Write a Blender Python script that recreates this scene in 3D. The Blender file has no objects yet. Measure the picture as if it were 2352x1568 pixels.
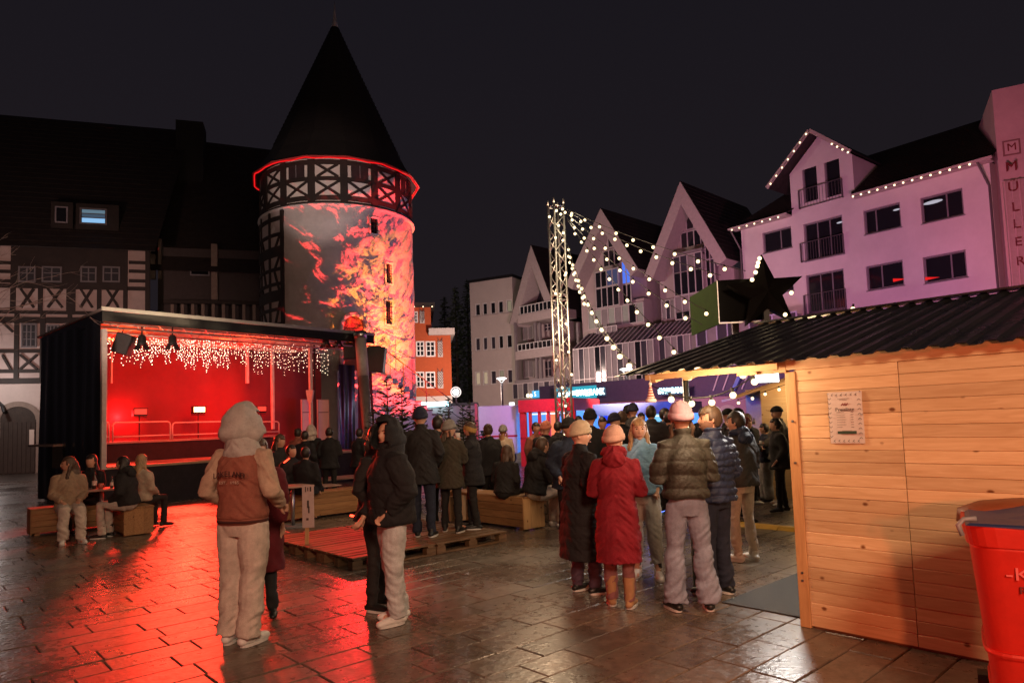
import bpy, bmesh, math, random
import numpy as np
from mathutils import Vector, Matrix, noise as mnoise
random.seed(7); np.random.seed(7)
PI = math.pi
R = math.radians
scene = bpy.context.scene
COL = scene.collection

# ------------------------------------------------------------------ camera
F = 1568.0                 # focal length in pixels of a 2352 px wide picture (24 mm on 36 mm)
PITCH, ROLL, CAMH = R(4.0), R(2.0), 1.68
PCX, PCY = 1176.0, 857.0
fw = Vector((0, math.cos(PITCH), math.sin(PITCH)))
r0 = Vector((1, 0, 0)); u0 = Vector((0, -math.sin(PITCH), math.cos(PITCH)))
cr = r0 * math.cos(ROLL) - u0 * math.sin(ROLL)
cu = r0 * math.sin(ROLL) + u0 * math.cos(ROLL)
CP = Vector((0, 0, CAMH))
cam_d = bpy.data.cameras.new('camera'); cam = bpy.data.objects.new('camera', cam_d); COL.objects.link(cam)
m = Matrix.Identity(4)
for i, c in enumerate((cr, cu, -fw)):
    for j in range(3): m[j][i] = c[j]
m.translation = CP
cam.matrix_world = m
cam_d.sensor_width = 36; cam_d.lens = 24.0
cam_d.shift_y = (PCY - 784.0) / 2352.0
cam_d.clip_start = 0.05; cam_d.clip_end = 600
scene.camera = cam

# ------------------------------------------------------------------ night sky
w = bpy.data.worlds.new('World'); scene.world = w; w.use_nodes = True
nt = w.node_tree; bg = nt.nodes['Background']
tc = nt.nodes.new('ShaderNodeTexCoord'); sp = nt.nodes.new('ShaderNodeSeparateXYZ'); rmp = nt.nodes.new('ShaderNodeValToRGB')
nt.links.new(tc.outputs['Generated'], sp.inputs[0]); nt.links.new(sp.outputs['Z'], rmp.inputs[0])
rmp.color_ramp.elements[0].position = 0.0; rmp.color_ramp.elements[0].color = (0.0145, 0.0108, 0.0132, 1)
rmp.color_ramp.elements[1].position = 0.75; rmp.color_ramp.elements[1].color = (0.0078, 0.0072, 0.0108, 1)
nt.links.new(rmp.outputs[0], bg.inputs[0]); bg.inputs[1].default_value = 1.0
scene.view_settings.view_transform = 'Standard'
scene.view_settings.look = 'None'
scene.view_settings.exposure = 0.0
scene.view_settings.gamma = 1.0
scene.view_settings.use_curve_mapping = False
scene.cycles.use_denoising = True
scene.cycles.max_bounces = 5
scene.cycles.diffuse_bounces = 2
scene.cycles.glossy_bounces = 3
scene.cycles.transmission_bounces = 3
scene.cycles.transparent_max_bounces = 6
scene.cycles.sample_clamp_indirect = 1.5
scene.cycles.sample_clamp_direct = 10.0
scene.cycles.blur_glossy = 1.0
scene.cycles.caustics_reflective = False
scene.cycles.caustics_refractive = False

def ray(u, v):
    return (fw + cr * ((u - PCX) / F) + cu * (-(v - PCY) / F))
def G(u, v, z=0.0):
    d = ray(u, v); t = (z - CAMH) / d.z
    return CP + d * t
def P(u, v, Y):
    d = ray(u, v); return CP + d * (Y / d.y)
def PX(p):
    d = Vector(p) - CP
    k = d.dot(fw)
    return (PCX + F * d.dot(cr) / k, PCY - F * d.dot(cu) / k)

# ------------------------------------------------------------------ seen lamps, and added ones where only their light shows
LIGHTS = []
def lamp(kind, name, loc, power, color, radius=0.1, target=None, spot=60, blend=0.5, size=None, label=None):
    d = bpy.data.lights.new(name, kind); d.energy = power; d.color = color
    if kind in ('POINT', 'SPOT'): d.shadow_soft_size = radius
    if kind == 'SPOT': d.spot_size = R(spot); d.spot_blend = blend
    if kind == 'AREA':
        d.shape = 'RECTANGLE'; d.size, d.size_y = size
    o = bpy.data.objects.new(name, d); COL.objects.link(o); o.location = loc
    if target is not None:
        dv = (Vector(target) - Vector(loc)).normalized()
        o.rotation_euler = dv.to_track_quat('-Z', 'Y').to_euler()
    return o
WARM = (1.0, 0.70, 0.40); WARM2 = (1.0, 0.60, 0.30); RED = (1.0, 0.03, 0.015); ORANGE = (1.0, 0.28, 0.08)
PINK = (1.0, 0.30, 0.62); VIOLET = (0.55, 0.38, 1.0); BLUE = (0.06, 0.14, 1.0); COOL = (0.75, 0.85, 1.0)
# unseen fill lights standing for the general light on the near square
lamp('AREA', 'plaza_fill', (2.0, -4.5, 5.5), 700, (1.0, .66, .42), target=(0.5, 8, 0.5), size=(1.6, 1.6))
lamp('POINT', 'square_fill', (-3.0, 12.0, 6.5), 130, (1.0, .66, .42), .5)
# festoon bulbs: soft light of the strings and mast
lamp('POINT', 'festoon_glow', (0.8, 13.4, 4.4), 380, (1.0, .70, .42), 1.0)
lamp('POINT', 'festoon_glow', (0.9, 8.6, 3.1), 90, (1.0, .70, .42), 0.6)
# light under the canopy of the near hut, and the far hut
lamp('POINT', 'canopy_light', (1.64, 5.60, 1.93), 44, (1.0, .66, .40), .10)
lamp('POINT', 'canopy_light', (1.75, 6.3, 1.95), 14, (1.0, .72, .40), .12)
lamp('AREA', 'hut_panel_light', (3.3, 8.4, 2.1), 50, (1, .94, .86), target=(1.2, 6.0, 0.8), size=(.6, .3))
lamp('POINT', 'far_hut_light', (5.7, 12.7, 2.0), 45, (1.0, .72, .38), .15)
lamp('POINT', 'far_hut_light', (6.6, 14.6, 1.8), 60, (1.0, .72, .38), .15)
# orange-red stall light from just behind the photographer, thrown on the hut wall
lamp('SPOT', 'red_wash', (1.0, -1.6, 1.9), 600, (1.0, .24, .10), .10, target=(3.9, 4.2, .8), spot=75, blend=.8)
lamp('AREA', 'red_fill', (-3.5, -2.5, 3.0), 130, (1.0, .05, .03), target=(2.5, 5.0, .5), size=(1.5, 1.5))
# stage
lamp('SPOT', 'stage_flood', (-9.3, 19.6, 2.6), 6500, (1.0, .035, .015), .35, target=(-5.3, 8.5, 0), spot=50, blend=.7)
lamp('SPOT', 'stage_flood', (-11.0, 19.2, 2.55), 2200, (1.0, .03, .015), .30, target=(-6.5, 9.0, 0), spot=60, blend=.7)
lamp('SPOT', 'stage_flood', (-4.75, 20.6, 3.3), 800, (1.0, .02, .02), .25, target=(-1.55, 6.0, 0), spot=13, blend=.5)
lamp('POINT', 'stage_ceiling_light', (-10.3, 18.2, 3.75), 60, (1, .10, .02), 0.25)
lamp('POINT', 'stage_ceiling_light', (-8.0, 20.6, 3.85), 60, (1, .08, .02), 0.25)
lamp('POINT', 'stage_backdrop_light', (-11.6, 20.1, 2.2), 260, (1, .012, .012), 0.15)
lamp('POINT', 'stage_backdrop_light', (-8.6, 21.6, 2.6), 200, (1, .012, .012), 0.15)
lamp('SPOT', 'stage_front_wash', (-7.7, 18.85, 3.9), 900, (1.0, .03, .015), .2, target=(-10.5, 21.1, 1.5), spot=110, blend=.6)
# tower: uplights at the foot, added spots with the light patches patterned into their beam, blue light from the square
lamp('SPOT', 'tower_uplight', (-4.5, 28.7, 3.0), 1500, (1.0, .22, .03), .15, target=(-5.7, 29.6, 7.0), spot=90, blend=.9)
def projector(loc, tgt, power, col, spot, scale, lo, hi, seed):
    pj = lamp('SPOT', 'tower_pattern_spot', loc, power, col, .01, target=tgt, spot=spot, blend=.3); pj.data.use_nodes = True
    _n = pj.data.node_tree; _e = _n.nodes['Emission']; _c = _n.nodes.new('ShaderNodeTexCoord'); _m = _n.nodes.new('ShaderNodeMapping'); _m.inputs['Location'].default_value = (seed, seed * .7, 0); _m.inputs['Scale'].default_value = (1, 1.6, 1)
    _t = _n.nodes.new('ShaderNodeTexNoise'); _t.inputs['Scale'].default_value = scale; _t.inputs['Detail'].default_value = 12; _t.inputs['Roughness'].default_value = .74; _t.inputs['Distortion'].default_value = .6
    _r = _n.nodes.new('ShaderNodeValToRGB'); _r.color_ramp.elements[0].position = lo; _r.color_ramp.elements[0].color = (0, 0, 0, 1); _r.color_ramp.elements[1].position = hi; _r.color_ramp.elements[1].color = (1, 1, 1, 1)
    _n.links.new(_c.outputs['Normal'], _m.inputs[0]); _n.links.new(_m.outputs[0], _t.inputs[0]); _s = _n.nodes.new('ShaderNodeSeparateXYZ'); _a = _n.nodes.new('ShaderNodeMath'); _a.operation = 'MULTIPLY_ADD'; _a.inputs[1].default_value = .30; _n.links.new(_c.outputs['Normal'], _s.inputs[0]); _n.links.new(_s.outputs['X'], _a.inputs[0]); _n.links.new(_t.outputs[0], _a.inputs[2]); _n.links.new(_a.outputs[0], _r.inputs[0]); _n.links.new(_r.outputs[0], _e.inputs['Strength'])
projector((-1.5, 22.0, 0.8), (-5.6, 29.4, 6.2), 38000, (1.0, .045, .04), 46, 17.0, .485, .53, 3.0)
projector((-3.0, 23.5, 1.0), (-5.4, 29.4, 6.0), 17000, (1.0, .26, .03), 34, 18.0, .47, .53, 8.0)
lamp('SPOT', 'tower_blue_light', (9.0, 26.0, 3.5), 1300, (.30, .42, 1.0), .3, target=(-6.5, 31.0, 9.0), spot=34, blend=.8)
lamp('SPOT', 'tower_white_light', (-8.5, 12.0, 3.0), 750, (1.0, .66, .52), .3, target=(-8.8, 31.0, 8.5), spot=42, blend=.8)
lamp('POINT', 'stair_light', (-2.6, 25.3, 2.4), 45, (.7, .75, 1.0), .2)
# pink and violet light on the right-hand houses
lamp('SPOT', 'pink_flood', (12.0, 20.0, 3.0), 5600, (1.0, .29, .50), .4, target=(21.0, 34.0, 9.5), spot=85, blend=.8)
lamp('SPOT', 'violet_flood', (9.0, 22.0, 1.5), 1500, (.60, .28, 1.0), .4, target=(17.0, 36.5, 4.0), spot=80, blend=.9)
lamp('SPOT', 'mauve_flood', (4.0, 24.0, 3.0), 7000, (1.0, .48, .58), .4, target=(7.0, 48.0, 9.0), spot=95, blend=.9)
lamp('SPOT', 'red_flood_store', (16.0, 22.0, 4.0), 900, (1.0, .16, .18), .4, target=(24.0, 31.0, 12.0), spot=50, blend=.8)
lamp('POINT', 'office_lamp', (-3.0, 46.0, 5.0), 2800, (1.0, .74, .62), .4)
lamp('POINT', 'orange_house_lamp', (-5.0, 46.0, 4.5), 45, (1.0, .75, .5), .3)
lamp('SPOT', 'hall_lamp', (-14.0, 14.0, 4.0), 4200, (1.0, .55, .46), .4, target=(-24.0, 34.0, 6.0), spot=60, blend=.8)
lamp('POINT', 'hall_gate_lamp', (-23.5, 30.2, 4.3), 170, (1.0, .9, .85), .15)
# coloured light in and before the glass pavilions and on the trailer
lamp('SPOT', 'violet_spot', (1.5, 22.0, 3.5), 700, (.50, .34, 1.0), .3, target=(-1.0, 26.5, 1.2), spot=75, blend=.8)
lamp('POINT', 'pavilion_blue', (5.0, 23.4, 2.2), 160, (.08, .15, 1.0), .3)
lamp('POINT', 'pavilion_red', (1.2, 23.0, 2.4), 90, (1.0, .05, .12), .3)

lamp('POINT', 'mast_bulbs_light', (1.35, 14.5, 6.0), 26, (1.0, .78, .50), .08)
lamp('POINT', 'mast_bulbs_light', (1.35, 14.5, 3.6), 16, (1.0, .78, .50), .08)
lamp('SPOT', 'tower_ring_fill', (-6.5, 13.0, 3.0), 5200, (1.0, .74, .66), .2, target=(-8.0, 29.0, 12.3), spot=17, blend=.6)  # added spot that brightens the timber storey, no lamp seen there


# ------------------------------------------------------------------ materials
MATS = {}
def M(name, col, rough=0.6, metal=0.0, var=0.12, scale=6.0, bump=0.0, bscale=60.0, emit=None, es=1.0, stretch=None, coat=0.0, spec=0.5, rvar=0.0, grime=0.0):
    if name in MATS: return MATS[name]
    mt = bpy.data.materials.new(name); mt.use_nodes = True; MATS[name] = mt
    nt = mt.node_tree; b = nt.nodes['Principled BSDF']
    b.inputs['Roughness'].default_value = rough; b.inputs['Metallic'].default_value = metal
    b.inputs['Specular IOR Level'].default_value = spec
    if coat: b.inputs['Coat Weight'].default_value = coat; b.inputs['Coat Roughness'].default_value = 0.15
    mt.diffuse_color = (*col, 1)
    tc = nt.nodes.new('ShaderNodeTexCoord'); mp = nt.nodes.new('ShaderNodeMapping')
    oi = nt.nodes.new('ShaderNodeObjectInfo')
    ad = nt.nodes.new('ShaderNodeVectorMath'); ad.operation = 'ADD'
    ml = nt.nodes.new('ShaderNodeMath'); ml.operation = 'MULTIPLY'; ml.inputs[1].default_value = 37.0
    nt.links.new(oi.outputs['Random'], ml.inputs[0])
    nt.links.new(tc.outputs['Object'], ad.inputs[0]); nt.links.new(ml.outputs[0], ad.inputs[1])
    nt.links.new(ad.outputs[0], mp.inputs[0])
    if stretch: mp.inputs['Scale'].default_value = stretch
    if var > 0 or rvar > 0:
        n = nt.nodes.new('ShaderNodeTexNoise'); n.inputs['Scale'].default_value = scale; n.inputs['Detail'].default_value = 12
        n.inputs['Roughness'].default_value = 0.78; var = min(.6, var * 1.7)
        nt.links.new(mp.outputs[0], n.inputs[0])
        cr_ = nt.nodes.new('ShaderNodeValToRGB')
        cr_.color_ramp.elements[0].position = 0.3; cr_.color_ramp.elements[1].position = 0.72
        lo = [max(0, c * (1 - var)) for c in col]; hi = [min(1, c * (1 + var)) for c in col]
        cr_.color_ramp.elements[0].color = (*lo, 1); cr_.color_ramp.elements[1].color = (*hi, 1)
        nt.links.new(n.outputs[0], cr_.inputs[0]); nt.links.new(cr_.outputs[0], b.inputs['Base Color'])
        if rvar > 0:
            mr = nt.nodes.new('ShaderNodeMapRange'); mr.inputs[1].default_value = 0.3; mr.inputs[2].default_value = 0.7
            mr.inputs[3].default_value = rough - rvar; mr.inputs[4].default_value = rough + rvar
            nt.links.new(n.outputs[0], mr.inputs[0]); nt.links.new(mr.outputs[0], b.inputs['Roughness'])
    else:
        b.inputs['Base Color'].default_value = (*col, 1)
    if bump > 0:
        n2 = nt.nodes.new('ShaderNodeTexNoise'); n2.inputs['Scale'].default_value = bscale; n2.inputs['Detail'].default_value = 4
        nt.links.new(mp.outputs[0], n2.inputs[0])
        bp = nt.nodes.new('ShaderNodeBump'); bp.inputs['Strength'].default_value = min(1, bump); bp.inputs['Distance'].default_value = 0.02
        nt.links.new(n2.outputs[0], bp.inputs['Height']); nt.links.new(bp.outputs[0], b.inputs['Normal'])
    if emit:
        b.inputs['Emission Color'].default_value = (*emit, 1); b.inputs['Emission Strength'].default_value = es
    return mt
def EM(name, col, s, sample=True):
    if name in MATS: return MATS[name]
    mt = bpy.data.materials.new(name); mt.use_nodes = True; MATS[name] = mt
    nt = mt.node_tree; nt.nodes.remove(nt.nodes['Principled BSDF'])
    e = nt.nodes.new('ShaderNodeEmission'); e.inputs[0].default_value = (*col, 1); e.inputs[1].default_value = s
    nt.links.new(e.outputs[0], nt.nodes['Material Output'].inputs[0])
    if not sample: mt.cycles.emission_sampling = 'NONE'
    return mt
def wood_mat(name, col, dark=0.55, knots=True, stretch=(1.2, 14, 14), rough=0.55, axis=0):
    if name in MATS: return MATS[name]
    mt = bpy.data.materials.new(name); mt.use_nodes = True; MATS[name] = mt
    nt = mt.node_tree; b = nt.nodes['Principled BSDF']; L = nt.links
    b.inputs['Roughness'].default_value = rough; b.inputs['Specular IOR Level'].default_value = 0.35
    tc = nt.nodes.new('ShaderNodeTexCoord'); oi = nt.nodes.new('ShaderNodeObjectInfo')
    ml = nt.nodes.new('ShaderNodeMath'); ml.operation = 'MULTIPLY'; ml.inputs[1].default_value = 91.0
    L.new(oi.outputs['Random'], ml.inputs[0])
    ad = nt.nodes.new('ShaderNodeVectorMath'); ad.operation = 'ADD'
    L.new(tc.outputs['Object'], ad.inputs[0]); L.new(ml.outputs[0], ad.inputs[1])
    mp = nt.nodes.new('ShaderNodeMapping'); mp.inputs['Scale'].default_value = stretch; L.new(ad.outputs[0], mp.inputs[0])
    n = nt.nodes.new('ShaderNodeTexNoise'); n.inputs['Scale'].default_value = 3.0; n.inputs['Detail'].default_value = 7; n.inputs['Distortion'].default_value = 0.8
    L.new(mp.outputs[0], n.inputs[0])
    rp = nt.nodes.new('ShaderNodeValToRGB')
    rp.color_ramp.elements[0].position = 0.28; rp.color_ramp.elements[1].position = 0.75
    rp.color_ramp.elements[0].color = (col[0] * dark, col[1] * dark * 0.9, col[2] * dark * 0.8, 1)
    rp.color_ramp.elements[1].color = (*col, 1)
    L.new(n.outputs[0], rp.inputs[0])
    out = rp.outputs[0]
    mx2 = nt.nodes.new('ShaderNodeMixRGB'); mx2.blend_type = 'MULTIPLY'; mx2.inputs[0].default_value = 1
    rr = nt.nodes.new('ShaderNodeMapRange'); rr.inputs[3].default_value = 0.78; rr.inputs[4].default_value = 1.12
    L.new(oi.outputs['Random'], rr.inputs[0]); L.new(out, mx2.inputs[1]); L.new(rr.outputs[0], mx2.inputs[2]); out = mx2.outputs[0]
    if knots:
        mp2 = nt.nodes.new('ShaderNodeMapping'); mp2.inputs['Scale'].default_value = (5.5, 5.5, 7.5) if axis == 0 else (7.5, 7.5, 5.5)
        L.new(ad.outputs[0], mp2.inputs[0])
        vo = nt.nodes.new('ShaderNodeTexVoronoi'); vo.inputs['Scale'].default_value = 1.0; L.new(mp2.outputs[0], vo.inputs[0])
        dn = nt.nodes.new('ShaderNodeMath'); dn.operation = 'MULTIPLY_ADD'; dn.inputs[1].default_value = .10; L.new(n.outputs[0], dn.inputs[0]); L.new(vo.outputs['Distance'], dn.inputs[2])
        kr0 = nt.nodes.new('ShaderNodeValToRGB'); kr0.color_ramp.elements[0].position = 0.115; kr0.color_ramp.elements[1].position = 0.19
        kr0.color_ramp.elements[0].color = (0.30, 0.17, 0.10, 1); kr0.color_ramp.elements[1].color = (1, 1, 1, 1)
        L.new(dn.outputs[0], kr0.inputs[0])
        sx = nt.nodes.new('ShaderNodeSeparateColor'); L.new(vo.outputs['Color'], sx.inputs[0])
        gt = nt.nodes.new('ShaderNodeMath'); gt.operation = 'GREATER_THAN'; gt.inputs[1].default_value = 0.42; L.new(sx.outputs[0], gt.inputs[0])
        kr = nt.nodes.new('ShaderNodeMixRGB'); kr.blend_type = 'LIGHTEN'; L.new(gt.outputs[0], kr.inputs[0]); L.new(kr0.outputs[0], kr.inputs[1]); kr.inputs[2].default_value = (1, 1, 1, 1)
        mx = nt.nodes.new('ShaderNodeMixRGB'); mx.blend_type = 'MULTIPLY'; mx.inputs[0].default_value = 1
        L.new(out, mx.inputs[1]); L.new(kr.outputs[0], mx.inputs[2]); out = mx.outputs[0]
    L.new(out, b.inputs['Base Color'])
    bp = nt.nodes.new('ShaderNodeBump'); bp.inputs['Strength'].default_value = 0.25; bp.inputs['Distance'].default_value = 0.004
    L.new(n.outputs[0], bp.inputs['Height']); L.new(bp.outputs[0], b.inputs['Normal'])
    return mt

# ------------------------------------------------------------------ mesh building
class MB:
    def __init__(s): s.v = []; s.f = []; s.mi = []; s.cm = 0
    def add(s, vs, fs):
        o = len(s.v); s.v.extend([tuple(p) for p in vs]); s.f.extend([tuple(i + o for i in f) for f in fs]); s.mi.extend([s.cm] * len(fs)); return s
    def box(s, x0, x1, y0, y1, z0, z1, ch=0.0):
        if ch <= 0:
            vs = [(x, y, z) for z in (z0, z1) for y in (y0, y1) for x in (x0, x1)]
            return s.add(vs, [(0, 2, 3, 1), (4, 5, 7, 6), (0, 1, 5, 4), (2, 6, 7, 3), (0, 4, 6, 2), (1, 3, 7, 5)])
        bm = bmesh.new(); bmesh.ops.create_cube(bm, size=1)
        for v in bm.verts: v.co = Vector(((x0 + x1) / 2 + v.co.x * (x1 - x0), (y0 + y1) / 2 + v.co.y * (y1 - y0), (z0 + z1) / 2 + v.co.z * (z1 - z0)))
        bmesh.ops.bevel(bm, geom=bm.edges[:], offset=ch, segments=1, affect='EDGES')
        bm.verts.index_update()
        s.add([v.co for v in bm.verts], [[v.index for v in f.verts] for f in bm.faces]); bm.free(); return s
    def bar(s, a, b, wx, wy=None, up=(0, 0, 1)):
        wy = wy or wx; a = Vector(a); b = Vector(b); d = (b - a).normalized(); up = Vector(up)
        if abs(d.dot(up)) > 0.98: up = Vector((0, 1, 0)) if abs(d.y) < 0.9 else Vector((1, 0, 0))
        x = d.cross(up).normalized() * (wx / 2); y = x.cross(d).normalized() * (wy / 2)
        vs = [a - x - y, a + x - y, a + x + y, a - x + y, b - x - y, b + x - y, b + x + y, b - x + y]
        return s.add(vs, [(0, 3, 2, 1), (4, 5, 6, 7), (0, 1, 5, 4), (1, 2, 6, 5), (2, 3, 7, 6), (3, 0, 4, 7)])
    def prism(s, poly, y0, y1):      # polygon in x,z extruded along y
        n = len(poly); vs = [(p[0], y0, p[1]) for p in poly] + [(p[0], y1, p[1]) for p in poly]
        fs = [tuple(range(n)), tuple(range(2 * n - 1, n - 1, -1))] + [(i, i + n, (i + 1) % n + n, (i + 1) % n) for i in range(n)]
        return s.add(vs, fs)
    def tube(s, pts, rad, n=8, cap=True, ball=False, flat=1.0):
        pts = [Vector(p) for p in pts]; k = len(pts)
        if not hasattr(rad, '__len__'): rad = [rad] * k
        rad = list(rad)
        if ball:
            d0 = (pts[0] - pts[1]).normalized(); d1 = (pts[-1] - pts[-2]).normalized()
            r_a, r_b = rad[0], rad[-1]
            pre = [(pts[0] + d0 * r_a * q, r_a * math.sqrt(max(0.02, 1 - q * q))) for q in (0.92, 0.6)]
            post = [(pts[-1] + d1 * r_b * q, r_b * math.sqrt(max(0.02, 1 - q * q))) for q in (0.6, 0.92)]
            pts = [p for p, _ in pre] + pts + [p for p, _ in post]; rad = [q for _, q in pre] + rad + [q for _, q in post]; k = len(pts)
        vs = []; up = None
        for i, p in enumerate(pts):
            t = (pts[min(i + 1, k - 1)] - pts[max(i - 1, 0)]).normalized()
            if up is None:
                up = Vector((0, 0, 1)) if abs(t.z) < 0.9 else Vector((0, 1, 0))
            x = t.cross(up).normalized(); y = x.cross(t).normalized(); up = y
            for j in range(n):
                a = 2 * PI * j / n
                vs.append(p + x * math.cos(a) * rad[i] + y * math.sin(a) * rad[i] * flat)
        fs = [(i * n + j, i * n + (j + 1) % n, (i + 1) * n + (j + 1) % n, (i + 1) * n + j) for i in range(k - 1) for j in range(n)]
        if cap: fs += [tuple(range(n - 1, -1, -1)), tuple((k - 1) * n + j for j in range(n))]
        return s.add(vs, fs)
    def loft(s, rings, n=16, pw=2.0, cap=True):     # rings (cx,cy,cz,rx,ry)
        vs = []
        for (cx, cy, cz, rx, ry) in rings:
            for j in range(n):
                a = 2 * PI * j / n; c, q = math.cos(a), math.sin(a)
                e = 2.0 / pw
                vs.append((cx + rx * math.copysign(abs(c) ** e, c), cy + ry * math.copysign(abs(q) ** e, q), cz))
        k = len(rings)
        fs = [(i * n + j, i * n + (j + 1) % n, (i + 1) * n + (j + 1) % n, (i + 1) * n + j) for i in range(k - 1) for j in range(n)]
        if cap: fs += [tuple(range(n - 1, -1, -1)), tuple((k - 1) * n + j for j in range(n))]
        return s.add(vs, fs)
    def ball(s, c, r, n=12, k=8):
        if not hasattr(r, '__len__'): r = (r, r, r)
        rings = []
        for i in range(1, k):
            t = PI * i / k; rings.append((c[0], c[1], c[2] - r[2] * math.cos(t), r[0] * math.sin(t), r[1] * math.sin(t)))
        o = len(s.v); s.loft(rings, n, cap=False)
        s.v.append((c[0], c[1], c[2] - r[2])); s.v.append((c[0], c[1], c[2] + r[2])); a = len(s.v) - 2
        m_ = len(rings)
        for j in range(n):
            s.f.append((a, o + (j + 1) % n, o + j)); s.f.append((a + 1, o + (m_ - 1) * n + j, o + (m_ - 1) * n + (j + 1) % n)); s.mi += [s.cm] * 2
        return s
    def mesh(s, name, mats=None, smooth=False):
        me = bpy.data.meshes.new(name); me.from_pydata(s.v, [], s.f)
        if mats:
            for q in (mats if isinstance(mats, (list, tuple)) else [mats]): me.materials.append(q)
            if len(me.materials) > 1: me.polygons.foreach_set('material_index', s.mi)
        if smooth: me.polygons.foreach_set('use_smooth', [True] * len(me.polygons))
        me.update(); return me
    def build(s, name, mats, parent=None, smooth=False, loc=None, rot=None):
        return put(name, s.mesh(name, mats, smooth), parent, loc, rot)
def put(name, me, parent=None, loc=None, rot=None):
    o = bpy.data.objects.new(name, me); COL.objects.link(o)
    if parent is not None: o.parent = parent
    if loc is not None: o.location = loc
    if rot is not None: o.rotation_euler = rot
    return o
def tag(o, label=None, cat=None, group=None, kind=None):
    if label: o['label'] = label
    if cat: o['category'] = cat
    if group: o['group'] = group
    if kind: o['kind'] = kind
    return o
def empty(name, loc, rz=0.0, label=None, cat=None, group=None):
    o = bpy.data.objects.new(name, None); COL.objects.link(o); o.location = loc; o.rotation_euler = (0, 0, rz)
    o.empty_display_size = 0.2
    return tag(o, label, cat, group)
def text(name, body, size, mat, parent=None, loc=(0, 0, 0), rot=(PI / 2, 0, 0), ext=0.01, align='CENTER', sx=1.0):
    c = bpy.data.curves.new(name, 'FONT'); c.body = body; c.size = size; c.extrude = ext; c.align_x = align; c.align_y = 'CENTER'
    c.resolution_u = 3
    t_ = bpy.data.objects.new('tmp', c); TMP.collection.objects.link(t_)
    dg = tmp_dg(); me = bpy.data.meshes.new_from_object(t_.evaluated_get(dg)); me.name = name
    if not me.materials: me.materials.append(mat)
    bpy.data.objects.remove(t_); bpy.data.curves.remove(c)
    o = put(name, me, parent, loc, rot); o.scale = (sx, 1, 1); o['kind'] = 'stuff' if False else 'thing'
    del o['kind']
    return o
TMP = bpy.data.scenes.new('tmp'); TMPVL = TMP.view_layers[0]
def tmp_dg():
    with bpy.context.temp_override(scene=TMP, view_layer=TMPVL):
        return bpy.context.evaluated_depsgraph_get()
class Frame:
    def __init__(s, O, ang):
        s.O = Vector((O[0], O[1], 0)); s.a = R(ang); s.e = Vector((math.cos(s.a), math.sin(s.a), 0)); s.n = Vector((-math.sin(s.a), math.cos(s.a), 0))
    def hit(s, u, v, d=0.0):
        r_ = ray(u, v); t = ((s.O - CP).dot(s.n) + d) / r_.dot(s.n); p = CP + r_ * t
        return (p - s.O).dot(s.e), p.z
    def w(s, x, y, z): return s.O + s.e * x + s.n * y + Vector((0, 0, z))
    def root(s, name, label, cat, group=None): return empty(name, s.O, s.a, label, cat, group)
    def rect(s, uL, uR, vT, vB, d=0.0):
        um, vm = (uL + uR) / 2, (vT + vB) / 2
        x0 = s.hit(uL, vm, d)[0]; x1 = s.hit(uR, vm, d)[0]; z1 = s.hit(um, vT, d)[1]; z0 = s.hit(um, vB, d)[1]
        return x0, x1, z0, z1
def copy_tree(o, parent=None):
    c = o.copy(); COL.objects.link(c); c.parent = parent
    for ch in list(o.children): copy_tree(ch, c)
    return c
def wall_with_holes(mb, x0, x1, z0, z1, holes, y0, y1):
    xs = sorted(set([x0, x1] + [h[0] for h in holes] + [h[1] for h in holes])); zs = sorted(set([z0, z1] + [h[2] for h in holes] + [h[3] for h in holes]))
    xs = [x for x in xs if x0 <= x <= x1]; zs = [z for z in zs if z0 <= z <= z1]
    def solid(i, j):
        if i < 0 or j < 0 or i >= len(xs) - 1 or j >= len(zs) - 1: return False
        cx, cz = (xs[i] + xs[i + 1]) / 2, (zs[j] + zs[j + 1]) / 2
        return not any(h[0] < cx < h[1] and h[2] < cz < h[3] for h in holes)
    for i in range(len(xs) - 1):
        for j in range(len(zs) - 1):
            if not solid(i, j): continue
            a, b, c, d = xs[i], xs[i + 1], zs[j], zs[j + 1]
            mb.add([(a, y0, c), (b, y0, c), (b, y0, d), (a, y0, d)], [(0, 1, 2, 3)])
            mb.add([(a, y1, c), (a, y1, d), (b, y1, d), (b, y1, c)], [(0, 1, 2, 3)])
            if not solid(i - 1, j): mb.add([(a, y0, c), (a, y0, d), (a, y1, d), (a, y1, c)], [(0, 1, 2, 3)])
            if not solid(i + 1, j): mb.add([(b, y0, c), (b, y1, c), (b, y1, d), (b, y0, d)], [(0, 1, 2, 3)])
            if not solid(i, j - 1): mb.add([(a, y0, c), (a, y1, c), (b, y1, c), (b, y0, c)], [(0, 1, 2, 3)])
            if not solid(i, j + 1): mb.add([(a, y0, d), (b, y0, d), (b, y1, d), (a, y1, d)], [(0, 1, 2, 3)])
    return mb
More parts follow.
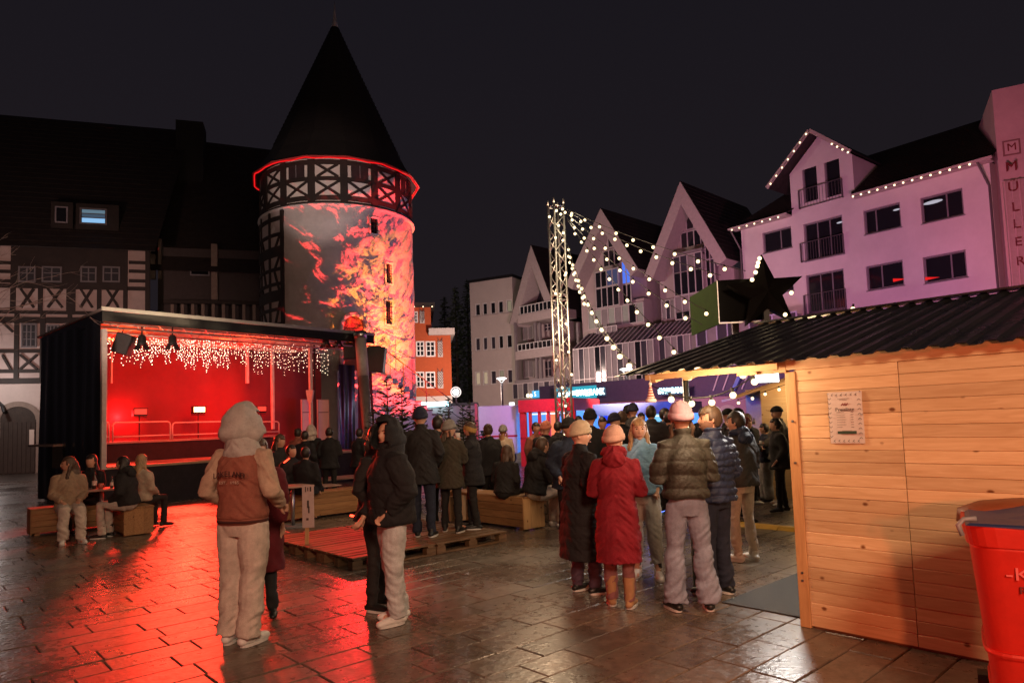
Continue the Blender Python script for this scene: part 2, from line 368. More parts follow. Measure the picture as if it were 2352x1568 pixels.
def window(root, x0, x1, z0, z1, frame_m, glass_m, yf=0.10, fw_=0.06, vs=(0.5,), hs=(), name='window', glasses=None):
    mb = MB()
    mb.box(x0, x0 + fw_, yf, yf + 0.06, z0, z1); mb.box(x1 - fw_, x1, yf, yf + 0.06, z0, z1)
    mb.box(x0 + fw_, x1 - fw_, yf, yf + 0.06, z0, z0 + fw_); mb.box(x0 + fw_, x1 - fw_, yf, yf + 0.06, z1 - fw_, z1)
    ia, ib, iz0, iz1 = x0 + fw_, x1 - fw_, z0 + fw_, z1 - fw_
    xs = [ia] + [ia + (ib - ia) * q for q in vs] + [ib]; zs = [iz0] + [iz0 + (iz1 - iz0) * q for q in hs] + [iz1]
    for x in xs[1:-1]: mb.box(x - fw_ * .4, x + fw_ * .4, yf + 0.003, yf + 0.055, iz0, iz1)
    for z in zs[1:-1]: mb.box(ia, ib, yf + 0.006, yf + 0.05, z - fw_ * .3, z + fw_ * .3)
    fr = mb.build(name, frame_m, root)
    k = 0
    for i in range(len(xs) - 1):
        for j in range(len(zs) - 1):
            g = glass_m if glasses is None else glasses[k % len(glasses)]; k += 1
            a, b = xs[i] + fw_ * .38, xs[i + 1] - fw_ * .38; c, d = zs[j] + fw_ * .28, zs[j + 1] - fw_ * .28
            MB().box(a, b, yf + 0.025, yf + 0.035, c, d).build('pane', g, fr)
    return fr

# ================================================================== materials used widely
D1 = Vector((-0.673, 0.740, 0)); D2 = Vector((0.740, 0.673, 0))
m_slab = M('wet_paving', (0.135, 0.100, 0.074), rough=0.30, var=0.35, scale=9, bump=0.16, bscale=30, rvar=0.12, spec=0.6)
# per-slab tone
_nt = m_slab.node_tree; _b = _nt.nodes['Principled BSDF']
_src = _b.inputs['Base Color'].links[0].from_socket
_g = _nt.nodes.new('ShaderNodeNewGeometry'); _oi = _nt.nodes.new('ShaderNodeObjectInfo')
_ad = _nt.nodes.new('ShaderNodeMath'); _ad.operation = 'ADD'; _nt.links.new(_g.outputs['Random Per Island'], _ad.inputs[0]); _nt.links.new(_oi.outputs['Random'], _ad.inputs[1])
_fr = _nt.nodes.new('ShaderNodeMath'); _fr.operation = 'FRACT'; _nt.links.new(_ad.outputs[0], _fr.inputs[0])
_mr = _nt.nodes.new('ShaderNodeMapRange'); _mr.inputs[3].default_value = 0.72; _mr.inputs[4].default_value = 1.25; _nt.links.new(_fr.outputs[0], _mr.inputs[0])
_mx = _nt.nodes.new('ShaderNodeMixRGB'); _mx.blend_type = 'MULTIPLY'; _mx.inputs[0].default_value = 1
_nt.links.new(_src, _mx.inputs[1]); _nt.links.new(_mr.outputs[0], _mx.inputs[2]); _nt.links.new(_mx.outputs[0], _b.inputs['Base Color'])
# puddled and drier areas: large-scale roughness in world position
_n = _nt.nodes.new('ShaderNodeTexNoise'); _n.inputs['Scale'].default_value = 0.55; _n.inputs['Detail'].default_value = 5; _nt.links.new(_g.outputs['Position'], _n.inputs[0])
_r2 = _nt.nodes.new('ShaderNodeMapRange'); _r2.inputs[1].default_value = 0.38; _r2.inputs[2].default_value = 0.62; _r2.inputs[3].default_value = 0.15; _r2.inputs[4].default_value = 0.36
_nt.links.new(_n.outputs[0], _r2.inputs[0])
_f2 = _nt.nodes.new('ShaderNodeTexNoise'); _f2.inputs['Scale'].default_value = 14; _f2.inputs['Detail'].default_value = 6; _nt.links.new(_g.outputs['Position'], _f2.inputs[0])
_r3 = _nt.nodes.new('ShaderNodeMapRange'); _r3.inputs[1].default_value = 0.3; _r3.inputs[2].default_value = 0.7; _r3.inputs[3].default_value = -0.05; _r3.inputs[4].default_value = 0.12
_nt.links.new(_f2.outputs[0], _r3.inputs[0])
_sm = _nt.nodes.new('ShaderNodeMath'); _sm.operation = 'ADD'; _nt.links.new(_r2.outputs[0], _sm.inputs[0]); _nt.links.new(_r3.outputs[0], _sm.inputs[1])
_nt.links.new(_sm.outputs[0], _b.inputs['Roughness'])

m_joint = M('joint_grit', (0.022, 0.018, 0.015), rough=0.75, var=0.2)
m_far = M('far_paving', (0.075, 0.06, 0.05), rough=0.33, var=0.3, scale=1.2, bump=0.3, bscale=8, rvar=0.1)
m_black = M('black_metal', (0.012, 0.012, 0.013), rough=0.4)
m_steel = M('galvanised_steel', (0.52, 0.52, 0.53), rough=0.35, metal=1.0, var=0.1)
m_alu = M('truss_aluminium', (0.75, 0.74, 0.72), rough=0.32, metal=0.9, var=0.05)
m_white = M('white_paint', (0.72, 0.70, 0.68), rough=0.6, var=0.05, scale=3)
m_gray = M('grey_paint', (0.22, 0.22, 0.23), rough=0.5)
m_dark = M('dark_cloth', (0.012, 0.011, 0.013), rough=0.85, var=0.3, scale=3)
m_plank = wood_mat('spruce_board', (0.74, 0.53, 0.30), dark=0.80)
m_post = wood_mat('spruce_post', (0.58, 0.34, 0.15), dark=0.75, stretch=(14, 14, 1.2), axis=1)
m_old = wood_mat('weathered_board', (0.27, 0.16, 0.085), dark=0.5)
m_pal = wood_mat('pallet_board', (0.22, 0.125, 0.065), dark=0.45)
m_bulb = EM('festoon_bulb', (1.0, 0.74, 0.40), 3.2, sample=False)
m_bulbs = EM('small_bulb', (1.0, 0.76, 0.45), 3.0, sample=False)
m_led = EM('led_panel_light', (0.95, 0.97, 1.0), 7.0, sample=False)
m_cable = M('black_cable', (0.01, 0.01, 0.01), rough=0.6)
m_glassd = M('dark_window_glass', (0.012, 0.013, 0.016), rough=0.06, var=0, spec=0.8)
m_wframe = M('window_frame_grey', (0.16, 0.15, 0.16), rough=0.5)
m_wframe_w = M('window_frame_white', (0.62, 0.60, 0.58), rough=0.5, var=0.05)

# ================================================================== ground
mb = MB(); mb.add([(-150, -30, -0.022), (150, -30, -0.022), (150, 220, -0.022), (-150, 220, -0.022)], [(0, 1, 2, 3)])
tag(mb.build('ground', m_joint), kind='structure')
# far square surface beyond the built slabs, laid round them
mb = MB()
S_Y = 27.0
mb.add([(-120, S_Y, -0.006), (120, S_Y, -0.006), (120, 200, -0.006), (-120, 200, -0.006)], [(0, 1, 2, 3)])
tag(mb.build('square', m_far), kind='structure')

# paving in rows along D2, row width 0.30 m
ROW = 0.30; rs = random.Random(3)
LENS = [0.45, 0.55, 0.62, 0.75]
def slab_geo(L, W, zt, j=0.004, ch=0.006, th=0.03):
    x0, x1, y0, y1 = j, L - j, j, W - j
    t = [(x0 + ch, y0 + ch, zt), (x1 - ch, y0 + ch, zt), (x1 - ch, y1 - ch, zt), (x0 + ch, y1 - ch, zt)]
    k = [(x0, y0, zt - ch), (x1, y0, zt - ch), (x1, y1, zt - ch), (x0, y1, zt - ch)]
    b = [(x0, y0, zt - th), (x1, y0, zt - th), (x1, y1, zt - th), (x0, y1, zt - th)]
    return t + k + b, [(0, 1, 2, 3), (4, 5, 1, 0), (5, 6, 2, 1), (6, 7, 3, 2), (7, 4, 0, 3), (8, 9, 5, 4), (9, 10, 6, 5), (10, 11, 7, 6), (11, 8, 4, 7)]
slab_me = []
for L in LENS:
    v, f = slab_geo(L, ROW, 0.0); q = MB(); q.add(v, f); slab_me.append(q.mesh('paving_slab', m_slab))
slabs = []
for rb in range(-60, 120):
    b = rb * ROW; a = -40 + rs.uniform(0, 0.7)
    while a < 40:
        k = rs.randrange(4); L = LENS[k]
        c = D2 * (a + L / 2) + D1 * (b + ROW / 2)
        if 2.2 < c.y < S_Y + 0.3 and abs(c.x) < 2.5 + c.y * 0.95:
            u, v = PX((c.x, c.y, 0)); vis = -60 < u < 2412 and v < 1600 and v > 0
            slabs.append((c.y if vis else 1000 + c.y, a, b, k))
        a += L
slabs.sort()
pav = tag(empty('paving', (0, 0, 0), math.atan2(D2.y, D2.x)), kind='structure')
# D1 is D2 turned by 90 degrees, so local x runs along D2 and local y along D1
for i, (d, a, b, k) in enumerate(slabs[:300]):
    put('slab', slab_me[k], pav, (a, b, rs.uniform(-0.0022, 0.0015)), (rs.gauss(0, 0.0028), rs.gauss(0, 0.002), 0))
big = MB()
for (d, a, b, k) in slabs[300:]:
    v, f = slab_geo(LENS[k], ROW, rs.uniform(-0.002, 0.001))
    tx, ty = rs.gauss(0, 0.003), rs.gauss(0, 0.002)
    big.add([(p[0] + a, p[1] + b, p[2] + (p[0] - .3) * tx + (p[1] - .15) * ty) for p in v], f[:5])
o = big.build('slab_field', m_slab, pav); o['kind'] = 'stuff'

# ================================================================== wooden market hut, right
C0 = G(1840, 1437)
ST = Frame(C0, -47.7)
m_roofm = M('black_roof_metal', (0.014, 0.015, 0.017), rough=0.30, metal=0.0, spec=0.8, var=0.3, scale=2, rvar=0.08)
hut = ST.root('market_hut', 'pale spruce market hut with black corrugated roof and a price list on its side', 'hut')
ztop = ST.hit(1805, 838)[1]
zw = ztop - 0.01
EY = -0.13; ze = ST.hit(1800, 830, EY)[1]
pw_ = 0.0
x_j = ST.hit(2110, 1495)[0]       # vertical joint
post = MB().box(0.0, 0.085, -0.012, 0.10, 0.0, ztop - 0.06, ch=0.004).build('corner_post', m_post, hut)
for z in (0.42, 0.36, ztop * .62, ztop * .78):
    MB().tube([(0.045, -0.022, z), (0.045, -0.010, z)], 0.010, 8).build('screw', m_steel, post)
PH = 0.0905
def plank_mesh(L, h=PH):
    c = 0.006
    prof = [(0.0, 0.001), (0.0, h - 0.009), (0.005, h - 0.004), (0.009, h - 0.0003), (0.02, h - 0.0003), (0.02, 0.001)]
    # y is depth (0 = outer face), with a small groove at the top edge
    q = MB(); n = len(prof)
    vs = [(0, p[0], p[1]) for p in prof] + [(L, p[0], p[1]) for p in prof]
    fs = [tuple(range(n - 1, -1, -1)), tuple(range(n, 2 * n))] + [(i, (i + 1) % n, (i + 1) % n + n, i + n) for i in range(n)]
    return q.add(vs, fs).mesh('plank', m_plank)
L1 = x_j - 0.088
pm1 = plank_mesh(L1); pm2 = plank_mesh(2.2); pm3 = plank_mesh(1.6)
nrow = int((zw - 0.03) / PH)
for i in range(nrow):
    z = 0.02 + i * PH
    put('plank', pm1, hut, (0.087, rs.uniform(-0.001, 0.0015), z), (rs.gauss(0, .004), 0, rs.gauss(0, .0006)))
    put('plank', pm2, hut, (x_j + 0.004, rs.uniform(-0.001, 0.0015), z + rs.uniform(-.001, .001)), (rs.gauss(0, .004), 0, 0))
    put('plank', pm3, hut, (x_j + 2.21, 0.0, z))
zt = 0.02 + nrow * PH
MB().box(0.0, x_j + 3.8, -0.006, 0.03, zt, ze + .02).build('head_board', m_plank, hut)
MB().box(0.1, x_j + 3.8, 0.024, 0.034, 0, zt).build('backing', m_old, hut)
for zc in [0.02 + i * PH + PH * .5 for i in range(0, nrow)]:
    mbn = MB()
    for dx in (0.012, ):
        mbn.tube([(0.087 + dx + 0.01, -0.003, zc + .018), (0.087 + dx + 0.01, 0.004, zc + .018)], 0.0025, 5); mbn.tube([(0.087 + dx + 0.01, -0.003, zc - .018), (0.087 + dx + 0.01, 0.004, zc - .018)], 0.0025, 5)
        mbn.tube([(x_j - .015, -0.003, zc + .018), (x_j - .015, 0.004, zc + .018)], 0.0025, 5)
    mbn.build('nail_pair', m_steel, post)
# other faces of the hut
HD = 2.9
mb = MB(); mb.box(x_j + 3.75, x_j + 3.8, 0.05, HD, 0, ztop + .4); mb.box(0, x_j + 3.8, HD, HD + 0.04, 0, ztop)
mb.box(0.02, 0.06, 0.11, HD, 0, 1.02)
mb.box(0.02, 0.06, 0.11, HD, ztop - .12, ztop + .05)
mb.build('counter_wall', m_plank, hut)
MB().box(-0.06, 0.30, 0.15, HD - .1, 1.02, 1.06, ch=.005).build('counter', m_plank, hut)
MB().box(0.0, 0.09, HD - .1, HD, 0, ztop).build('rear_post', m_post, hut)
# roof: sheet with trapezoid ribs, low eave towards the camera, ridge behind
EX0 = -1.66; EX1 = x_j + 4.2; EY = -0.13
ze = ST.hit(1800, 830, EY)[1]
SL = math.tan(R(13.6)); YR = 2.75
def corr(x0, x1, y0, z0, y1, z1, per=0.165, hh=0.020, th=0.003):
    q = MB(); xs = []; x = x0; 
    while x < x1:
        xs += [(x, 0), (x + per * .42, 0), (x + per * .55, hh), (x + per * .87, hh)]; x += per
    xs = [(a, b) for a, b in xs if a <= x1]
    n = len(xs); vs = []
    ys = [y0, (y0 + y1) / 2, y1]
    for k, yy in enumerate(ys):
        t = k / 2
        for a, b in xs: vs.append((a, yy, z0 + (z1 - z0) * t + b))
    for k, yy in enumerate(ys):
        t = k / 2
        for a, b in xs: vs.append((a, yy, z0 + (z1 - z0) * t + b - th))
    o = 3 * n; fs = []
    for k in range(2):
        for i in range(n - 1):
            fs.append((k * n + i, k * n + i + 1, (k + 1) * n + i + 1, (k + 1) * n + i)); fs.append((o + k * n + i, o + (k + 1) * n + i, o + (k + 1) * n + i + 1, o + k * n + i + 1))
    for i in range(n - 1): fs.append((i, o + i, o + i + 1, i + 1)); fs.append((2 * n + i, 2 * n + i + 1, o + 2 * n + i + 1, o + 2 * n + i))
    q.add(vs, fs); return q
WS = 0.165 * 6
x = EX0
while x < EX1:
    corr(x, min(x + WS + 0.001, EX1), EY, ze, YR, ze + SL * (YR - EY)).build('roof_sheet', m_roofm, hut)
    corr(x, min(x + WS + 0.001, EX1), YR + .004, ze + SL * (YR - EY), YR + 2.9, ze + SL * (YR - EY) - .7).build('roof_sheet', m_roofm, hut)
    x += WS
MB().bar((EX0, YR, ze + SL * (YR - EY) + .03), (EX1, YR, ze + SL * (YR - EY) + .03), 0.18, 0.02).build('ridge_cap', m_roofm, hut)
m_under = wood_mat('spruce_rafter', (0.62, 0.39, 0.19), dark=0.75)
MB().bar((EX0 + .35, EY + .05, ze - 0.032), (-.02, EY + .05, ze - 0.032), 0.03, 0.05).build('eave_board', m_under, hut)
for xx in (EX0 + .4, -0.9, -0.25, 0.6, 1.5, 2.4):
    ys_ = EY + .08 if xx < 0 else .12
    MB().bar((xx, ys_, ze - 0.045 + SL * (ys_ - EY - .08)), (xx, YR, ze - 0.045 + SL * (YR - EY - .08)), 0.06, 0.075).build('rafter', m_under, hut)
MB().bar((-0.42, 0.02, ztop - 0.005), (0.01, 0.02, ztop - 0.005), 0.06, 0.11).build('eave_beam', m_under, hut)
# canopy prop
pp = P(1473, 862, 1.0)
cx_, cy_ = -1.30, 0.55
MB().tube([(cx_, cy_, 0), (cx_, cy_, ze + SL * (cy_ - EY) - .09)], 0.030, 14).build('canopy_prop', m_steel, hut, smooth=True)
# paper price list on the wall
m_paper = M('paper', (0.60, 0.52, 0.46), rough=0.7, var=0.04)
m_ink = M('dark_ink', (0.05, 0.035, 0.03), rough=0.8, var=0); m_inkg = M('green_ink', (0.03, 0.055, 0.03), rough=0.8, var=0); m_inkr = M('red_ink', (0.22, 0.05, 0.04), rough=0.8, var=0)
xa, xb, za, zb = ST.rect(1903, 1982, 899, 1018, -0.02)
W_, H_ = xb - xa, zb - za
pl = ST.root('price_list', 'white paper price list with leafy border pinned to the hut wall', 'notice')
pl.location = ST.w(xa, -0.006, za)
n_ = 8; q = MB(); vs = []
for j in range(n_ + 1):
    for i in range(n_ + 1):
        s, t = i / n_, j / n_
        vs.append((s * W_, -0.003 - 0.008 * (t > .5) * math.sin(PI * (t - .5) * 2) * s - 0.004 * math.sin(PI * s), t * H_))
fs = [(j * (n_ + 1) + i, j * (n_ + 1) + i + 1, (j + 1) * (n_ + 1) + i + 1, (j + 1) * (n_ + 1) + i) for j in range(n_) for i in range(n_)]
q.add(vs, fs); sheet = q.build('sheet', m_paper, pl, smooth=True)
yy = -0.0165
text('lettering', 'Preisliste', H_ * 0.098, m_ink, pl, (W_ * .50, yy, H_ * .655), ext=0.0005)
q = MB(); r_ = random.Random(5)
def line(mbq, x0, x1, z, h): mbq.box(W_ * x0, W_ * x1, yy, yy + .001, H_ * z, H_ * (z + h))
for i in range(7):
    z = .60 - i * .048; line(q, .25, .25 + r_.uniform(.15, .28), z, .006); line(q, .66, .74, z, .008)
line(q, .3, .64, .865, .006); line(q, .36, .58, .84, .006); line(q, .38, .68, .245, .005)
for k in range(9):      # leafy border strokes
    for side in (0, 1):
        xx = .06 + .86 * side; z = .12 + k * .092
        for s in (-1, 1): q.bar((W_ * xx, yy, H_ * z), (W_ * (xx + s * .05), yy, H_ * (z + (.03 if side == 0 else -.03))), 0.003, 0.001, up=(0, 1, 0))
for k in range(6):
    for zz in (.05, .94):
        xx = .12 + k * .14
        for s in (-1, 1): q.bar((W_ * xx, yy, H_ * zz), (W_ * (xx + .05), yy, H_ * (zz + s * .022)), 0.003, 0.001, up=(0, 1, 0))
q.build('print', m_ink, pl)['kind'] = 'stuff'
q = MB(); line(q, .25, .80, .185, .055); q.build('banner', m_inkg, pl)
q = MB()
for k in range(9): q.ball((W_ * (.5 + .022 * (k - 4)), yy, H_ * (.755 + .012 * ((k * 7) % 3 - 1))), (.005, .001, .006), 6, 4)
q.build('ornament', m_inkr, pl)
for (s, t) in ((.03, .97), (.97, .99), (.02, .52), (.985, .55)):
    MB().ball((W_ * s, -0.018, H_ * t), (.006, .004, .006), 8, 6).build('pin', m_steel, pl)

# things under the canopy
def bulb_me(r=0.028):
    q = MB(); q.ball((0, 0, -0.055), r, 12, 8); return q.mesh('bulb', m_bulb, True)
ME_BULB = bulb_me(0.029); ME_BULBH = bulb_me(0.030)
q = MB(); q.tube([(0, 0, -0.03), (0, 0, 0.012)], 0.014, 8); ME_SOCK = q.mesh('socket', m_cable, True)
def strand(pts, n, label, group, sag=0.2, r=0.006, bulb=ME_BULB, start=0.05, end=1.0):
    pts = [Vector(p) for p in pts]
    rt = empty('string_light', pts[0], 0, label, 'string lights', group)
    a, b = pts[0], pts[-1]; path = []
    K = 28
    for i in range(K + 1):
        t = i / K; p = a.lerp(b, t); p.z -= sag * 4 * t * (1 - t); path.append(p)
    MB().tube([p - a for p in path], r, 5).build('cable', m_cable, rt)
    for k in range(n):
        t = start + (end - start) * k / max(1, n - 1); p = a.lerp(b, t); p.z -= sag * 4 * t * (1 - t)
        s = put('socket', ME_SOCK, rt, p - a, (random.uniform(-.2, .2), random.uniform(-.2, .2), 0)); put('bulb', bulb, s)
    return rt
ca = ST.w(EX0 + .32, 0.05, ze - .10)
cb = ST.w(-0.45, 0.35, ze - .06)
strand([ca, cb], 5, 'short warm string of round bulbs sagging under the hut canopy', None, sag=.16, bulb=ME_BULBH, start=.18, end=.99)
strand([ST.w(-0.40, 0.0, ze - .02), ST.w(-0.36, 1.6, ze + .25)], 4, 'row of warm bulbs along the underside of the canopy', None, sag=.05, bulb=ME_BULBH, start=0.02)
strand([ST.w(-0.9, -0.02, ze + .0), ST.w(-0.86, 1.2, ze + .2)], 2, 'two warm bulbs tucked behind the eave board of the hut canopy', None, sag=.03, bulb=ME_BULBH, start=0.02)
# striped pixie-hat hanging decoration
g0 = ST.w(EX0 + .43, EY, ze - .05)
hatd = empty('hat_ornament', g0, 0, 'small red and white striped pointed hat hanging from the canopy corner', 'ornament')
m_hr = M('red_felt', (0.45, 0.05, 0.03), rough=0.9); m_hw = M('white_felt', (0.7, 0.62, 0.55), rough=0.9)
q = MB(); 
for i in range(12):
    q.cm = i % 2; t0, t1 = i / 12, (i + 1) / 12
    q.loft([(0, 0, -.05 - .15 * t0, .006 + .036 * t0, .006 + .036 * t0), (0, 0, -.05 - .15 * t1, .006 + .036 * t1, .006 + .036 * t1)], 14, cap=False)
q.build('cone', [m_hr, m_hw], hatd, smooth=False)
MB().ball((0, 0, -.045), .017).build('pompom', m_hw, hatd, smooth=True)
MB().loft([(0, 0, -.215, .045, .045), (0, 0, -.205, .052, .052), (0, 0, -.19, .05, .05), (0, 0, -.18, .04, .04)], 16).build('brim', m_hw, hatd, smooth=True)
MB().tube([(0, 0, .03), (0, 0, -.04)], .002, 5).build('cord', m_hw, hatd)
# bright led panel inside the canopy
lp = ST.w(0.25, 1.9, ztop + 0.0)
q0 = P(1729, 848, 8.6); q1 = P(1790, 876, 8.6)
led = empty('led_panel', ((q0.x + q1.x) / 2, 8.6, (q0.z + q1.z) / 2), R(4), 'glaring white rectangular lamp panel under the hut roof', 'lamp')
wd, hd = (q1.x - q0.x), abs(q0.z - q1.z)
MB().box(-wd / 2 - .01, wd / 2 + .01, 0.012, .07, -hd / 2 - .01, hd / 2 + .01).build('housing', m_gray, led)
MB().box(-wd / 2, wd / 2, -.002, .01, -hd / 2, hd / 2).build('diffuser', m_led, led)
MB().bar((0, .05, hd / 2), (0, .05, hd / 2 + .35), .03).build('bracket', m_gray, led)

# door mat
L0 = G(1657, 1384)
mat = empty('floor_mat', L0, math.atan2(D2.y, D2.x), 'dark ribbed rubber mat lying by the hut corner', 'mat')
m_mat = M('rubber_mat', (0.035, 0.034, 0.033), rough=0.7, bump=0.5, bscale=180)
dd = (Vector((C0.x, C0.y, 0)) - Vector((L0.x, L0.y, 0))).dot(-D1) - .02
MB().box(0, 2.3, -dd, 0, 0.0025, 0.012, ch=0.003).build('mat_sheet', m_mat, mat)

# yellow cable ramp
a = G(1668, 1203); b = G(1830, 1218)
rp = empty('cable_ramp', (a + b) / 2, math.atan2((b - a).y, (b - a).x), 'long yellow cable ramp lying across the wet paving behind the group', 'cable ramp')
m_yel = M('yellow_rubber', (0.55, 0.30, 0.02), rough=0.5)
Lr = (b - a).length + .8
for k in range(3):
    x0 = -Lr / 2 + k * Lr / 3
    q = MB(); prof = [(-.13, 0.002), (-.05, .05), (.05, .05), (.13, 0.002)]
    vs = [(x0 + .005, p[0], p[1]) for p in prof] + [(x0 + Lr / 3 - .005, p[0], p[1]) for p in prof]
    q.add(vs, [(0, 1, 2, 3), (7, 6, 5, 4), (0, 4, 5, 1), (1, 5, 6, 2), (2, 6, 7, 3), (3, 7, 4, 0)]); q.build('segment', m_yel, rp)

# recycling bin
m_bin = M('red_plastic', (0.50, 0.018, 0.010), rough=0.45, var=0.08, bump=0.05)
m_lid = M('blue_plastic', (0.02, 0.035, 0.10), rough=0.45)
m_brl = M('brown_plastic', (0.22, 0.06, 0.02), rough=0.5)
m_let1 = M('pale_red_print', (0.62, 0.10, 0.10), rough=0.5, var=0); m_let2 = M('dark_red_print', (0.10, 0.006, 0.006), rough=0.5, var=0)
BY = 3.45
pb = P(2206, 1205, BY); ra_ = R(-33)
bn = empty('recycling_bin', (pb.x + .29 * math.cos(ra_), BY + .29 * math.sin(ra_), 0), ra_, 'tall red waste bin with open lid standing against the hut wall', 'bin')
bz = pb.z
q = MB(); q.loft([(0, .33, .02, .185, .25), (0, .33, .05, .192, .26), (0, .33, bz - .12, .262, .33), (0, .33, bz - .10, .268, .335)], 32, pw=5); q.build('body', m_bin, bn, smooth=True)
q = MB(); q.loft([(0, .33, bz - .10, .275, .345), (0, .33, bz - .012, .290, .355), (0, .33, bz, .290, .355), (0, .33, bz, .26, .33), (0, .33, bz - .08, .255, .325)], 32, pw=5, cap=False); q.build('rim', m_bin, bn)
for zz_ in (.25, .45): q = MB(); q.loft([(0, .33, zz_, .200 + zz_ * .075, .268 + zz_ * .085), (0, .33, zz_ + .012, .204 + zz_ * .075, .272 + zz_ * .085), (0, .33, zz_ + .024, .201 + zz_ * .075, .269 + zz_ * .085)], 32, pw=5); q.build('rib', m_bin, bn)
q = MB()
q.add([(-.27, -.02, bz + .002), (.30, -.05, bz - .012), (.30, .70, bz + .045), (-.27, .55, bz + .004), (-.25, .0, bz + .012), (.30, -.05, bz + .010), (.29, .68, bz + .075), (-.25, .53, bz + .016)],
      [(0, 1, 2, 3), (7, 6, 5, 4), (0, 4, 5, 1), (1, 5, 6, 2), (2, 6, 7, 3), (3, 7, 4, 0)]); q.build('lid', m_lid, bn)
q = MB(); q.loft([(.1, 0, bz - .06, .30, .15), (.1, 0, bz + .01, .29, .15), (.12, 0, bz + .05, .20, .10), (.12, 0, bz + .062, .06, .04)], 20, pw=3)
tag(q.build('bin_lid', m_brl, None, smooth=True), 'domed brown lid behind the red bin', 'lid').location = (pb.x + .48, BY + .42, 0)
MB().tube([(-.285, -.01, bz - .05), (-.30, -.01, bz + .0), (-.275, .0, bz + .03), (-.22, .0, bz + .035)], .012, 8).build('handle', m_gray, bn, smooth=True)
for s in (-1, 1): MB().tube([(s * .20, .62, .10), (s * .27, .62, .10)], .10, 18).build('wheel', m_black, bn)
def front_y(z): t = (z - .05) / (bz - .17); return .33 - (.27 + .06 * t) - .004
for body_, size_, z_, mt_, x_ in (('-KO', .085, bz - .225, m_let1, -.125), ('RECY', .048, bz - .30, m_let2, -.075)):
    text('lettering', body_, size_, mt_, bn, (x_, front_y(z_) - .002, z_), rot=(PI / 2 - .07, 0, 0), align='LEFT', sx=1.25, ext=.003)

# ------------------------------------------------ second hut, behind the right-hand crowd
O2 = G(1700, 1085); O2 = Vector((P(1703, 900, 13.5).x, 13.5, 0))
H2 = Frame(O2, -12)
hut2 = H2.root('market_hut', 'brightly lit wooden market hut behind the queue, partly hidden by the near hut', 'hut')
m_lit = wood_mat('lit_hut_board', (0.62, 0.42, 0.22), dark=0.8)
zz = lambda u, v: H2.hit(u, v)
xk, zk = zz(1690, 917); xk2, zk2 = zz(1812, 873)
sl2 = (zk2 - zk) / (xk2 - xk); xr = xk + 2.0
q = MB(); q.prism([(0.35, 0), (0.35, zk + .2), (xr, zk + sl2 * (xr - xk) - .08), (2 * xr - .35, zk + .2), (2 * xr - .35, 0), (xr + .9, 0), (xr + .9, 1.9), (1.0, 1.9), (1.0, 0)], 0, .05); q.build('front_wall', m_lit, hut2)
q = MB(); q.box(.35, 2 * xr - .35, 2.3, 2.35, 0, zk + .25); q.box(.35, .39, .05, 2.3, 0, zk + .2); q.box(2 * xr - .39, 2 * xr - .35, .05, 2.3, 0, zk + .2); q.build('wall', m_lit, hut2)
for s in (0, 1):
    q = MB(); a_ = (xk - .05, -.35, zk) if s == 0 else (2 * xr - xk + .05, -.35, zk); r_ = (xr, -.35, zk + sl2 * (xr - xk))
    for yy_ in (0,):
        q.add([a_, r_, (r_[0], 2.5, r_[2]), (a_[0], 2.5, a_[2]), (a_[0], a_[1], a_[2] + .05), (r_[0], r_[1], r_[2] + .05), (r_[0], 2.5, r_[2] + .05), (a_[0], 2.5, a_[2] + .05)],
          [(0, 1, 2, 3), (7, 6, 5, 4), (0, 4, 5, 1), (1, 5, 6, 2), (2, 6, 7, 3), (3, 7, 4, 0)])
    q.build('roof', m_under, hut2)
MB().box(1.0, xr + .9, -.25, .3, .95, 1.0).build('counter', m_lit, hut2)
MB().box(xr - .75, xr - .15, 2.2, 2.28, .0, 1.85).build('door', m_white, hut2)
MB().box(xr - .9, xr - .55, -.01, -.004, 1.95, 2.25).build('notice', m_paper, hut2)
strand([H2.w(xk, -.42, zk - .02), H2.w(xr, -.42, zk + sl2 * (xr - xk) - .04)], 9, 'warm bulbs along the gable edge of the far bright hut', None, sag=.02, bulb=ME_BULB, start=0.0)
# black cube sign with green flank, and a large dark star
BX = Frame(P(1652, 700, 10.5), -6)
bxr = BX.root('cube_sign', 'large black glossy cube sign with a green left face above the huts', 'sign')
x0, x1, z0, z1 = BX.rect(1650, 1752, 641, 737)
m_gloss = M('black_gloss_panel', (0.004, 0.004, 0.004), rough=0.14, var=0, spec=0.12); m_green = M('green_panel', (0.022, 0.060, 0.006), rough=0.8, spec=.1)
MB().box(x0, x1, 0, .012, z0, z1).build('front_panel', m_gloss, bxr)
q = MB(); q.add([(x0 - .002, 0, z0 - .03), (x0 - .002, 0, z1), (x0 - .24, 1.25, z1 - .03), (x0 - .24, 1.25, z0 - .05)], [(0, 1, 2, 3)]); 
q.add([(x0 + .02, 0.02, z0 - .03), (x0 + .02, .02, z1), (x0 - .22, 1.25, z1 - .03), (x0 - .22, 1.25, z0 - .05)], [(3, 2, 1, 0)]); q.build('side_panel', m_green, bxr)
MB().bar((x0 - .01, -.005, z0 - .02), (x1, -.005, z0 - .02), .02).build('trim', m_steel, bxr)
MB().bar((x0 - .005, -.005, z0 - .02), (x0 - .005, -.005, z1), .012).build('trim', m_steel, bxr)
MB().box(x0 + .3, x0 + .4, .5, .6, 2.75, z1 - .05).build('mast', m_black, bxr)
sc_ = BX.hit(1758, 672, -.3); rr_ = abs(BX.hit(1758, 585, -.3)[1] - sc_[1])
star = empty('star_decoration', BX.w(sc_[0], -.35, sc_[1]), BX.a, 'huge dark five-pointed star leaning over the black cube sign', 'star')
q = MB(); pts = []
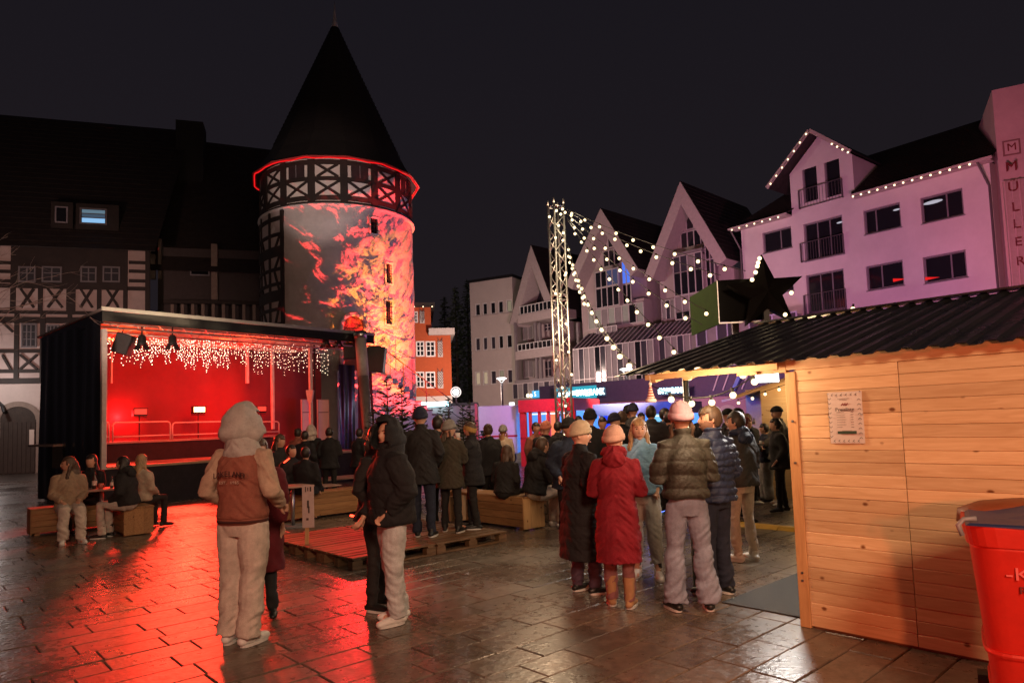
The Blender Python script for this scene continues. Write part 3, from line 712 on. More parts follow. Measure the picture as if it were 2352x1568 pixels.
for k in range(10):
    rad = rr_ if k % 2 == 0 else rr_ * .42; an = PI / 2 + .06 - k * PI / 5; pts.append((rad * math.cos(an), rad * math.sin(an)))
vs = [(p[0], 0, p[1]) for p in pts] + [(p[0], .16, p[1]) for p in pts] + [(0, -.12, 0), (0, .28, 0)]
fs = []
for k in range(10): j = (k + 1) % 10; fs += [(k, j, 20), (j + 10, k + 10, 21), (k, k + 10, j + 10, j)]
q.add(vs, fs); q.build('star_body', M('dark_star_sheet', (0.0035, 0.003, 0.003), rough=0.8, spec=.08), star)
MB().box(-.04, .04, .05, .13, -sc_[1] + 2.75, -rr_ * .3).build('mast', m_black, star)
for k, (u_, v_) in enumerate(((1744, 585), (1741, 595), (1739, 603), (1735, 617), (1727, 634), (1817, 664), (1803, 714))):
    p = P(u_, v_, 10.0)
    l_ = empty('fairy_light', p, 0, None, None, None); put('bulb', ME_BULBH, l_)
    tag(l_, ('topmost bulb above the dark star tip', 'bulb just below the topmost one by the star tip', 'third bulb down beside the star tip', 'fourth bulb down, at the left flank of the star tip', 'lowest bulb left of the star, by the cube sign corner', 'lone bulb near the right point of the dark star', 'bulb below the right point of the dark star')[k], 'bulb', 'bulbs round the dark star')

# ================================================================== buildings round the square
m_pinkw = M('pale_render_wall', (0.60, 0.55, 0.54), rough=0.85, var=0.06, scale=0.6, bump=0.15, bscale=30)
m_tile = M('dark_roof_tiles', (0.020, 0.015, 0.013), rough=0.75, var=0.35, scale=3, bump=0.5, bscale=12)
m_soff = M('eave_soffit', (0.42, 0.36, 0.33), rough=0.8, var=0.1)
m_pipe = M('rain_pipe', (0.09, 0.075, 0.08), rough=0.4)
def c3(X, Y): return (1646.4 + X * .33746, 235.2 + Y * .33746)
def c2(X, Y): return (1215.2 + X * .2625, 392 + Y * .2625)
def c1(X, Y): return (1058.4 + X * .25, 548.8 + Y * .25)
def tiles_on(root, a, b, c, d, per=0.33, name='roof', mat=None, step=0.03):
    """roof plane a(eave left) b(eave right) c(ridge right) d(ridge left), stepped in overlapping tile courses"""
    a, b, c, d = map(Vector, (a, b, c, d)); n = max(2, int((d - a).length / per)); nn = (b - a).cross(d - a).normalized()
    if nn.z < 0: nn = -nn
    q = MB()
    for i in range(n):
        t0, t1 = i / n, (i + 1) / n
        p0, p1, p2, p3 = a.lerp(d, t0), b.lerp(c, t0), b.lerp(c, t1), a.lerp(d, t1)
        q.add([p0 + nn * step, p1 + nn * step, p2, p3, p0 - nn * .02, p1 - nn * .02, p2 - nn * .02, p3 - nn * .02], [(0, 1, 2, 3), (4, 5, 1, 0), (7, 6, 5, 4), (4, 0, 3, 7), (1, 5, 6, 2)])
    return q.build(name, mat or m_tile, root)

# ------------------------------------------------ pink-lit rendered house
PH_ = Frame(P(2150, 900, 34.0), -51.5 + 0)
pk = PH_.root('town_house', 'large pale town house with bulbs along the eaves and a gabled dormer, lit pink', 'building')
def R3(xl, xr, yt, yb):
    a = c3(xl, yt); b = c3(xr, yb); return PH_.rect(a[0], b[0], a[1], b[1])
wins = [R3(312, 510, 864, 1008), R3(595, 862, 794, 1058), R3(1000, 1253, 706, 876), R3(1388, 1680, 614, 797),
        R3(400, 522, 1196, 1290), R3(612, 872, 1152, 1420), R3(1018, 1272, 1092, 1264), R3(1406, 1702, 1026, 1212)]
xL = PH_.hit(*c3(172, 1000))[0]; xR = PH_.hit(*c3(1905, 1000))[0]
zE = PH_.hit(*c3(870, 655))[1]; zE2 = PH_.hit(*c3(1800, 428))[1]; zEl = PH_.hit(*c3(140, 815))[1]
zE = (zE + zE2) / 2
dxa, dxb = PH_.hit(*c3(502, 600))[0], PH_.hit(*c3(930, 500))[0]
w_d = [R3(585, 684, 416, 676), R3(735, 840, 372, 640)]
apx, apz = PH_.hit(*c3(632, 215), ); 
dxm = (dxa + dxb) / 2; zdl = PH_.hit(*c3(500, 410))[1]; zap = PH_.hit(*c3(640, 250))[1]
mb = MB(); wall_with_holes(mb, xL, xR, 0, zE, wins, 0, 0.30)
mb.box(xL, xL + .3, .3, 12, 0, zE); mb.box(xR - .3, xR, .3, 12, 0, zE); mb.box(xL, xR, 12, 12.3, 0, zE)
mb.build('wall', m_pinkw, pk)
zdoor = PH_.hit(*c3(930, 350))[1]
mb = MB(); wall_with_holes(mb, dxa, dxb, zE, zdoor, w_d, -0.004, 0.28)
hgt = (zap - zdoor)
mb.add([(dxa, -.004, zdoor), (dxb, -.004, zdoor), (dxm, -.004, zap), (dxa, .28, zdoor), (dxb, .28, zdoor), (dxm, .28, zap)], [(0, 1, 2), (5, 4, 3)])
mb.add([(dxa, 0.28, zE), (dxa, .28, zdoor), (dxa, 5, zdoor), (dxa, 5, zE)], [(0, 1, 2, 3)]); mb.add([(dxb, 0.28, zE), (dxb, .28, zdoor), (dxb, 5, zdoor), (dxb, 5, zE)], [(0, 1, 2, 3)])
mb.build('dormer_wall', m_pinkw, pk)
m_room = EM('dim_room_light', (0.9, 0.85, 1.0), 0.5, sample=False)
m_glassv = M('violet_reflecting_glass', (0.03, 0.025, 0.045), rough=0.08, var=0, spec=0.9)
vs_ = [(.62,), (.33, .68), (.30,), (.62,), (.5,), (.36, .70), (.40,), (.66,)]
for w_, v_ in zip(wins, vs_): window(pk, *w_, m_wframe, m_glassd, vs=v_, yf=.12, fw_=.09)
for w_ in w_d: window(pk, *w_, m_wframe, m_glassd, vs=(), yf=.12, fw_=.07)
for w_ in wins: MB().box(w_[0] - .05, w_[1] + .05, -.05, .10, w_[2] - .05, w_[2] - .003).build('sill', m_gray, pk)
for (xl, xr, zt_, zb_, n_) in ((*PH_.rect(c3(575, 0)[0], c3(870, 0)[0], c3(0, 928)[1], c3(0, 1062)[1])[:2], *PH_.rect(c3(575, 0)[0], c3(870, 0)[0], c3(0, 928)[1], c3(0, 1062)[1])[2:][::-1], 16),
                          (*PH_.rect(c3(600, 0)[0], c3(885, 0)[0], c3(0, 1290)[1], c3(0, 1430)[1])[:2], *PH_.rect(c3(600, 0)[0], c3(885, 0)[0], c3(0, 1290)[1], c3(0, 1430)[1])[2:][::-1], 16),
                          (*PH_.rect(c3(562, 0)[0], c3(862, 0)[0], c3(0, 560)[1], c3(0, 690)[1])[:2], *PH_.rect(c3(562, 0)[0], c3(862, 0)[0], c3(0, 560)[1], c3(0, 690)[1])[2:][::-1], 14)):
    rl = MB(); rl.box(xl, xr, -.16, -.12, zt_ - .03, zt_); rl.box(xl, xr, -.16, -.12, zb_, zb_ + .03)
    rl.box(xl, xl + .03, -.16, 0, zb_, zt_); rl.box(xr - .03, xr, -.16, 0, zb_, zt_)
    ro = rl.build('balcony_rail', m_pipe, pk)
    for k in range(1, n_): MB().box(xl + (xr - xl) * k / n_ - .008, xl + (xr - xl) * k / n_ + .008, -.148, -.132, zb_ + .03, zt_ - .03).build('baluster', m_pipe, ro)
# ceiling lights seen through two panes
for (u_, v_, w2) in ((c3(1470, 678)[0], c3(0, 678)[1], .9), (c3(1222, 730)[0], c3(0, 730)[1], .35), (c3(835, 817)[0], c3(0, 817)[1], .35)):
    x_, z_ = PH_.hit(u_, v_, .10); MB().ball((x_, .118, z_), (w2 / 2, .01, .09 if w2 > .5 else .05), 16, 6).build('ceiling_light', m_room, pk)
m_redl = EM('red_reflection_panel', (1.0, 0.02, 0.02), 0.8, sample=False)  # red reflections in the panes, made as glowing triangles
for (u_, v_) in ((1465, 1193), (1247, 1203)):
    x_, z_ = PH_.hit(*c3(u_, v_), .1); q = MB(); q.add([(x_ - .35, .115, z_ + .10), (x_ - .35, .115, z_ - .08), (x_ + .35, .115, z_ - .03)], [(0, 1, 2)]); q.build('painted_reflection', m_redl, pk)
# roof
zRr = PH_.hit(*c3(1470, 180), 5.0)[1]
tiles_on(pk, (dxb + .05, -.55, zE + .02), (xR + .3, -.55, zE + .02), (xR + .3, 6.0, zRr), (dxb - 2.5, 6.0, zRr))
tiles_on(pk, (xL - .4, -.55, zE - .0), (dxa - .02, -.55, zE - .0), (dxa + 2, 6.0, zRr), (xL + 2.6, 6.0, zRr))
tiles_on(pk, (xR + .3, 12.5, zE), (xL - .4, 12.5, zE), (xL + 2.6, 6.0, zRr), (xR + .3, 6.0, zRr))
tiles_on(pk, (xL - .4, 12.5, zE), (xL - .4, -.55, zE), (xL + 2.6, 6.0, zRr), (xL + 2.6, 6.0, zRr), name='roof')
MB().box(dxb + .05, xR + .2, -.5, .0, zE - .10, zE - .003).build('soffit', m_soff, pk)
MB().box(xL - .35, dxa - .02, -.5, .0, zE - .10, zE - .003).build('soffit', m_soff, pk)
MB().bar((dxb + .05, -.6, zE - .02), (xR + .3, -.6, zE - .02), .12).build('gutter', m_soff, pk)
MB().bar((xL - .5, -.6, zE - .02), (dxa - .02, -.6, zE - .02), .12).build('gutter', m_soff, pk)
ov = .95
zl_ = zap + .12; sl_ = (zap - zdoor) / (dxm - dxa)
for s, xe in ((-1, dxa - ov), (1, dxb + .35)):
    ze_ = zl_ - sl_ * abs(dxm - xe)
    q = MB(); q.add([(xe, -.9, ze_), (dxm, -.9, zl_), (dxm, 6, zl_), (xe, 6, ze_), (xe, -.9, ze_ + .12), (dxm, -.9, zl_ + .12), (dxm, 6, zl_ + .12), (xe, 6, ze_ + .12)],
                    [(0, 1, 2, 3), (7, 6, 5, 4), (0, 4, 5, 1), (1, 5, 6, 2), (2, 6, 7, 3), (3, 7, 4, 0)]); q.build('dormer_roof', m_tile, pk)
    MB().bar((xe, -.95, ze_ + .02), (dxm, -.95, zl_ + .02), .08, .20).build('verge_board', m_soff, pk)
q = MB(); q.ball((0, 0, 0), 0.05, 8, 6); ME_FAR = q.mesh('bulb', EM('eave_bulb', (1.0, 0.74, 0.46), 3.0, sample=False), True)
def bulbs_row(pts, n, label):
    a = Vector(pts[0]); rt = empty('string_light', a, 0, label, 'string lights', 'light strings on the eaves')
    ln = sum((Vector(pts[i + 1]) - Vector(pts[i])).length for i in range(len(pts) - 1)); MB().tube([Vector(p) - a for p in pts], .012, 4).build('cable', m_cable, rt)
    k = 0; acc = 0; step = ln / (n - 1)
    for i in range(len(pts) - 1):
        p, q_ = Vector(pts[i]), Vector(pts[i + 1]); L = (q_ - p).length
        while k * step <= acc + L + 1e-6 and k < n:
            put('bulb', ME_FAR, rt, p.lerp(q_, (k * step - acc) / L) - a); k += 1
        acc += L
    return rt
W = PH_.w
bulbs_row([W(dxb + .2, -.68, zE - .12), W(xR - .6, -.68, zE - .12)], 14, 'long row of bulbs under the right-hand eave of the pink-lit house')
bulbs_row([W(xL - .2, -.68, zE - .12), W(dxa - .5, -.68, zE - .12)], 7, 'short row of bulbs under the left eave of the pink-lit house')
xa_ = dxa - ov + .3
bulbs_row([W(xa_, -1.02, zl_ - sl_ * (dxm - xa_) - .1), W(dxm - .15, -1.02, zl_ - .16)], 7, 'bulbs climbing the left verge of the dormer gable')
bulbs_row([W(dxm + 1.25, -1.02, zl_ - sl_ * 1.25 - .1), W(dxb + .25, -1.02, zl_ - sl_ * (dxb + .25 - dxm) - .1)], 4, 'bulbs on the right verge of the dormer gable')
# rain pipes
MB().tube([(xR - .35, -.55, zE), (xR - .05, -.1, zE - 1.2), (xR - .05, -.1, 0)], .055, 8).build('rain_pipe', m_pipe, pk)
MB().tube([(xL - .4, -.55, zE - .05), (xL - .05, -.1, zE - 1.3), (xL - .05, -.1, 0)], .055, 8).build('rain_pipe', m_pipe, pk)

# ------------------------------------------------ shop block at the far right with vertical lettering
m_shopw = M('shop_wall_panel', (0.50, 0.36, 0.33), rough=0.8, var=0.08, scale=0.8)
MU = Frame(P(2300, 900, 31.6), -28)
mu = MU.root('department_store', 'tall red-lit store block with dark vertical lettering at the right edge', 'building')
x0, zt_ = MU.hit(2278, 208); x1 = x0 + 9
MB().box(x0, x1, 0, 10, 0, zt_).build('wall', m_shopw, mu)
zb2 = MU.hit(2285, 385)[1]
MB().box(x0 + .10, x1, -.18, -.003, 0, MU.hit(2300, 420)[1]).build('sign_panel', M('shop_sign_panel', (0.40, 0.30, 0.26), rough=0.7, var=0.1), mu)
for k in range(3): 
    MB().box(x0 + .10 + .28 * k, x0 + .16 + .28 * k, -.24, -.182, 0, MU.hit(2300, 420)[1]).build('fin', m_shopw, mu)
m_letr = M('dark_red_letters', (0.16, 0.012, 0.015), rough=0.6, var=0)
for ch, u_, v_, sz in (('M', 2319, 383, .62), ('Ü', 2323, 430, .62), ('L', 2328, 476, .62), ('L', 2331, 515, .62), ('E', 2335, 556, .58), ('R', 2340, 600, .58)):
    x_, z_ = MU.hit(2323 + (u_ - 2319), v_, -.2); text('lettering', ch, sz, m_letr, mu, (x_, -.2, z_), ext=.04)
x_, z_ = MU.hit(2325, 336, -.2)
q = MB(); q.box(x_ - .34, x_ + .34, -.03, -.004, z_ - .36, z_ + .36); q.build('logo_plate', M('logo_ink', (0.22, 0.11, 0.10), rough=.8), mu)
q = MB(); q.box(x_ - .27, x_ + .27, -.05, -.032, z_ - .29, z_ + .29); q.build('logo_field', m_shopw, mu)
text('logo_letter', 'M', .5, m_letr, mu, (x_, -.06, z_), ext=.01)

# ------------------------------------------------ three gabled glass-fronted houses
m_gw = M('mauve_plaster', (0.40, 0.32, 0.32), rough=0.85, var=0.08, scale=0.7)
m_mull = M('light_mullion', (0.50, 0.44, 0.45), rough=0.5, metal=0.2, var=0.05)
m_verge = M('verge_plaster', (0.42, 0.35, 0.34), rough=0.85, var=0.1)
m_lg = M('pale_blind', (0.30, 0.34, 0.30), rough=0.6, var=0.1); m_gl2 = M('violet_glass', (0.05, 0.045, 0.06), rough=0.16, var=0, spec=0.4)
m_greyp = M('grey_spandrel', (0.22, 0.19, 0.20), rough=0.6, var=0.12, scale=1.5)
m_bluew = EM('blue_lit_blind', (0.10, 0.22, 1.0), 0.9, sample=False)
m_viol = EM('violet_lit_blind', (0.22, 0.22, 0.45), 0.25, sample=False)
def glazing(root, x0, x1, z0, z1, y, nx, nz, panes, name='window', fr=.07, mull=None):
    mull = mull or m_mull
    q = MB()
    for i in range(nx + 1):
        x = x0 + (x1 - x0) * i / nx; q.box(x - fr / 2, x + fr / 2, y - .04, y + .04, z0, z1)
    for j in range(nz + 1):
        z = z0 + (z1 - z0) * j / nz; q.box(x0 - fr / 2, x1 + fr / 2, y - .05, y + .034, z - fr / 2, z + fr / 2)
    f = q.build(name, mull, root); k = 0
    for j in range(nz):
        for i in range(nx):
            a, b = x0 + (x1 - x0) * i / nx, x0 + (x1 - x0) * (i + 1) / nx; c, d = z0 + (z1 - z0) * j / nz, z0 + (z1 - z0) * (j + 1) / nz
            MB().box(a + fr / 2, b - fr / 2, y, y + .02, c + fr / 2, d - fr / 2).build('pane', panes[(j * nx + i) % len(panes)], f)
    return f
GZ = -46
def gable_house(tag_, apex, eL, eR, depth, baseL, ridge_len, zlow=0):
    fr = Frame(P(apex[0], 900, depth), GZ); xa_, za_ = fr.hit(*apex); xl, zl = fr.hit(*eL); xr, zr = fr.hit(*eR)
    rt = fr.root('gabled_house', tag_, 'building'); return fr, rt, xa_, za_, xl, zl, xr, zr
def gable_build(fr, rt, xa_, za_, xl, xr, ze_, ridge=9.0, y_in=1.2, y_v=-.2):
    q = MB()   # recessed gable wall
    q.prism([(xl + .5, 0), (xr - .5, 0), (xr - .5, ze_), (xa_, za_ - .9), (xl + .5, ze_)], y_in, y_in + .25); q.build('gable_wall', m_gw, rt)
    q = MB(); q.box(xl + .3, xl + .5, y_in, ridge, 0, ze_ - .3); q.box(xr - .5, xr - .3, y_in, ridge, 0, ze_ - .3); q.build('wall', m_gw, rt)
    for s, xe in ((-1, xl), (1, xr)):
        d = Vector((xe - xa_, 0, ze_ - za_)).normalized()
        nrm = Vector((-d.z, 0, d.x)) if s < 0 else Vector((d.z, 0, -d.x))
        if nrm.z < 0: nrm = -nrm
        t = -nrm * .75
        A = Vector((xa_, 0, za_)); B = Vector((xe, 0, ze_))
        q = MB(); vs = []
        for yy in (y_v, y_in + .1): vs += [(A.x, yy, A.z), (B.x, yy, B.z), (B.x + t.x, yy, B.z + t.z), (A.x, yy, A.z - .75 / max(.2, abs(nrm.z)))]
        q.add(vs, [(0, 1, 2, 3), (7, 6, 5, 4), (0, 4, 5, 1), (1, 5, 6, 2), (2, 6, 7, 3), (3, 7, 4, 0)]); q.build('verge', m_verge, rt)
        tiles_on(rt, (xe, y_v, ze_ + .02), (xe, ridge, ze_ + .02), (xa_, ridge, za_ + .02), (xa_, y_v, za_ + .02), per=.4)
# first (nearest the pink house)
fr, rt, xa_, za_, xl, zl, xr, zr = gable_house('tallest gabled house with a high glazed bay, next to the pink-lit house', c2(1335, 97), c2(985, 950), c2(1740, 715), 45.0, None, 9)
ze_ = zr * .62 + zl * .38
gable_build(fr, rt, xa_, za_, xa_ - (xr - xa_) * 1.06, xr, ze_ - .2, ridge=9)
def RR(fr, xl, xr, yt, yb, d=0, cc=c2):
    a = cc(xl, yt); b = cc(xr, yb); return fr.rect(a[0], b[0], a[1], b[1], d)
x0, x1, z0, z1 = RR(fr, 1328, 1560, 520, 660, 1.1); glazing(rt, x0, x1, z0, z1, 1.12, 4, 1, [m_glassd])
x0, x1, z0, z1 = RR(fr, 1375, 1500, 375, 505, 1.1); glazing(rt, x0, x1, z0, z1, 1.12, 2, 1, [m_glassd, m_gl2])
x0, x1, z0, z1 = RR(fr, 1272, 1525, 730, 1290, -.3)
zB1 = z0
q = MB(); q.box(x0, x1, -.25, 1.2, z1 + .02, z1 + .25); q.build('bay_roof', m_greyp, rt)
glazing(rt, x0, x1, z0 + (z1 - z0) * .74, z1, -.3, 4, 1, [m_gl2, m_gl2, m_greyp, m_gl2])
glazing(rt, x0, x1, z0 + (z1 - z0) * .38, z0 + (z1 - z0) * .74, -.3, 4, 1, [m_glassd])
glazing(rt, x0, x1, z0 + (z1 - z0) * .12, z0 + (z1 - z0) * .37, -.3, 4, 1, [m_greyp])
glazing(rt, x0, x1, z0, z0 + (z1 - z0) * .12, -.3, 4, 1, [m_glassd])
x3 = RR(fr, 1525, 1640, 690, 1080, .3)[1]
glazing(rt, x1 + .05, x3, z0 + (z1 - z0) * .38, z1 + .5, .1, 2, 3, [m_glassd, m_gl2])
q = MB(); q.box(x0 + .05, x1 - .05, -.2, 1.0, z0 - .02, z1 - .1); q.build('bay_core', m_gw, rt)
x0b, x1b, z0b, z1b = RR(fr, 1160, 1272, 1130, 1300, .9); glazing(rt, x0b, x1b, z0b, z1b, .95, 3, 1, [m_greyp, m_gl2])
# sloped glass canopy roof with ribs + winter garden under it
def canopy(fr, rt, u0, u1, vtop, vbot, depth_out=2.4, n=11, cc=c2, d0=-.4):
    xa = fr.hit(*cc(u0, vbot), -depth_out)[0]; xb = fr.hit(*cc(u1, vbot), -depth_out)[0]
    zb = fr.hit(*cc((u0 + u1) / 2, vbot), -depth_out)[1]; zt = fr.hit(*cc((u0 + u1) / 2, vtop), d0)[1]
    g = MB().add([(xa, -depth_out, zb), (xb, -depth_out, zb), (xb, d0, zt), (xa, d0, zt)], [(0, 1, 2, 3)]).build('canopy_glass', M('canopy_dark_glass', (0.03, 0.022, 0.025), rough=.25, var=0), rt)
    for i in range(n + 1):
        x = xa + (xb - xa) * i / n; MB().bar((x, -depth_out, zb + .03), (x, d0, zt + .03), .05).build('glazing_bar', m_mull, g)
    return xa, xb, zb
xa2, xb2, zb2 = canopy(fr, rt, 1030, 1560, 1320, 1440, 2.2, 12)
glazing(rt, xa2, xb2 + 1.5, zb2 - 3.4, zb2 - .02, -2.2, 13, 1, [m_greyp, m_greyp, m_gl2], fr=.06)
# angled conservatory bay, violet framed
m_vmull = M('violet_mullion', (0.42, 0.40, 0.52), rough=.5)
x0, x1, z0, z1 = RR(fr, 1465, 1960, 1320, 1560, -3.2)
glazing(rt, x0, x1 + 2.5, zb2 - 3.5, z1, -3.2, 9, 3, [m_gl2, m_greyp, m_gl2], fr=.07, mull=m_vmull)
q = MB(); q.box(x0 + .1, x1 + 2.4, -3.1, -2.3, zb2 - 3.5, z1 - .05); q.build('conservatory_core', m_greyp, rt)
G1 = fr; G1r = rt; xbase1 = xb2
# second
fr, rt, xa_, za_, xl, zl, xr, zr = gable_house('middle gabled house with a blue-lit window pane in its bay', c2(640, 332), c2(370, 1080), c2(905, 800), 49.5, None, 9)
gable_build(fr, rt, xa_, za_, xa_ - (xr - xa_) * 1.5, xr + .6, zr - .6, ridge=9)
x0, x1, z0, z1 = RR(fr, 585, 785, 870, 1190, -.3)
q = MB(); q.box(x0 + .05, x1 - .05, -.2, 1.2, z0, z1 - .1); q.build('bay_core', m_gw, rt)
glazing(rt, x0, x1, z0 + (z1 - z0) * .56, z1, -.3, 4, 1, [m_glassd, m_glassd, m_viol, m_viol])
glazing(rt, x0, x1, z0, z0 + (z1 - z0) * .54, -.3, 4, 1, [m_glassd])
x3 = RR(fr, 800, 892, 870, 1190, .1)[1]
glazing(rt, x1 + .05, x3, z0 + (z1 - z0) * .56, z1 + .45, .1, 2, 1, [m_bluew])
glazing(rt, x1 + .05, x3, z0, z0 + (z1 - z0) * .54, .1, 2, 1, [m_glassd])
a0, a1, b0, b1 = RR(fr, 650, 795, 690, 830, 1.1); glazing(rt, a0, a1, b0, b1, 1.12, 3, 1, [m_glassd])
a0, a1, b0, b1 = RR(fr, 690, 745, 560, 670, 1.1); glazing(rt, a0, a1, b0, b1, 1.12, 1, 1, [m_glassd])
a0, a1, b0, b1 = RR(fr, 520, 1005, 1190, 1355, .2); glazing(rt, a0, a1, b0, b1, .2, 8, 1, [m_lg, m_lg, m_greyp, m_lg, m_greyp, m_lg, m_glassd, m_lg])
q = MB(); q.box(a0, a1, .3, 1.3, b0 - 2, b1 + .3); q.build('wall_core', m_gw, rt)
a0, a1, b0, b1 = RR(fr, 590, 770, 1365, 1425, -.6); glazing(rt, a0, a1, b0, b1, -.6, 4, 1, [m_greyp])
xa2, xb2, zb2 = canopy(fr, rt, 385, 1030, 1400, 1520, 2.2, 14)
glazing(rt, xa2, xb2 + .5, zb2 - 4.4, zb2 - .02, -2.2, 14, 2, [m_greyp, m_gl2, m_greyp, m_greyp, m_glassd, m_gl2, m_greyp], fr=.06)
MB().box(xa2 + .1, xb2 + 14, -2.1, 1, 0.0, zb2 - 3.4).build('base_wall', m_greyp, rt)
G2 = fr
# third, with balconies
fr, rt, xa_, za_, xl, zl, xr, zr = gable_house('smallest gabled house with open balconies, beside the white office block', c1(660, 58), c1(480, 775), c1(872, 600), 56.0, None, 9)
gable_build(fr, rt, xa_, za_, xa_ - (xr - xa_) * 1.25, xr + .3, zr - .9, ridge=9, y_in=1.6)
a0, a1, b0, b1 = RR(fr, 590, 800, 385, 590, 1.5, c1); glazing(rt, a0, a1, b0, b1, 1.5, 4, 1, [m_glassd, m_glassd, m_gl2])
a0, a1, b0, b1 = RR(fr, 640, 725, 200, 370, 1.5, c1); glazing(rt, a0, a1, b0, b1, 1.5, 2, 1, [m_glassd])
for (xl_, xr_, vt_, vb_, n_) in ((545, 870, 590, 665, 9), (525, 870, 945, 1005, 9)):
    a0, a1, b0, b1 = RR(fr, xl_, xr_, vt_, vb_, -.3, c1)
    glazing(rt, a0, a1, b0, b1, -.3, n_, 1, [m_glassd], name='balcony_rail', mull=m_white, fr=.05)
    MB().box(a0 - .2, a1 + .5, -.45, 1.6, b0 - .75, b0 - .05).build('balcony_slab', m_verge, rt)
for u_ in (505, 690, 730, 1080):
    x_ = fr.hit(*c1(u_, 900), -.2)[0]; MB().box(x_ - .1, x_ + .1, -.3, -.1, 0, fr.hit(*c1(u_, 770), -.2)[1]).build('balcony_post', m_greyp, rt)
for (u0_, u1_, vt_, vb_) in ((575, 665, 800, 920), (770, 830, 780, 840), (580, 668, 1110, 1270), (775, 835, 1120, 1260)):
    a0, a1, b0, b1 = RR(fr, u0_, u1_, vt_, vb_, 1.5, c1); glazing(rt, a0, a1, b0, b1, 1.5, 2, 2 if u0_ > 700 else 1, [m_gl2 if u0_ > 700 else m_greyp], mull=m_mull)
a0, a1, b0, b1 = RR(fr, 480, 900, 1315, 1455, -1.2, c1); glazing(rt, a0, a1 + 2, b0, b1, -1.2, 12, 1, [m_gl2, m_greyp], fr=.06)
MB().box(a0 + .1, a1 + 1.9, -1.1, 1.5, 0, b1 + .3).build('base_wall', m_greyp, rt)
m_wl = EM('warm_small_lamp', (1.0, .9, .5), 6, sample=False)
for u_ in (615, 645): x_, z_ = fr.hit(*c1(u_, 1437), -1.4); MB().ball((x_, -1.4, z_), .12).build('wall_lamp', m_wl, rt)
x_, z_ = fr.hit(*c1(688, 1425), -1.4); MB().box(x_ - .35, x_ + .35, -1.45, -1.35, z_ - .28, z_ + .28).build('blue_sign', EM('blue_sign', (.1, .45, .8), 1.2, sample=False), rt)
text('lettering', 'S', .5, EM('sign_white', (1, 1, 1), 2.0, sample=False), rt, (x_, -1.47, z_), ext=.01)

# bank fascia with lit signs
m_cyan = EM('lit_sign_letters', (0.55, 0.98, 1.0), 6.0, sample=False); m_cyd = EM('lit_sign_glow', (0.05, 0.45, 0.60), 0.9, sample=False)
def bank(uc, vc, ut0, Y, label, wpx):
    p = P(uc, vc, Y); s = empty('bank_sign', p, R(-42), label, 'sign')
    wd = wpx / F * Y / math.cos(R(42)); h_ = wd * .20
    text('lettering', 'BW', h_ * 1.5, m_cyan, s, (-wd * .36, -.06, 0), ext=.03, sx=.80)
    for k in range(3): MB().box(-wd * .17, wd * .02, -.09, -.04, (k - 1) * h_ * .40 - h_ * .09, (k - 1) * h_ * .40 + h_ * .09).build('logo_bar', m_cyan, s)
    text('lettering', 'BANK', h_ * 1.5, m_cyan, s, (wd * .29, -.06, 0), ext=.03, sx=.72)
    MB().box(-wd * .56, wd * .62, 0, .06, -h_ * .8, h_ * .8).build('sign_back', M('sign_back_panel', (.02, .03, .07), rough=.5, var=0), s); return s
bank(1356, 901, 0, 38.0, 'glowing pale cyan bank sign behind the truss mast', 52)
bank(1543, 897, 0, 34.0, 'glowing pale cyan bank sign beyond the canopy prop', 46)
s_ = empty('lit_fascia_strip', P(1318, 902, 38.6), R(-42), 'pale cyan lit strip beside the left bank sign', 'sign'); MB().box(-1.1, .9, 0, .05, -.12, .12).build('strip', m_cyan, s_)
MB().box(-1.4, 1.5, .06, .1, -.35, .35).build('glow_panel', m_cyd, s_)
# dark fascia and arcade wall below, right part
AR = Frame(P(1600, 940, 36.0), -42)
ar = AR.root('arcade_building', 'low mauve arcade wall with round arches and a dark fascia, behind the crowd', 'building')
m_arc = M('arcade_plaster', (0.36, 0.22, 0.26), rough=.85, var=.08)
x0, z0 = AR.hit(1320, 925); x1, z1 = AR.hit(1760, 925)
x1 += 3; zt_ = AR.hit(1600, 912)[1]
MB().box(x0, x1, 0, .3, 0, zt_).build('wall', m_arc, ar)
MB().box(x0 - 2, x1, -.9, .0, zt_ + .002, zt_ + 1.15).build('fascia', M('violet_fascia', (.07, .055, .10), rough=.4), ar)
m_cream = M('cream_recess', (0.42, 0.36, 0.33), rough=.8)
for (ua, ub) in ((1655, 1690), (1718, 1752), (1768, 1792)):
    a0, _ = AR.hit(ua, 950); b0, _ = AR.hit(ub, 950); zc = AR.hit(ua, 940)[1]; r_ = (b0 - a0) / 2
    pts = [(a0, 0.3), (b0, 0.3)] + [((a0 + b0) / 2 + r_ * math.cos(t * PI / 10), zc + .55 * r_ * math.sin(t * PI / 10)) for t in range(11)]
    MB().prism(pts, -.03, -.004).build('arch', m_cream, ar)
MB().bar((AR.hit(1690, 925, -1)[0], -1.2, zt_ + .2), (AR.hit(1770, 925, -1)[0], -1.2, zt_ + 3.4), .16).build('strut', M('blue_steel', (.12, .2, .5), rough=.4), ar)
for k in range(4): MB().bar((AR.hit(1640 + 22 * k, 925, -1)[0], -1.0, zt_ + .25), (AR.hit(1660 + 24 * k, 925, -1)[0], -1.0, zt_ + 1.35), .06).build('stay', m_mull, ar)

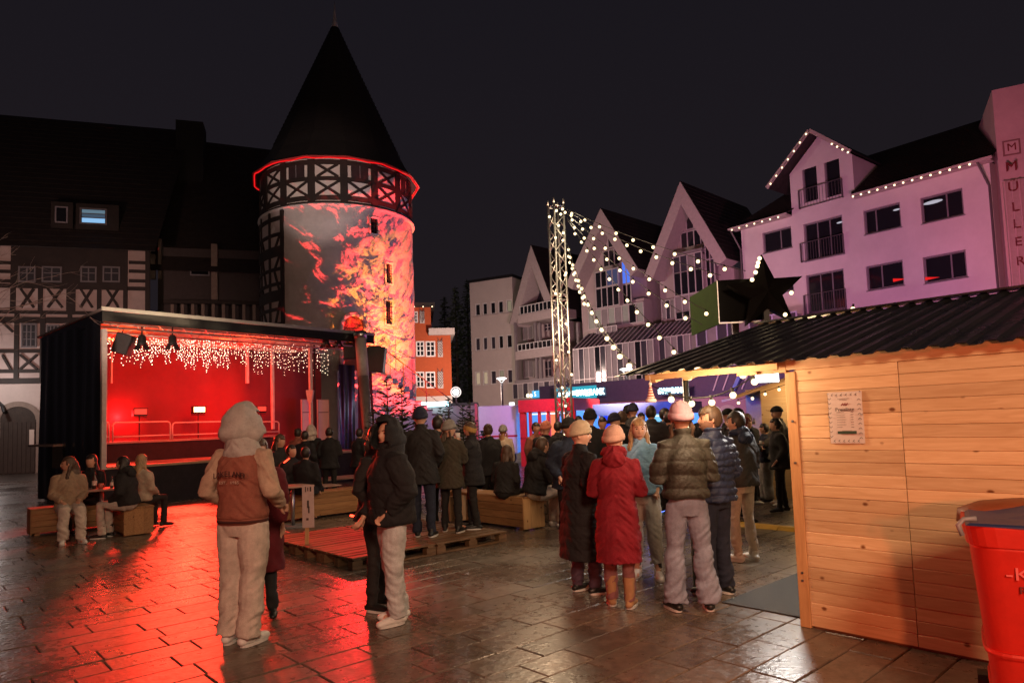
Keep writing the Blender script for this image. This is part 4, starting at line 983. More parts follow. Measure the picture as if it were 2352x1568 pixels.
# ------------------------------------------------ white office block with three rows of windows
OB = Frame(P(1140, 900, 60.0), -28)
ob = OB.root('office_block', 'pale flat-roofed office block with three rows of five windows', 'building')
def CB(x, y): return c1(x, y)
zt_ = OB.hit(*c1(290, 375))[1]; x0 = OB.hit(*c1(92, 800))[0]; x1 = OB.hit(*c1(486, 800))[0]
rows = [((128, 178), (197, 244), (268, 318), (340, 390), (414, 470), 560, 690), ((130, 178), (200, 246), (272, 320), (344, 392), (418, 472), 875, 1015), ((130, 182), (200, 252), (272, 326), (346, 400), (424, 476), 1190, 1335)]
hol = []
for rw in rows:
    vt_, vb_ = rw[5], rw[6]
    for k in range(5):
        hol.append(OB.rect(c1(rw[k][0], 0)[0], c1(rw[k][1], 0)[0], c1(0, vt_ + 15 - 0)[1] + (2 - k) * 2.0, c1(0, vb_)[1] + (2 - k) * 2.0))
# common heights per row
for r in range(3):
    zt2 = sum(h[3] for h in hol[r * 5:r * 5 + 5]) / 5; zb_ = sum(h[2] for h in hol[r * 5:r * 5 + 5]) / 5
    for k in range(5): h = hol[r * 5 + k]; hol[r * 5 + k] = (h[0], h[1], zb_, zt2)
m_obw = M('office_cladding', (0.50, 0.44, 0.40), rough=.8, var=.06, scale=.8)
mb = MB(); wall_with_holes(mb, x0, x1, 3.0, zt_, hol, 0, .3); mb.box(x0, x0 + .3, .3, 10, 0, zt_); mb.box(x1 - .3, x1, .3, 10, 0, zt_); mb.box(x0 + .3, x1 - .3, .3, 10, zt_ - .3, zt_); mb.box(x0 + .3, x1 - .3, 9.7, 10, 0, zt_ - .3); mb.build('wall', m_obw, ob)
MB().box(x0, x1, .1, .4, 0, 2.999).build('plinth', m_gray, ob)
MB().box(x0 - .1, x1 + .1, -.1, 10.1, zt_, zt_ + .25).build('roof_edge', m_black, ob)
m_warmroom = EM('warm_room', (1.0, .72, .48), .42, sample=False); m_blind = EM('lit_blind', (1.0, .8, .55), .22, sample=False)
sty = [m_glassd] * 4 + [m_blind] + [m_gl2, m_gl2, m_gl2, m_glassd, m_glassd] + [m_warmroom, m_warmroom, m_gl2, m_blind, m_gl2]
for h, g_ in zip(hol, sty): window(ob, *h, m_wframe_w, g_, vs=(), yf=.08, fw_=.09)
for r in range(3):
    h = hol[r * 5]; h2 = hol[r * 5 + 4]; MB().box(h[0] - .2, h2[1] + .2, -.08, -.003, h[2] - .14, h[2] - .03).build('sill', m_obw, ob)

# ------------------------------------------------ orange timber house behind the tower
OH = Frame(P(1000, 900, 52.0), 8)
oh = OH.root('orange_house', 'orange-red rendered house with chevron shutters right of the tower', 'building')
def c4(X, Y): return (588 + X * .26244, 666.4 + Y * .26244)
m_or = M('orange_render', (0.36, 0.065, 0.016), rough=.85, var=.08)
xo0 = OH.hit(*c4(1300, 500))[0]; xo1 = OH.hit(*c4(1708, 600))[0]; xo2 = OH.hit(*c4(1532, 300))[0]; zs = OH.hit(*c4(1600, 395))[1]; zt_ = OH.hit(*c4(1450, 150))[1]; zp = OH.hit(*c4(1600, 925))[1]
wo = [OH.rect(c4(l, 0)[0], c4(r, 0)[0], c4(0, t)[1], c4(0, b)[1]) for l, r, t, b in ((1400, 1475, 445, 580), (1485, 1570, 445, 582), (1400, 1475, 712, 852), (1485, 1570, 712, 856), (1360, 1418, 185, 285))]
mb = MB(); wall_with_holes(mb, xo0, xo1, zp, zs, wo[:4], 0, .3); wall_with_holes(mb, xo0, xo2, zs, zt_, wo[4:], 0, .3); mb.box(xo1 - .3, xo1, .3, 8, 0, zs); mb.box(xo2 - .3, xo2, .3, 8, zs, zt_); mb.build('wall', m_or, oh)
MB().box(xo0, xo1, .02, .3, 0, zp - .003).build('plinth', m_obw, oh)
MB().box(xo2 - .2, xo1 + .3, -.5, 8, zs, zs + .5).build('cornice', m_soff, oh)
MB().box(xo0 - .2, xo2 + .3, -.5, 8, zt_, zt_ + .3).build('roof', m_tile, oh)
for w_ in wo: window(oh, *w_, m_wframe_w, m_glassd, vs=(.5,), hs=(.36, .72), fw_=.10, yf=.02)
m_chw = M('shutter_white', (.6, .55, .5), rough=.7); 
for (l, r, t, b) in ((1590, 1634, 445, 585), (1590, 1638, 712, 858), (1432, 1475, 185, 290)):
    x0, x1, z0, z1 = OH.rect(c4(l, 0)[0], c4(r, 0)[0], c4(0, t)[1], c4(0, b)[1]); sh = MB().box(x0, x1, -.08, -.004, z0, z1).build('shutter', m_soff, oh); xm = (x0 + x1) / 2
    n_ = 6
    for k in range(n_):
        z = z0 + (z1 - z0) * (k + .25) / n_; hh = (z1 - z0) / n_ * .45
        for s, xe in ((0, x0), (1, x1)):
            q = MB(); q.prism([(xe, z + .35), (xm, z), (xm, z + hh), (xe, z + .35 + hh)] if s == 0 else [(xm, z), (xe, z + .35), (xe, z + .35 + hh), (xm, z + hh)], -.10, -.083); q.build('chevron_stripe', M('shutter_dark', (.05, .03, .03), rough=.7), sh)
a_ = OH.w(xo2 - 2.6, -.6, zt_ - .05); b_ = OH.w(xo2 + .1, -.6, zt_ - .05)
bulbs_row([a_, b_], 5, 'row of bulbs under the roof of the orange house')

# ------------------------------------------------ half-timbered hall on the left
m_beam = M('dark_oak_beam', (0.020, 0.013, 0.011), rough=.7, var=.3, scale=2, stretch=(1, 1, 1)); m_pan = M('limewashed_panel', (0.46, 0.37, 0.35), rough=.9, var=.10, scale=1.2)
LB = Frame(P(150, 900, 33.0), 17.5)
lb = LB.root('half_timbered_hall', 'wide dark half-timbered hall with a huge roof behind the stage', 'building')
def cA(X, Y): return (X * .3, 235.2 + Y * .3)           # crop 0,300-800,900
def cB(X, Y): return (X * .3, 666.4 + Y * .3)           # crop 0,850-800,1450
def cC(X, Y): return (X * .2, 548.8 + Y * .2)           # crop 0,700-320,1100
xl, _ = LB.hit(-260, 800); xr, _ = LB.hit(*cA(1140, 1400)); xr2, _ = LB.hit(640, 800)
z_jet = LB.hit(*cB(150, 690))[1]; z_mid = LB.hit(*cC(500, 860))[1]; z_up = LB.hit(*cA(900, 1160))[1]
MB().box(xl, xr, 0.35, .7, 0, z_jet).build('ground_floor_wall', m_white if False else M('lime_plaster', (0.55, 0.47, 0.44), rough=.9, var=.07, scale=.7), lb)
MB().box(xl, xr, 0.05, .34, z_jet + .002, z_up + .5).build('panel_wall', m_pan, lb)
MB().box(xr + .002, xr2 + 3, 2.3, 2.6, 0, z_up + 1.0).build('rear_wall', M('dark_rear_wall', (.06, .05, .05), rough=.9), lb)
def beam(p, q_, wd, y=0.0, nm='beam', th=.12):
    a, b = LB.hit(*p, y), LB.hit(*q_, y); w_ = wd / F * 33
    return MB().bar((a[0], y, a[1]), (b[0], y, b[1]), th, w_ if abs(b[0] - a[0]) > abs(b[1] - a[1]) else w_, up=(0, 1, 0)).build(nm, m_beam, lb)
# rails (full width)
for (v0, v1, wd) in ((655, 664, 9), (714, 722, 8), (729, 742, 14)):
    a = LB.hit(0, v0, .0); b = LB.hit(340, v1, 0); zz_ = (a[1] + b[1]) / 2
    MB().box(xl, xr, -.02, .048, zz_ - wd / F * 16.5, zz_ + wd / F * 16.5).build('rail', m_beam, lb)
for (v0, wd, ue) in ((806, 8, 95), (852, 8, 95), (874, 12, 340)):
    zz_ = LB.hit(50, v0)[1]; MB().box(xl, LB.hit(ue, v0)[0], -.021, .047, zz_ - wd / F * 16.5, zz_ + wd / F * 16.5).build('rail', m_beam, lb)
# posts upper storey
for (u_, wd) in ((30, 10), (93, 9), (163, 18), (228, 9), (288, 9), (339, 10)):
    a = LB.hit(u_, 664)[0]; MB().box(a - wd / F * 16.5, a + wd / F * 16.5, -.04, .046, z_mid, z_up + .4).build('post', m_beam, lb)
for (u_, wd) in ((38, 9), (98, 10), (160, 9), (225, 9), (290, 9), (339, 9), (-60, 10), (-130, 9)):
    a = LB.hit(u_, 780)[0]; MB().box(a - wd / F * 16.5, a + wd / F * 16.5, -.041, .045, z_jet + .1, z_mid).build('post', m_beam, lb)
for (ua, ub) in ((36, 90), (98, 155), (173, 224), (233, 284)):
    for s in (0, 1):
        p, q_ = ((ua + 12, 663), (ub - 12, 706)); 
        if s: p, q_ = (ub - 12, 663), (ua + 12, 706)
        beam((p[0], p[1]), (q_[0], q_[1]), 8, -.005 - .004 * s, 'brace', .10)
for (ua, ub, va, vb) in ((42, 90, 814, 848), (105, 155, 814, 848), (0, 34, 738, 762), (2, 30, 815, 850)):
    beam((ua + 4, va), (ub - 4, vb), 8, -.006, 'brace', .10)
    if ua > 40: beam((ub - 4, va), (ua + 4, vb), 8, -.010, 'brace', .10)
for v_ in (598, 620, 578): # side panels rails
    for (ua, ub) in ((-20, 27), (296, 335)): 
        a = LB.hit(ua, v_ + 20)[0]; b = LB.hit(ub, v_ + 20)[0]; zz_ = LB.hit((ua + ub) / 2, v_ + 25)[1]; MB().box(a, b, -.018, .044, zz_ - .08, zz_ + .08).build('rail', m_beam, lb)
# boarded middle with windows in the upper storey (dark)
a = LB.hit(27, 620)[0]; b = LB.hit(293, 620)[0]
MB().box(a, b, -.06, .043, z_mid + 1.28, z_up + .45).build('dark_boarding', m_beam, lb)
for (ua, ub) in ((42, 82), (96, 142), (185, 222), (236, 276)):
    x0, x1, z0, z1 = LB.rect(ua, ub, 612, 648, -.1); window(lb, x0, x1, z0, z1, m_wframe, M('old_glass', (.05, .05, .055), rough=.12, var=0), vs=(.5,), hs=(.6,), yf=-.13, fw_=.07)
for (ua, ub, va, vb) in ((48, 84, 742, 798), (105, 135, 745, 800)):
    x0, x1, z0, z1 = LB.rect(ua, ub, va, vb, -.1); window(lb, x0, x1, z0, z1, m_wframe, MATS['old_glass'], vs=(.33, .66), hs=(.33, .66), yf=-.10, fw_=.06)
# arched gate
x0, z0 = LB.hit(*cB(0, 1000), .3); x1, _ = LB.hit(*cB(275, 1000), .3); zc = LB.hit(*cB(140, 995), .3)[1]; zt_ = LB.hit(*cB(140, 890), .3)[1]
xm = (x0 + x1) / 2; rx = (x1 - x0) / 2
pts = [(x0, 0), (x1, 0)] + [(xm + rx * math.cos(t * PI / 14), zc + (zt_ - zc) * math.sin(t * PI / 14)) for t in range(15)]
m_gate = M('gate_wood', (.035, .024, .018), rough=.7, var=.3)
gt = MB().prism(pts, .30, .345).build('gate', m_gate, lb)
for k in range(8): MB().box(x0 + (x1 - x0) * k / 8 + .02, x0 + (x1 - x0) * (k + 1) / 8 - .02, .27, .298, .05, zc - .1).build('gate_board', m_gate, gt)
pts2 = [(xm + (rx + .25) * math.cos(t * PI / 16), zc + (zt_ - zc + .25) * math.sin(t * PI / 16)) for t in range(17)]
q = MB(); n_ = 17; vs = []
for i in range(n_):
    t = i * PI / 16
    for k_, rr_ in ((0, 0), (1, .25)): vs.append((xm + (rx + rr_) * math.cos(t), .26, zc + (zt_ - zc + rr_) * math.sin(t)))
q.add(vs, [(2 * i, 2 * i + 1, 2 * i + 3, 2 * i + 2) for i in range(n_ - 1)]); q.build('arch_trim', M('sandstone', (.25, .2, .17), rough=.9), lb)
MB().box(x1 + .05, x1 + .30, .2, .34, 0, zc).build('arch_trim', MATS['sandstone'], lb)
xx_, zz_ = LB.hit(*cB(20, 880), 0); MB().tube([(xx_ - .3, .3, zz_ + .2), (xx_, -.1, zz_), (xx_ + .15, -.25, zz_ - .35)], .07, 8).build('wall_lamp', m_black, lb)
x_n, z_n = LB.hit(*cB(240, 1130), .2); MB().box(x_n - .1, x_n + .1, .24, .262, z_n - .4, z_n + .4).build('notice', m_paper, lb)
# roofs
zr_ = LB.hit(300, 330, 6)[1]; ze_ = LB.hit(200, 572, -.6)[1]
tiles_on(lb, (xl - 2, -.7, ze_), (xr + .4, -.7, ze_), (xr + 1, 7, LB.hit(250, 285, 7)[1]), (xl - 2, 7, LB.hit(250, 285, 7)[1]), per=.45)
tiles_on(lb, (xr - .4, 1.8, ze_ - .4), (xr2 + 6, 1.8, ze_ - .4), (xr2 + 6, 7.5, LB.hit(600, 352, 7.5)[1]), (xr - 2.5, 7.5, LB.hit(450, 318, 7.5)[1]), per=.45)
# roof window, lit
x0, x1, z0, z1 = LB.rect(240, 318, 614, 660, .1)
x0, x1, z0, z1 = LB.rect(*[cA(622, 0)[0], cA(830, 0)[0]], cA(0, 822)[1], cA(0, 945)[1], .4)
q = MB(); q.box(x0 - .2, x1 + .5, .25, 3, z0 - .25, z1 + .25); q.build('dormer_body', m_tile, lb)
fr_ = window(lb, x0, x1, z0, z1, m_wframe, EM('tv_light_low', (.32, .62, 1.0), .85, sample=False), vs=(), hs=(.38, .68), yf=.12, fw_=.07,
       glasses=[EM('tv_light_low', (.32, .62, 1.0), .85), EM('tv_light_mid', (.10, .16, .24), .5, sample=False), EM('tv_light_top', (.16, .26, .34), .7, sample=False)])
x0b, x1b = LB.hit(*cA(430, 850), .3)[0], LB.hit(*cA(528, 850), .3)[0]; window(lb, x0b, x1b, z0, z1, M('pale_frame', (.25, .24, .27), rough=.6), m_glassd, vs=(), yf=.1, fw_=.06)
q = MB(); q.box(x0b - .2, x1b + .2, .2, 3, z0 - .25, z1 + .25); q.build('dormer_body', m_tile, lb)
# chimney, rear pale posts and timber balcony on the darker wing
x_, z_ = LB.hit(440, 330, 6); MB().box(x_ - .8, x_ + .7, 5.5, 7, z_ - 2.5, z_ + 1.2).build('chimney', M('dark_chimney', (.02, .02, .022), rough=.9), lb)
for (ua, ub, va, vb, nm) in ((363, 370, 548, 640, 'pale_post'), (485, 499, 560, 688, 'pale_post'), (345, 356, 583, 640, 'pale_post')):
    x0, x1, z0, z1 = LB.rect(ua, ub, va, vb, 2.0); MB().box(x0, x1, 2.0, 2.28, z0, z1).build('wall_strip', MATS['sandstone'], lb)
x0, x1, z0, z1 = LB.rect(436, 481, 604, 632, 2.1); window(lb, x0, x1, z0, z1, MATS['pale_frame'], m_glassd, vs=(), yf=2.15, fw_=.06)
for k in range(9):
    u_ = 392 + 23.5 * k; x0, x1, z0, z1 = LB.rect(u_, u_ + 7, 698, 735, 1.2); MB().box(x0, x1, 1.2, 1.35, z0, z1).build('balcony_post', MATS['sandstone'], lb)
x0, x1, z0, z1 = LB.rect(375, 600, 690, 698, 1.2); MB().box(x0, x1, 1.15, 1.4, z0, z1).build('balcony_rail', m_beam, lb)

# ================================================================== round tower
TC = Vector((-8.04, 32.0, 0)); TR = 3.49
TF = Frame(TC, 14.1)
tw = TF.root('round_tower', 'tall round tower with timber-framed top storey and pointed dark roof, washed in red light', 'tower')
def tz(u, v, r=TR): return TF.hit(u, v, -r)[1]
def tphi(u, r=TR):           # angle on the cylinder seen at column u (degrees)
    x = (u - 777.5) / 178.0
    return math.degrees(math.asin(max(-.999, min(.999, x)))) 
def cy(phi, z, r=TR): a = R(phi); return (r * math.sin(a), -r * math.cos(a), z)
z_rim = tz(778, 470); z_eave = tz(778, 357, 3.9)
m_plaster = M('rough_tower_plaster', (0.46, 0.43, 0.42), rough=0.9, var=0.10, scale=1.5, bump=0.6, bscale=9)
wz = [(tphi(855), tz(855, 514), 7.0, .75), (tphi(886), tz(886, 620), 6.5, .95), (tphi(884), tz(884, 712), 7.0, 1.1)]
# plaster drum with uneven hand-laid relief
NA, NZ = 260, 170; vs = []; fs = []
for j in range(NZ + 1):
    z = z_rim * j / NZ
    for i in range(NA):
        ph = -180 + 360 * i / NA
        a = R(ph); p = Vector((math.sin(a) * 3.49, -math.cos(a) * 3.49, z))
        n1 = mnoise.fractal(p * Vector((.9, .9, 1.3)), 1.0, 2.1, 5)
        r_ = TR + 0.035 * n1 + (0.05 if j == NZ else 0)
        for (pw, zw_, hw, hh) in wz:
            if abs(ph - pw) < hw / 2 and abs(z - zw_) < hh / 2: r_ -= .25
        vs.append((r_ * math.sin(a), -r_ * math.cos(a), z))
for j in range(NZ):
    for i in range(NA): fs.append((j * NA + i, j * NA + (i + 1) % NA, (j + 1) * NA + (i + 1) % NA, (j + 1) * NA + i))
MB().add(vs, fs).build('drum', m_plaster, tw, smooth=True)
q = MB(); q.loft([(0, 0, z_rim - .06, TR + .03, TR + .03), (0, 0, z_rim - .02, TR + .12, TR + .12), (0, 0, z_rim + .04, TR + .12, TR + .12), (0, 0, z_rim + .05, TR - .06, TR - .06)], 72); q.build('rim_ledge', m_plaster, tw, smooth=True)
for (pw, zw_, hw, hh) in wz:
    f = MB(); 
    for s in (-1, 1): f.bar(cy(pw + s * hw / 2, zw_ - hh / 2, TR + .03), cy(pw + s * hw / 2, zw_ + hh / 2, TR + .03), .07)
    for s in (-1, 1): f.bar(cy(pw - hw / 2, zw_ + s * hh / 2, TR + .035), cy(pw + hw / 2, zw_ + s * hh / 2, TR + .035), .07)
    w_ = f.build('window', m_wframe_w, tw)
    for k in range(1, 4): MB().bar(cy(pw - hw / 2, zw_ - hh / 2 + hh * k / 4, TR + .04), cy(pw + hw / 2, zw_ - hh / 2 + hh * k / 4, TR + .04), .025).build('bar', m_beam, w_)
    MB().bar(cy(pw, zw_ - hh / 2, TR + .0), cy(pw, zw_ + hh / 2, TR + .0), .035).build('bar', m_beam, w_)
    q = MB(); a0, a1 = pw - hw / 2 + .3, pw + hw / 2 - .3; q.add([cy(a0, zw_ - hh / 2, TR - .1), cy(a1, zw_ - hh / 2, TR - .1), cy(a1, zw_ + hh / 2, TR - .1), cy(a0, zw_ + hh / 2, TR - .1)], [(0, 1, 2, 3)]); q.build('pane', m_glassd, w_)
# timber-framed storey
m_tpan = M('tower_infill', (0.62, 0.57, 0.54), rough=.9, var=.08, scale=2)
RT = TR - .03
def arc(z0, z1, r0, r1, a0=-180, a1=180, n=96):
    q = MB(); vs = []; n = max(3, int(n * (a1 - a0) / 360))
    for i in range(n + 1):
        a = a0 + (a1 - a0) * i / n
        vs += [cy(a, z0, r0), cy(a, z1, r0), cy(a, z1, r1), cy(a, z0, r1)]
    fs = []
    for i in range(n):
        for k in range(4): fs.append((4 * i + k, 4 * i + (k + 1) % 4, 4 * i + 4 + (k + 1) % 4, 4 * i + 4 + k))
    fs += [(3, 2, 1, 0), (4 * n, 4 * n + 1, 4 * n + 2, 4 * n + 3)]
    return q.add(vs, fs)
q = arc(z_rim, z_eave + .3, RT, RT - .25); q.build('infill_wall', m_tpan, tw, smooth=False)
zA, zB_, zC_, zD_ = z_rim + .30, tz(790, 411), z_rim + .06, z_eave - .02
for z, hh in ((zA, .10), (zB_, .08), (zC_, .09), (zD_ - .12, .10)):
    arc(z - hh, z + hh, RT + .05, RT - .1).build('rail', m_beam, tw)
def diag(p0, z0, p1, z1, wd=.11, r=RT + .035, n=6):
    q = MB(); vs = []
    dz = z1 - z0; dx = R(p1 - p0) * r; L = math.hypot(dz, dx); ox, oz = -dz / L * wd / 2, dx / L * wd / 2
    for i in range(n + 1):
        t = i / n; a = p0 + (p1 - p0) * t; z = z0 + dz * t; da = math.degrees(ox / r)
        vs += [cy(a - da, z - oz, r), cy(a + da, z + oz, r), cy(a + da, z + oz, r - .12), cy(a - da, z - oz, r - .12)]
    fs = []
    for i in range(n):
        for k in range(4): fs.append((4 * i + k, 4 * i + 4 + k, 4 * i + 4 + (k + 1) % 4, 4 * i + (k + 1) % 4))
    return q.add(vs, fs).build('brace', m_beam, tw)
ph0 = -18.2
for k in range(16):
    a = ph0 + 22.5 * k; a = (a + 180) % 360 - 180
    if abs(a) > 115: continue
    h_ = 1.35
    arc(zC_, zD_, RT + .07, RT - .12, a - h_ * 1.9, a + h_ * 1.9, 96).build('post', m_beam, tw)
    b0, b1 = a + 2.8, a + 19.7
    diag(b0, zA + .1, b1, zB_ - .08); diag(b1, zA + .1, b0, zB_ - .08, r=RT + .045)
    if k % 2 == 0:
        diag(b0 + 1, zB_ + .08, b1 - 1, zD_ - .2); diag(b1 - 1, zB_ + .08, b0 + 1, zD_ - .2, r=RT + .045)
    else:
        c0, c1_ = a + 5.2, a + 17.5
        wn = arc(zB_ + .09, zD_ - .2, RT + .06, RT - .1, c0, c1_, 96).build('shutter', M('dark_shutter', (.03, .018, .02), rough=.6, var=.3), tw)
        for s in (.5,): MB().bar(cy(c0 + (c1_ - c0) * s, zB_ + .1, RT + .065), cy(c0 + (c1_ - c0) * s, zD_ - .2, RT + .065), .03).build('muntin', m_wframe, wn)
# timber-framed left flank
zl0 = 3.0
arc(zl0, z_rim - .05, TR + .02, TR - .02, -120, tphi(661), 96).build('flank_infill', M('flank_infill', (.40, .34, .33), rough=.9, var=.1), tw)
for a, wd in ((tphi(661) - 1.2, 2.4), (-56, 1.8), (-72, 1.8), (-88, 2.4), (-104, 2)):
    arc(zl0, z_rim + .05, TR + .07, TR - .02, a - wd * .6, a + wd * .6, 96).build('post', m_beam, tw)
for v_, hh in ((485, .09), (523, .07), (563, .22), (605, .07), (640, .07), (668, .24), (700, .07), (740, .15)):
    z = tz(640, v_ ) ; arc(z - hh, z + hh, TR + .08, TR - .02, -110, tphi(661) - 1, 96).build('rail', m_beam, tw)
for (a0, v0, a1, v1) in ((-50, 560, -44, 525), (-64, 560, -70, 523), (-50, 605, -44, 572), (-62, 640, -68, 575), (-44, 665, -50, 610), (-64, 665, -70, 645), (-50, 740, -44, 680), (-60, 740, -70, 680)):
    diag(a0, tz(640, v0), a1, tz(640, v1), wd=.10, r=TR + .075)
# roof: twelve-sided, flared at the eaves
m_slate = M('tower_roof_slate', (0.013, 0.010, 0.009), rough=.7, var=.4, scale=4, bump=.5, bscale=14)
zt_ = tz(782, 62, 0)
RE = 3.80
prof = [(RE + .02, z_eave - .02), (RE - .02, z_eave + .10), (3.58, z_eave + .40), (3.22, z_eave + .95), (2.95, z_eave + 1.5)]
for k in range(1, 9): t = k / 8; prof.append((2.95 * (1 - t) + .12 * t, z_eave + 1.5 + (zt_ - z_eave - 1.5) * t))
NF = 14; q = MB(); vs = []
for (r_, z) in prof:
    for k in range(NF): vs.append(cy(360 * k / NF + 6, z, r_))
nn = len(prof)
q.add(vs, [(j * NF + i, j * NF + (i + 1) % NF, (j + 1) * NF + (i + 1) % NF, (j + 1) * NF + i) for j in range(nn - 1) for i in range(NF)]); 
q.add([cy(360 * k / NF + 6, z_eave - .02, RE + .02) for k in range(NF)] + [cy(360 * k / NF + 6, z_eave + .06, RT - .1) for k in range(NF)], [(i, i + NF, (i + 1) % NF + NF, (i + 1) % NF) for i in range(NF)])
rf = q.build('roof', m_slate, tw)
for j in range(4, nn - 1):        # slate courses
    for t in (0, .25, .5, .75):
        r_ = prof[j][0] + (prof[j + 1][0] - prof[j][0]) * t; z = prof[j][1] + (prof[j + 1][1] - prof[j][1]) * t
        q = MB(); q.add([cy(360 * k / NF + 6, z, r_ + .035) for k in range(NF)] + [cy(360 * k / NF + 6, z + .10, r_ - .02) for k in range(NF)], [(i, (i + 1) % NF, (i + 1) % NF + NF, i + NF) for i in range(NF)] ); q.build('slate_course', m_slate, rf)
q = MB(); q.loft([(0, 0, zt_ - .1, .16, .16), (0, 0, zt_ + .25, .10, .10), (0, 0, zt_ + .9, .035, .035), (.0, 0, zt_ + 1.25, .008, .008)], 10); q.build('finial', M('zinc_finial', (.35, .34, .36), rough=.5), tw, smooth=True)
# red rope light round the eave
m_rope = EM('red_rope_light', (1.0, 0.012, 0.015), 1.0)
q = MB(); q.tube([cy(a * 5 - 125, z_eave - .06 + .02 * math.sin(a * 1.9), RE * math.cos(PI / NF) / math.cos((R(a * 5 - 125 - 6) % (2 * PI / NF)) - PI / NF) + .03) for a in range(0, 51)], .024, 6)
tag(q.build('rope_light', m_rope, None), 'red rope light running round the eave of the round tower', 'rope light').location = TF.O
bpy.data.objects['rope_light'].rotation_euler = (0, 0, TF.a)
m_fasc = M('red_lit_fascia', (.40, .05, .05), rough=.6)  # red of the rope light put into the board colour
for k in range(NF):
    a0, a1 = 360 * k / NF + 6, 360 * (k + 1) / NF + 6
    MB().bar(cy(a0, z_eave - .0, RE + .03), cy(a1, z_eave - .0, RE + .03), .14, .04, up=(0, 0, 1)).build('fascia_board', m_fasc, tw)
# portal
pd = tphi(812); zd = tz(812, 752, TR + .2); 
q = MB(); 
for i in range(13):
    pass
pts = []
px_, pz_ = TF.hit(812, 752, -TR - .25)
for i in range(15):
    t = PI * i / 14; pts.append((px_ + .50 * math.cos(t), -TR - .35, pz_ + .05 + .52 * math.sin(t)))
MB().tube([(px_ + .50, -TR - .35, pz_ - 2)] + pts + [(px_ - .50, -TR - .35, pz_ - 2)], .10, 10).build('arch_surround', m_plaster, tw, smooth=True)
MB().prism([(px_ - .5, pz_ - 2), (px_ + .5, pz_ - 2)] + [(px_ + .5 * math.cos(PI * i / 12), pz_ + .05 + .5 * math.sin(PI * i / 12)) for i in range(13)], -TR - .28, -TR + .3).build('portal', M('portal_wood', (.20, .04, .03), rough=.6), tw)
# stair with stepped flank and railing
m_stone = M('stair_wall', (.40, .40, .44), rough=.85, var=.12, scale=3, bump=.3, bscale=12)
YS = -TR - 1.2
sx, sz = TF.hit(874, 850, YS); ex, ez = TF.hit(954, 910, YS)
ns = 7; dx, dz = (ex - sx) / 6, (sz - ez) / 6
stair = TF.root('stone_stair', 'stone stair with stepped dark treads climbing to the tower door', 'stairs')
MB().box(px_ - .7, sx, YS, -TR + .2, 0, sz).build('landing', m_stone, stair)
i = 0; z = sz; x = sx
m_tread = M('tread_stone', (.10, .07, .07), rough=.7)
while z > dz:
    z2 = z - dz
    MB().box(x, x + dx, YS + .002 * (i % 2), -TR + .4, 0, z2 - .06).build('step', m_stone, stair); MB().box(x - .03, x + dx + .01, YS - .06, -TR + .4, z2 - .06, z2).build('tread', m_tread, stair)
    x += dx; z = z2; i += 1
rail = MB(); rail.tube([(px_ - .1, YS + .05, sz + 1.0), (sx, YS + .05, sz + 1.0)] + [(sx + dx * k, YS + .05, sz - dz * k + 1.0) for k in range(1, i + 1)], .022, 6)
rail.tube([(sx, YS + .05, sz + .5)] + [(sx + dx * k, YS + .05, sz - dz * k + .5) for k in range(1, i + 1)], .012, 5)
ro = rail.build('railing', m_beam, stair, smooth=True)
for k in range(0, i, 4): MB().tube([(sx + dx * k, YS + .05, sz - dz * (k + 1)), (sx + dx * k, YS + .05, sz - dz * k + 1.0)], .018, 6).build('baluster', m_beam, ro)

# ================================================================== stage
A0 = G(240, 1073, .938)
SG = Frame(A0, 50.5)
sg = SG.root('stage', 'covered mobile stage glowing red inside with black tarpaulin side and white icicle lights', 'stage')
m_deck = M('stage_deck', (.30, .22, .18), rough=.42, var=.2, scale=3); m_skirt = M('black_molton', (.014, .012, .014), rough=.9, var=.4, scale=5)
m_tarp = M('black_tarpaulin', (.010, .010, .012), rough=.28, var=.2, bump=.4, bscale=3); m_redc = M('stage_backdrop', (.16, .022, .028), rough=.75, var=.10, scale=1.2, bump=.3, bscale=4)
SW = SG.hit(850, 1035, 0)[0]; SDP = 2.5
z_u = 1.50
zt_l = SG.hit(237, 727)[1]; zt_b = SG.hit(237, 757)[1]; zt_r = SG.hit(848, 753)[1]
zTop = (zt_l + zt_r) / 2; zBot = zTop - (zt_l - zt_b)
MB().box(0, SW, 0, SDP, .88, .938).build('lower_deck', m_deck, sg)
MB().box(-.01, SW + .01, -.025, -.002, .885, .944).build('deck_edge', M('deck_edge_wood', (.35, .25, .15), rough=.5), sg)
def drape(x0, x1, z0, z1, y, amp, n, mat, name, parent, axis='x', seed=0, nz=10, th=True):
    r_ = random.Random(seed); ph_ = [r_.uniform(0, 6) for _ in range(4)]; vs = []
    for j in range(nz + 1):
        t = j / nz; z = z0 + (z1 - z0) * t
        for i in range(n + 1):
            s = i / n; x = x0 + (x1 - x0) * s
            d = amp * (math.sin(s * n * .9 + ph_[0]) * .6 + math.sin(s * n * .37 + ph_[1] + t) * .5 + .4 * math.sin(t * 5 + s * 9 + ph_[2])) * (1.15 - .5 * t)
            vs.append((x, y + d, z) if axis == 'x' else (y + d, x, z))
    fs = [(j * (n + 1) + i, j * (n + 1) + i + 1, (j + 1) * (n + 1) + i + 1, (j + 1) * (n + 1) + i) for j in range(nz) for i in range(n)]
    return MB().add(vs, fs).build(name, mat, parent, smooth=True)
drape(0, SW, 0, .88, .03, .02, 90, m_skirt, 'skirt', sg, nz=4)
MB().box(-.3, SG.hit(655, 995, SDP)[0], SDP + .001, SDP + 2.0, z_u - .06, z_u).build('upper_deck', m_deck, sg)
drape(-.3, SG.hit(655, 995, SDP)[0], .9, z_u - .06, SDP + .03, .015, 70, m_skirt, 'skirt', sg, nz=3, seed=4)
BYW = 4.3
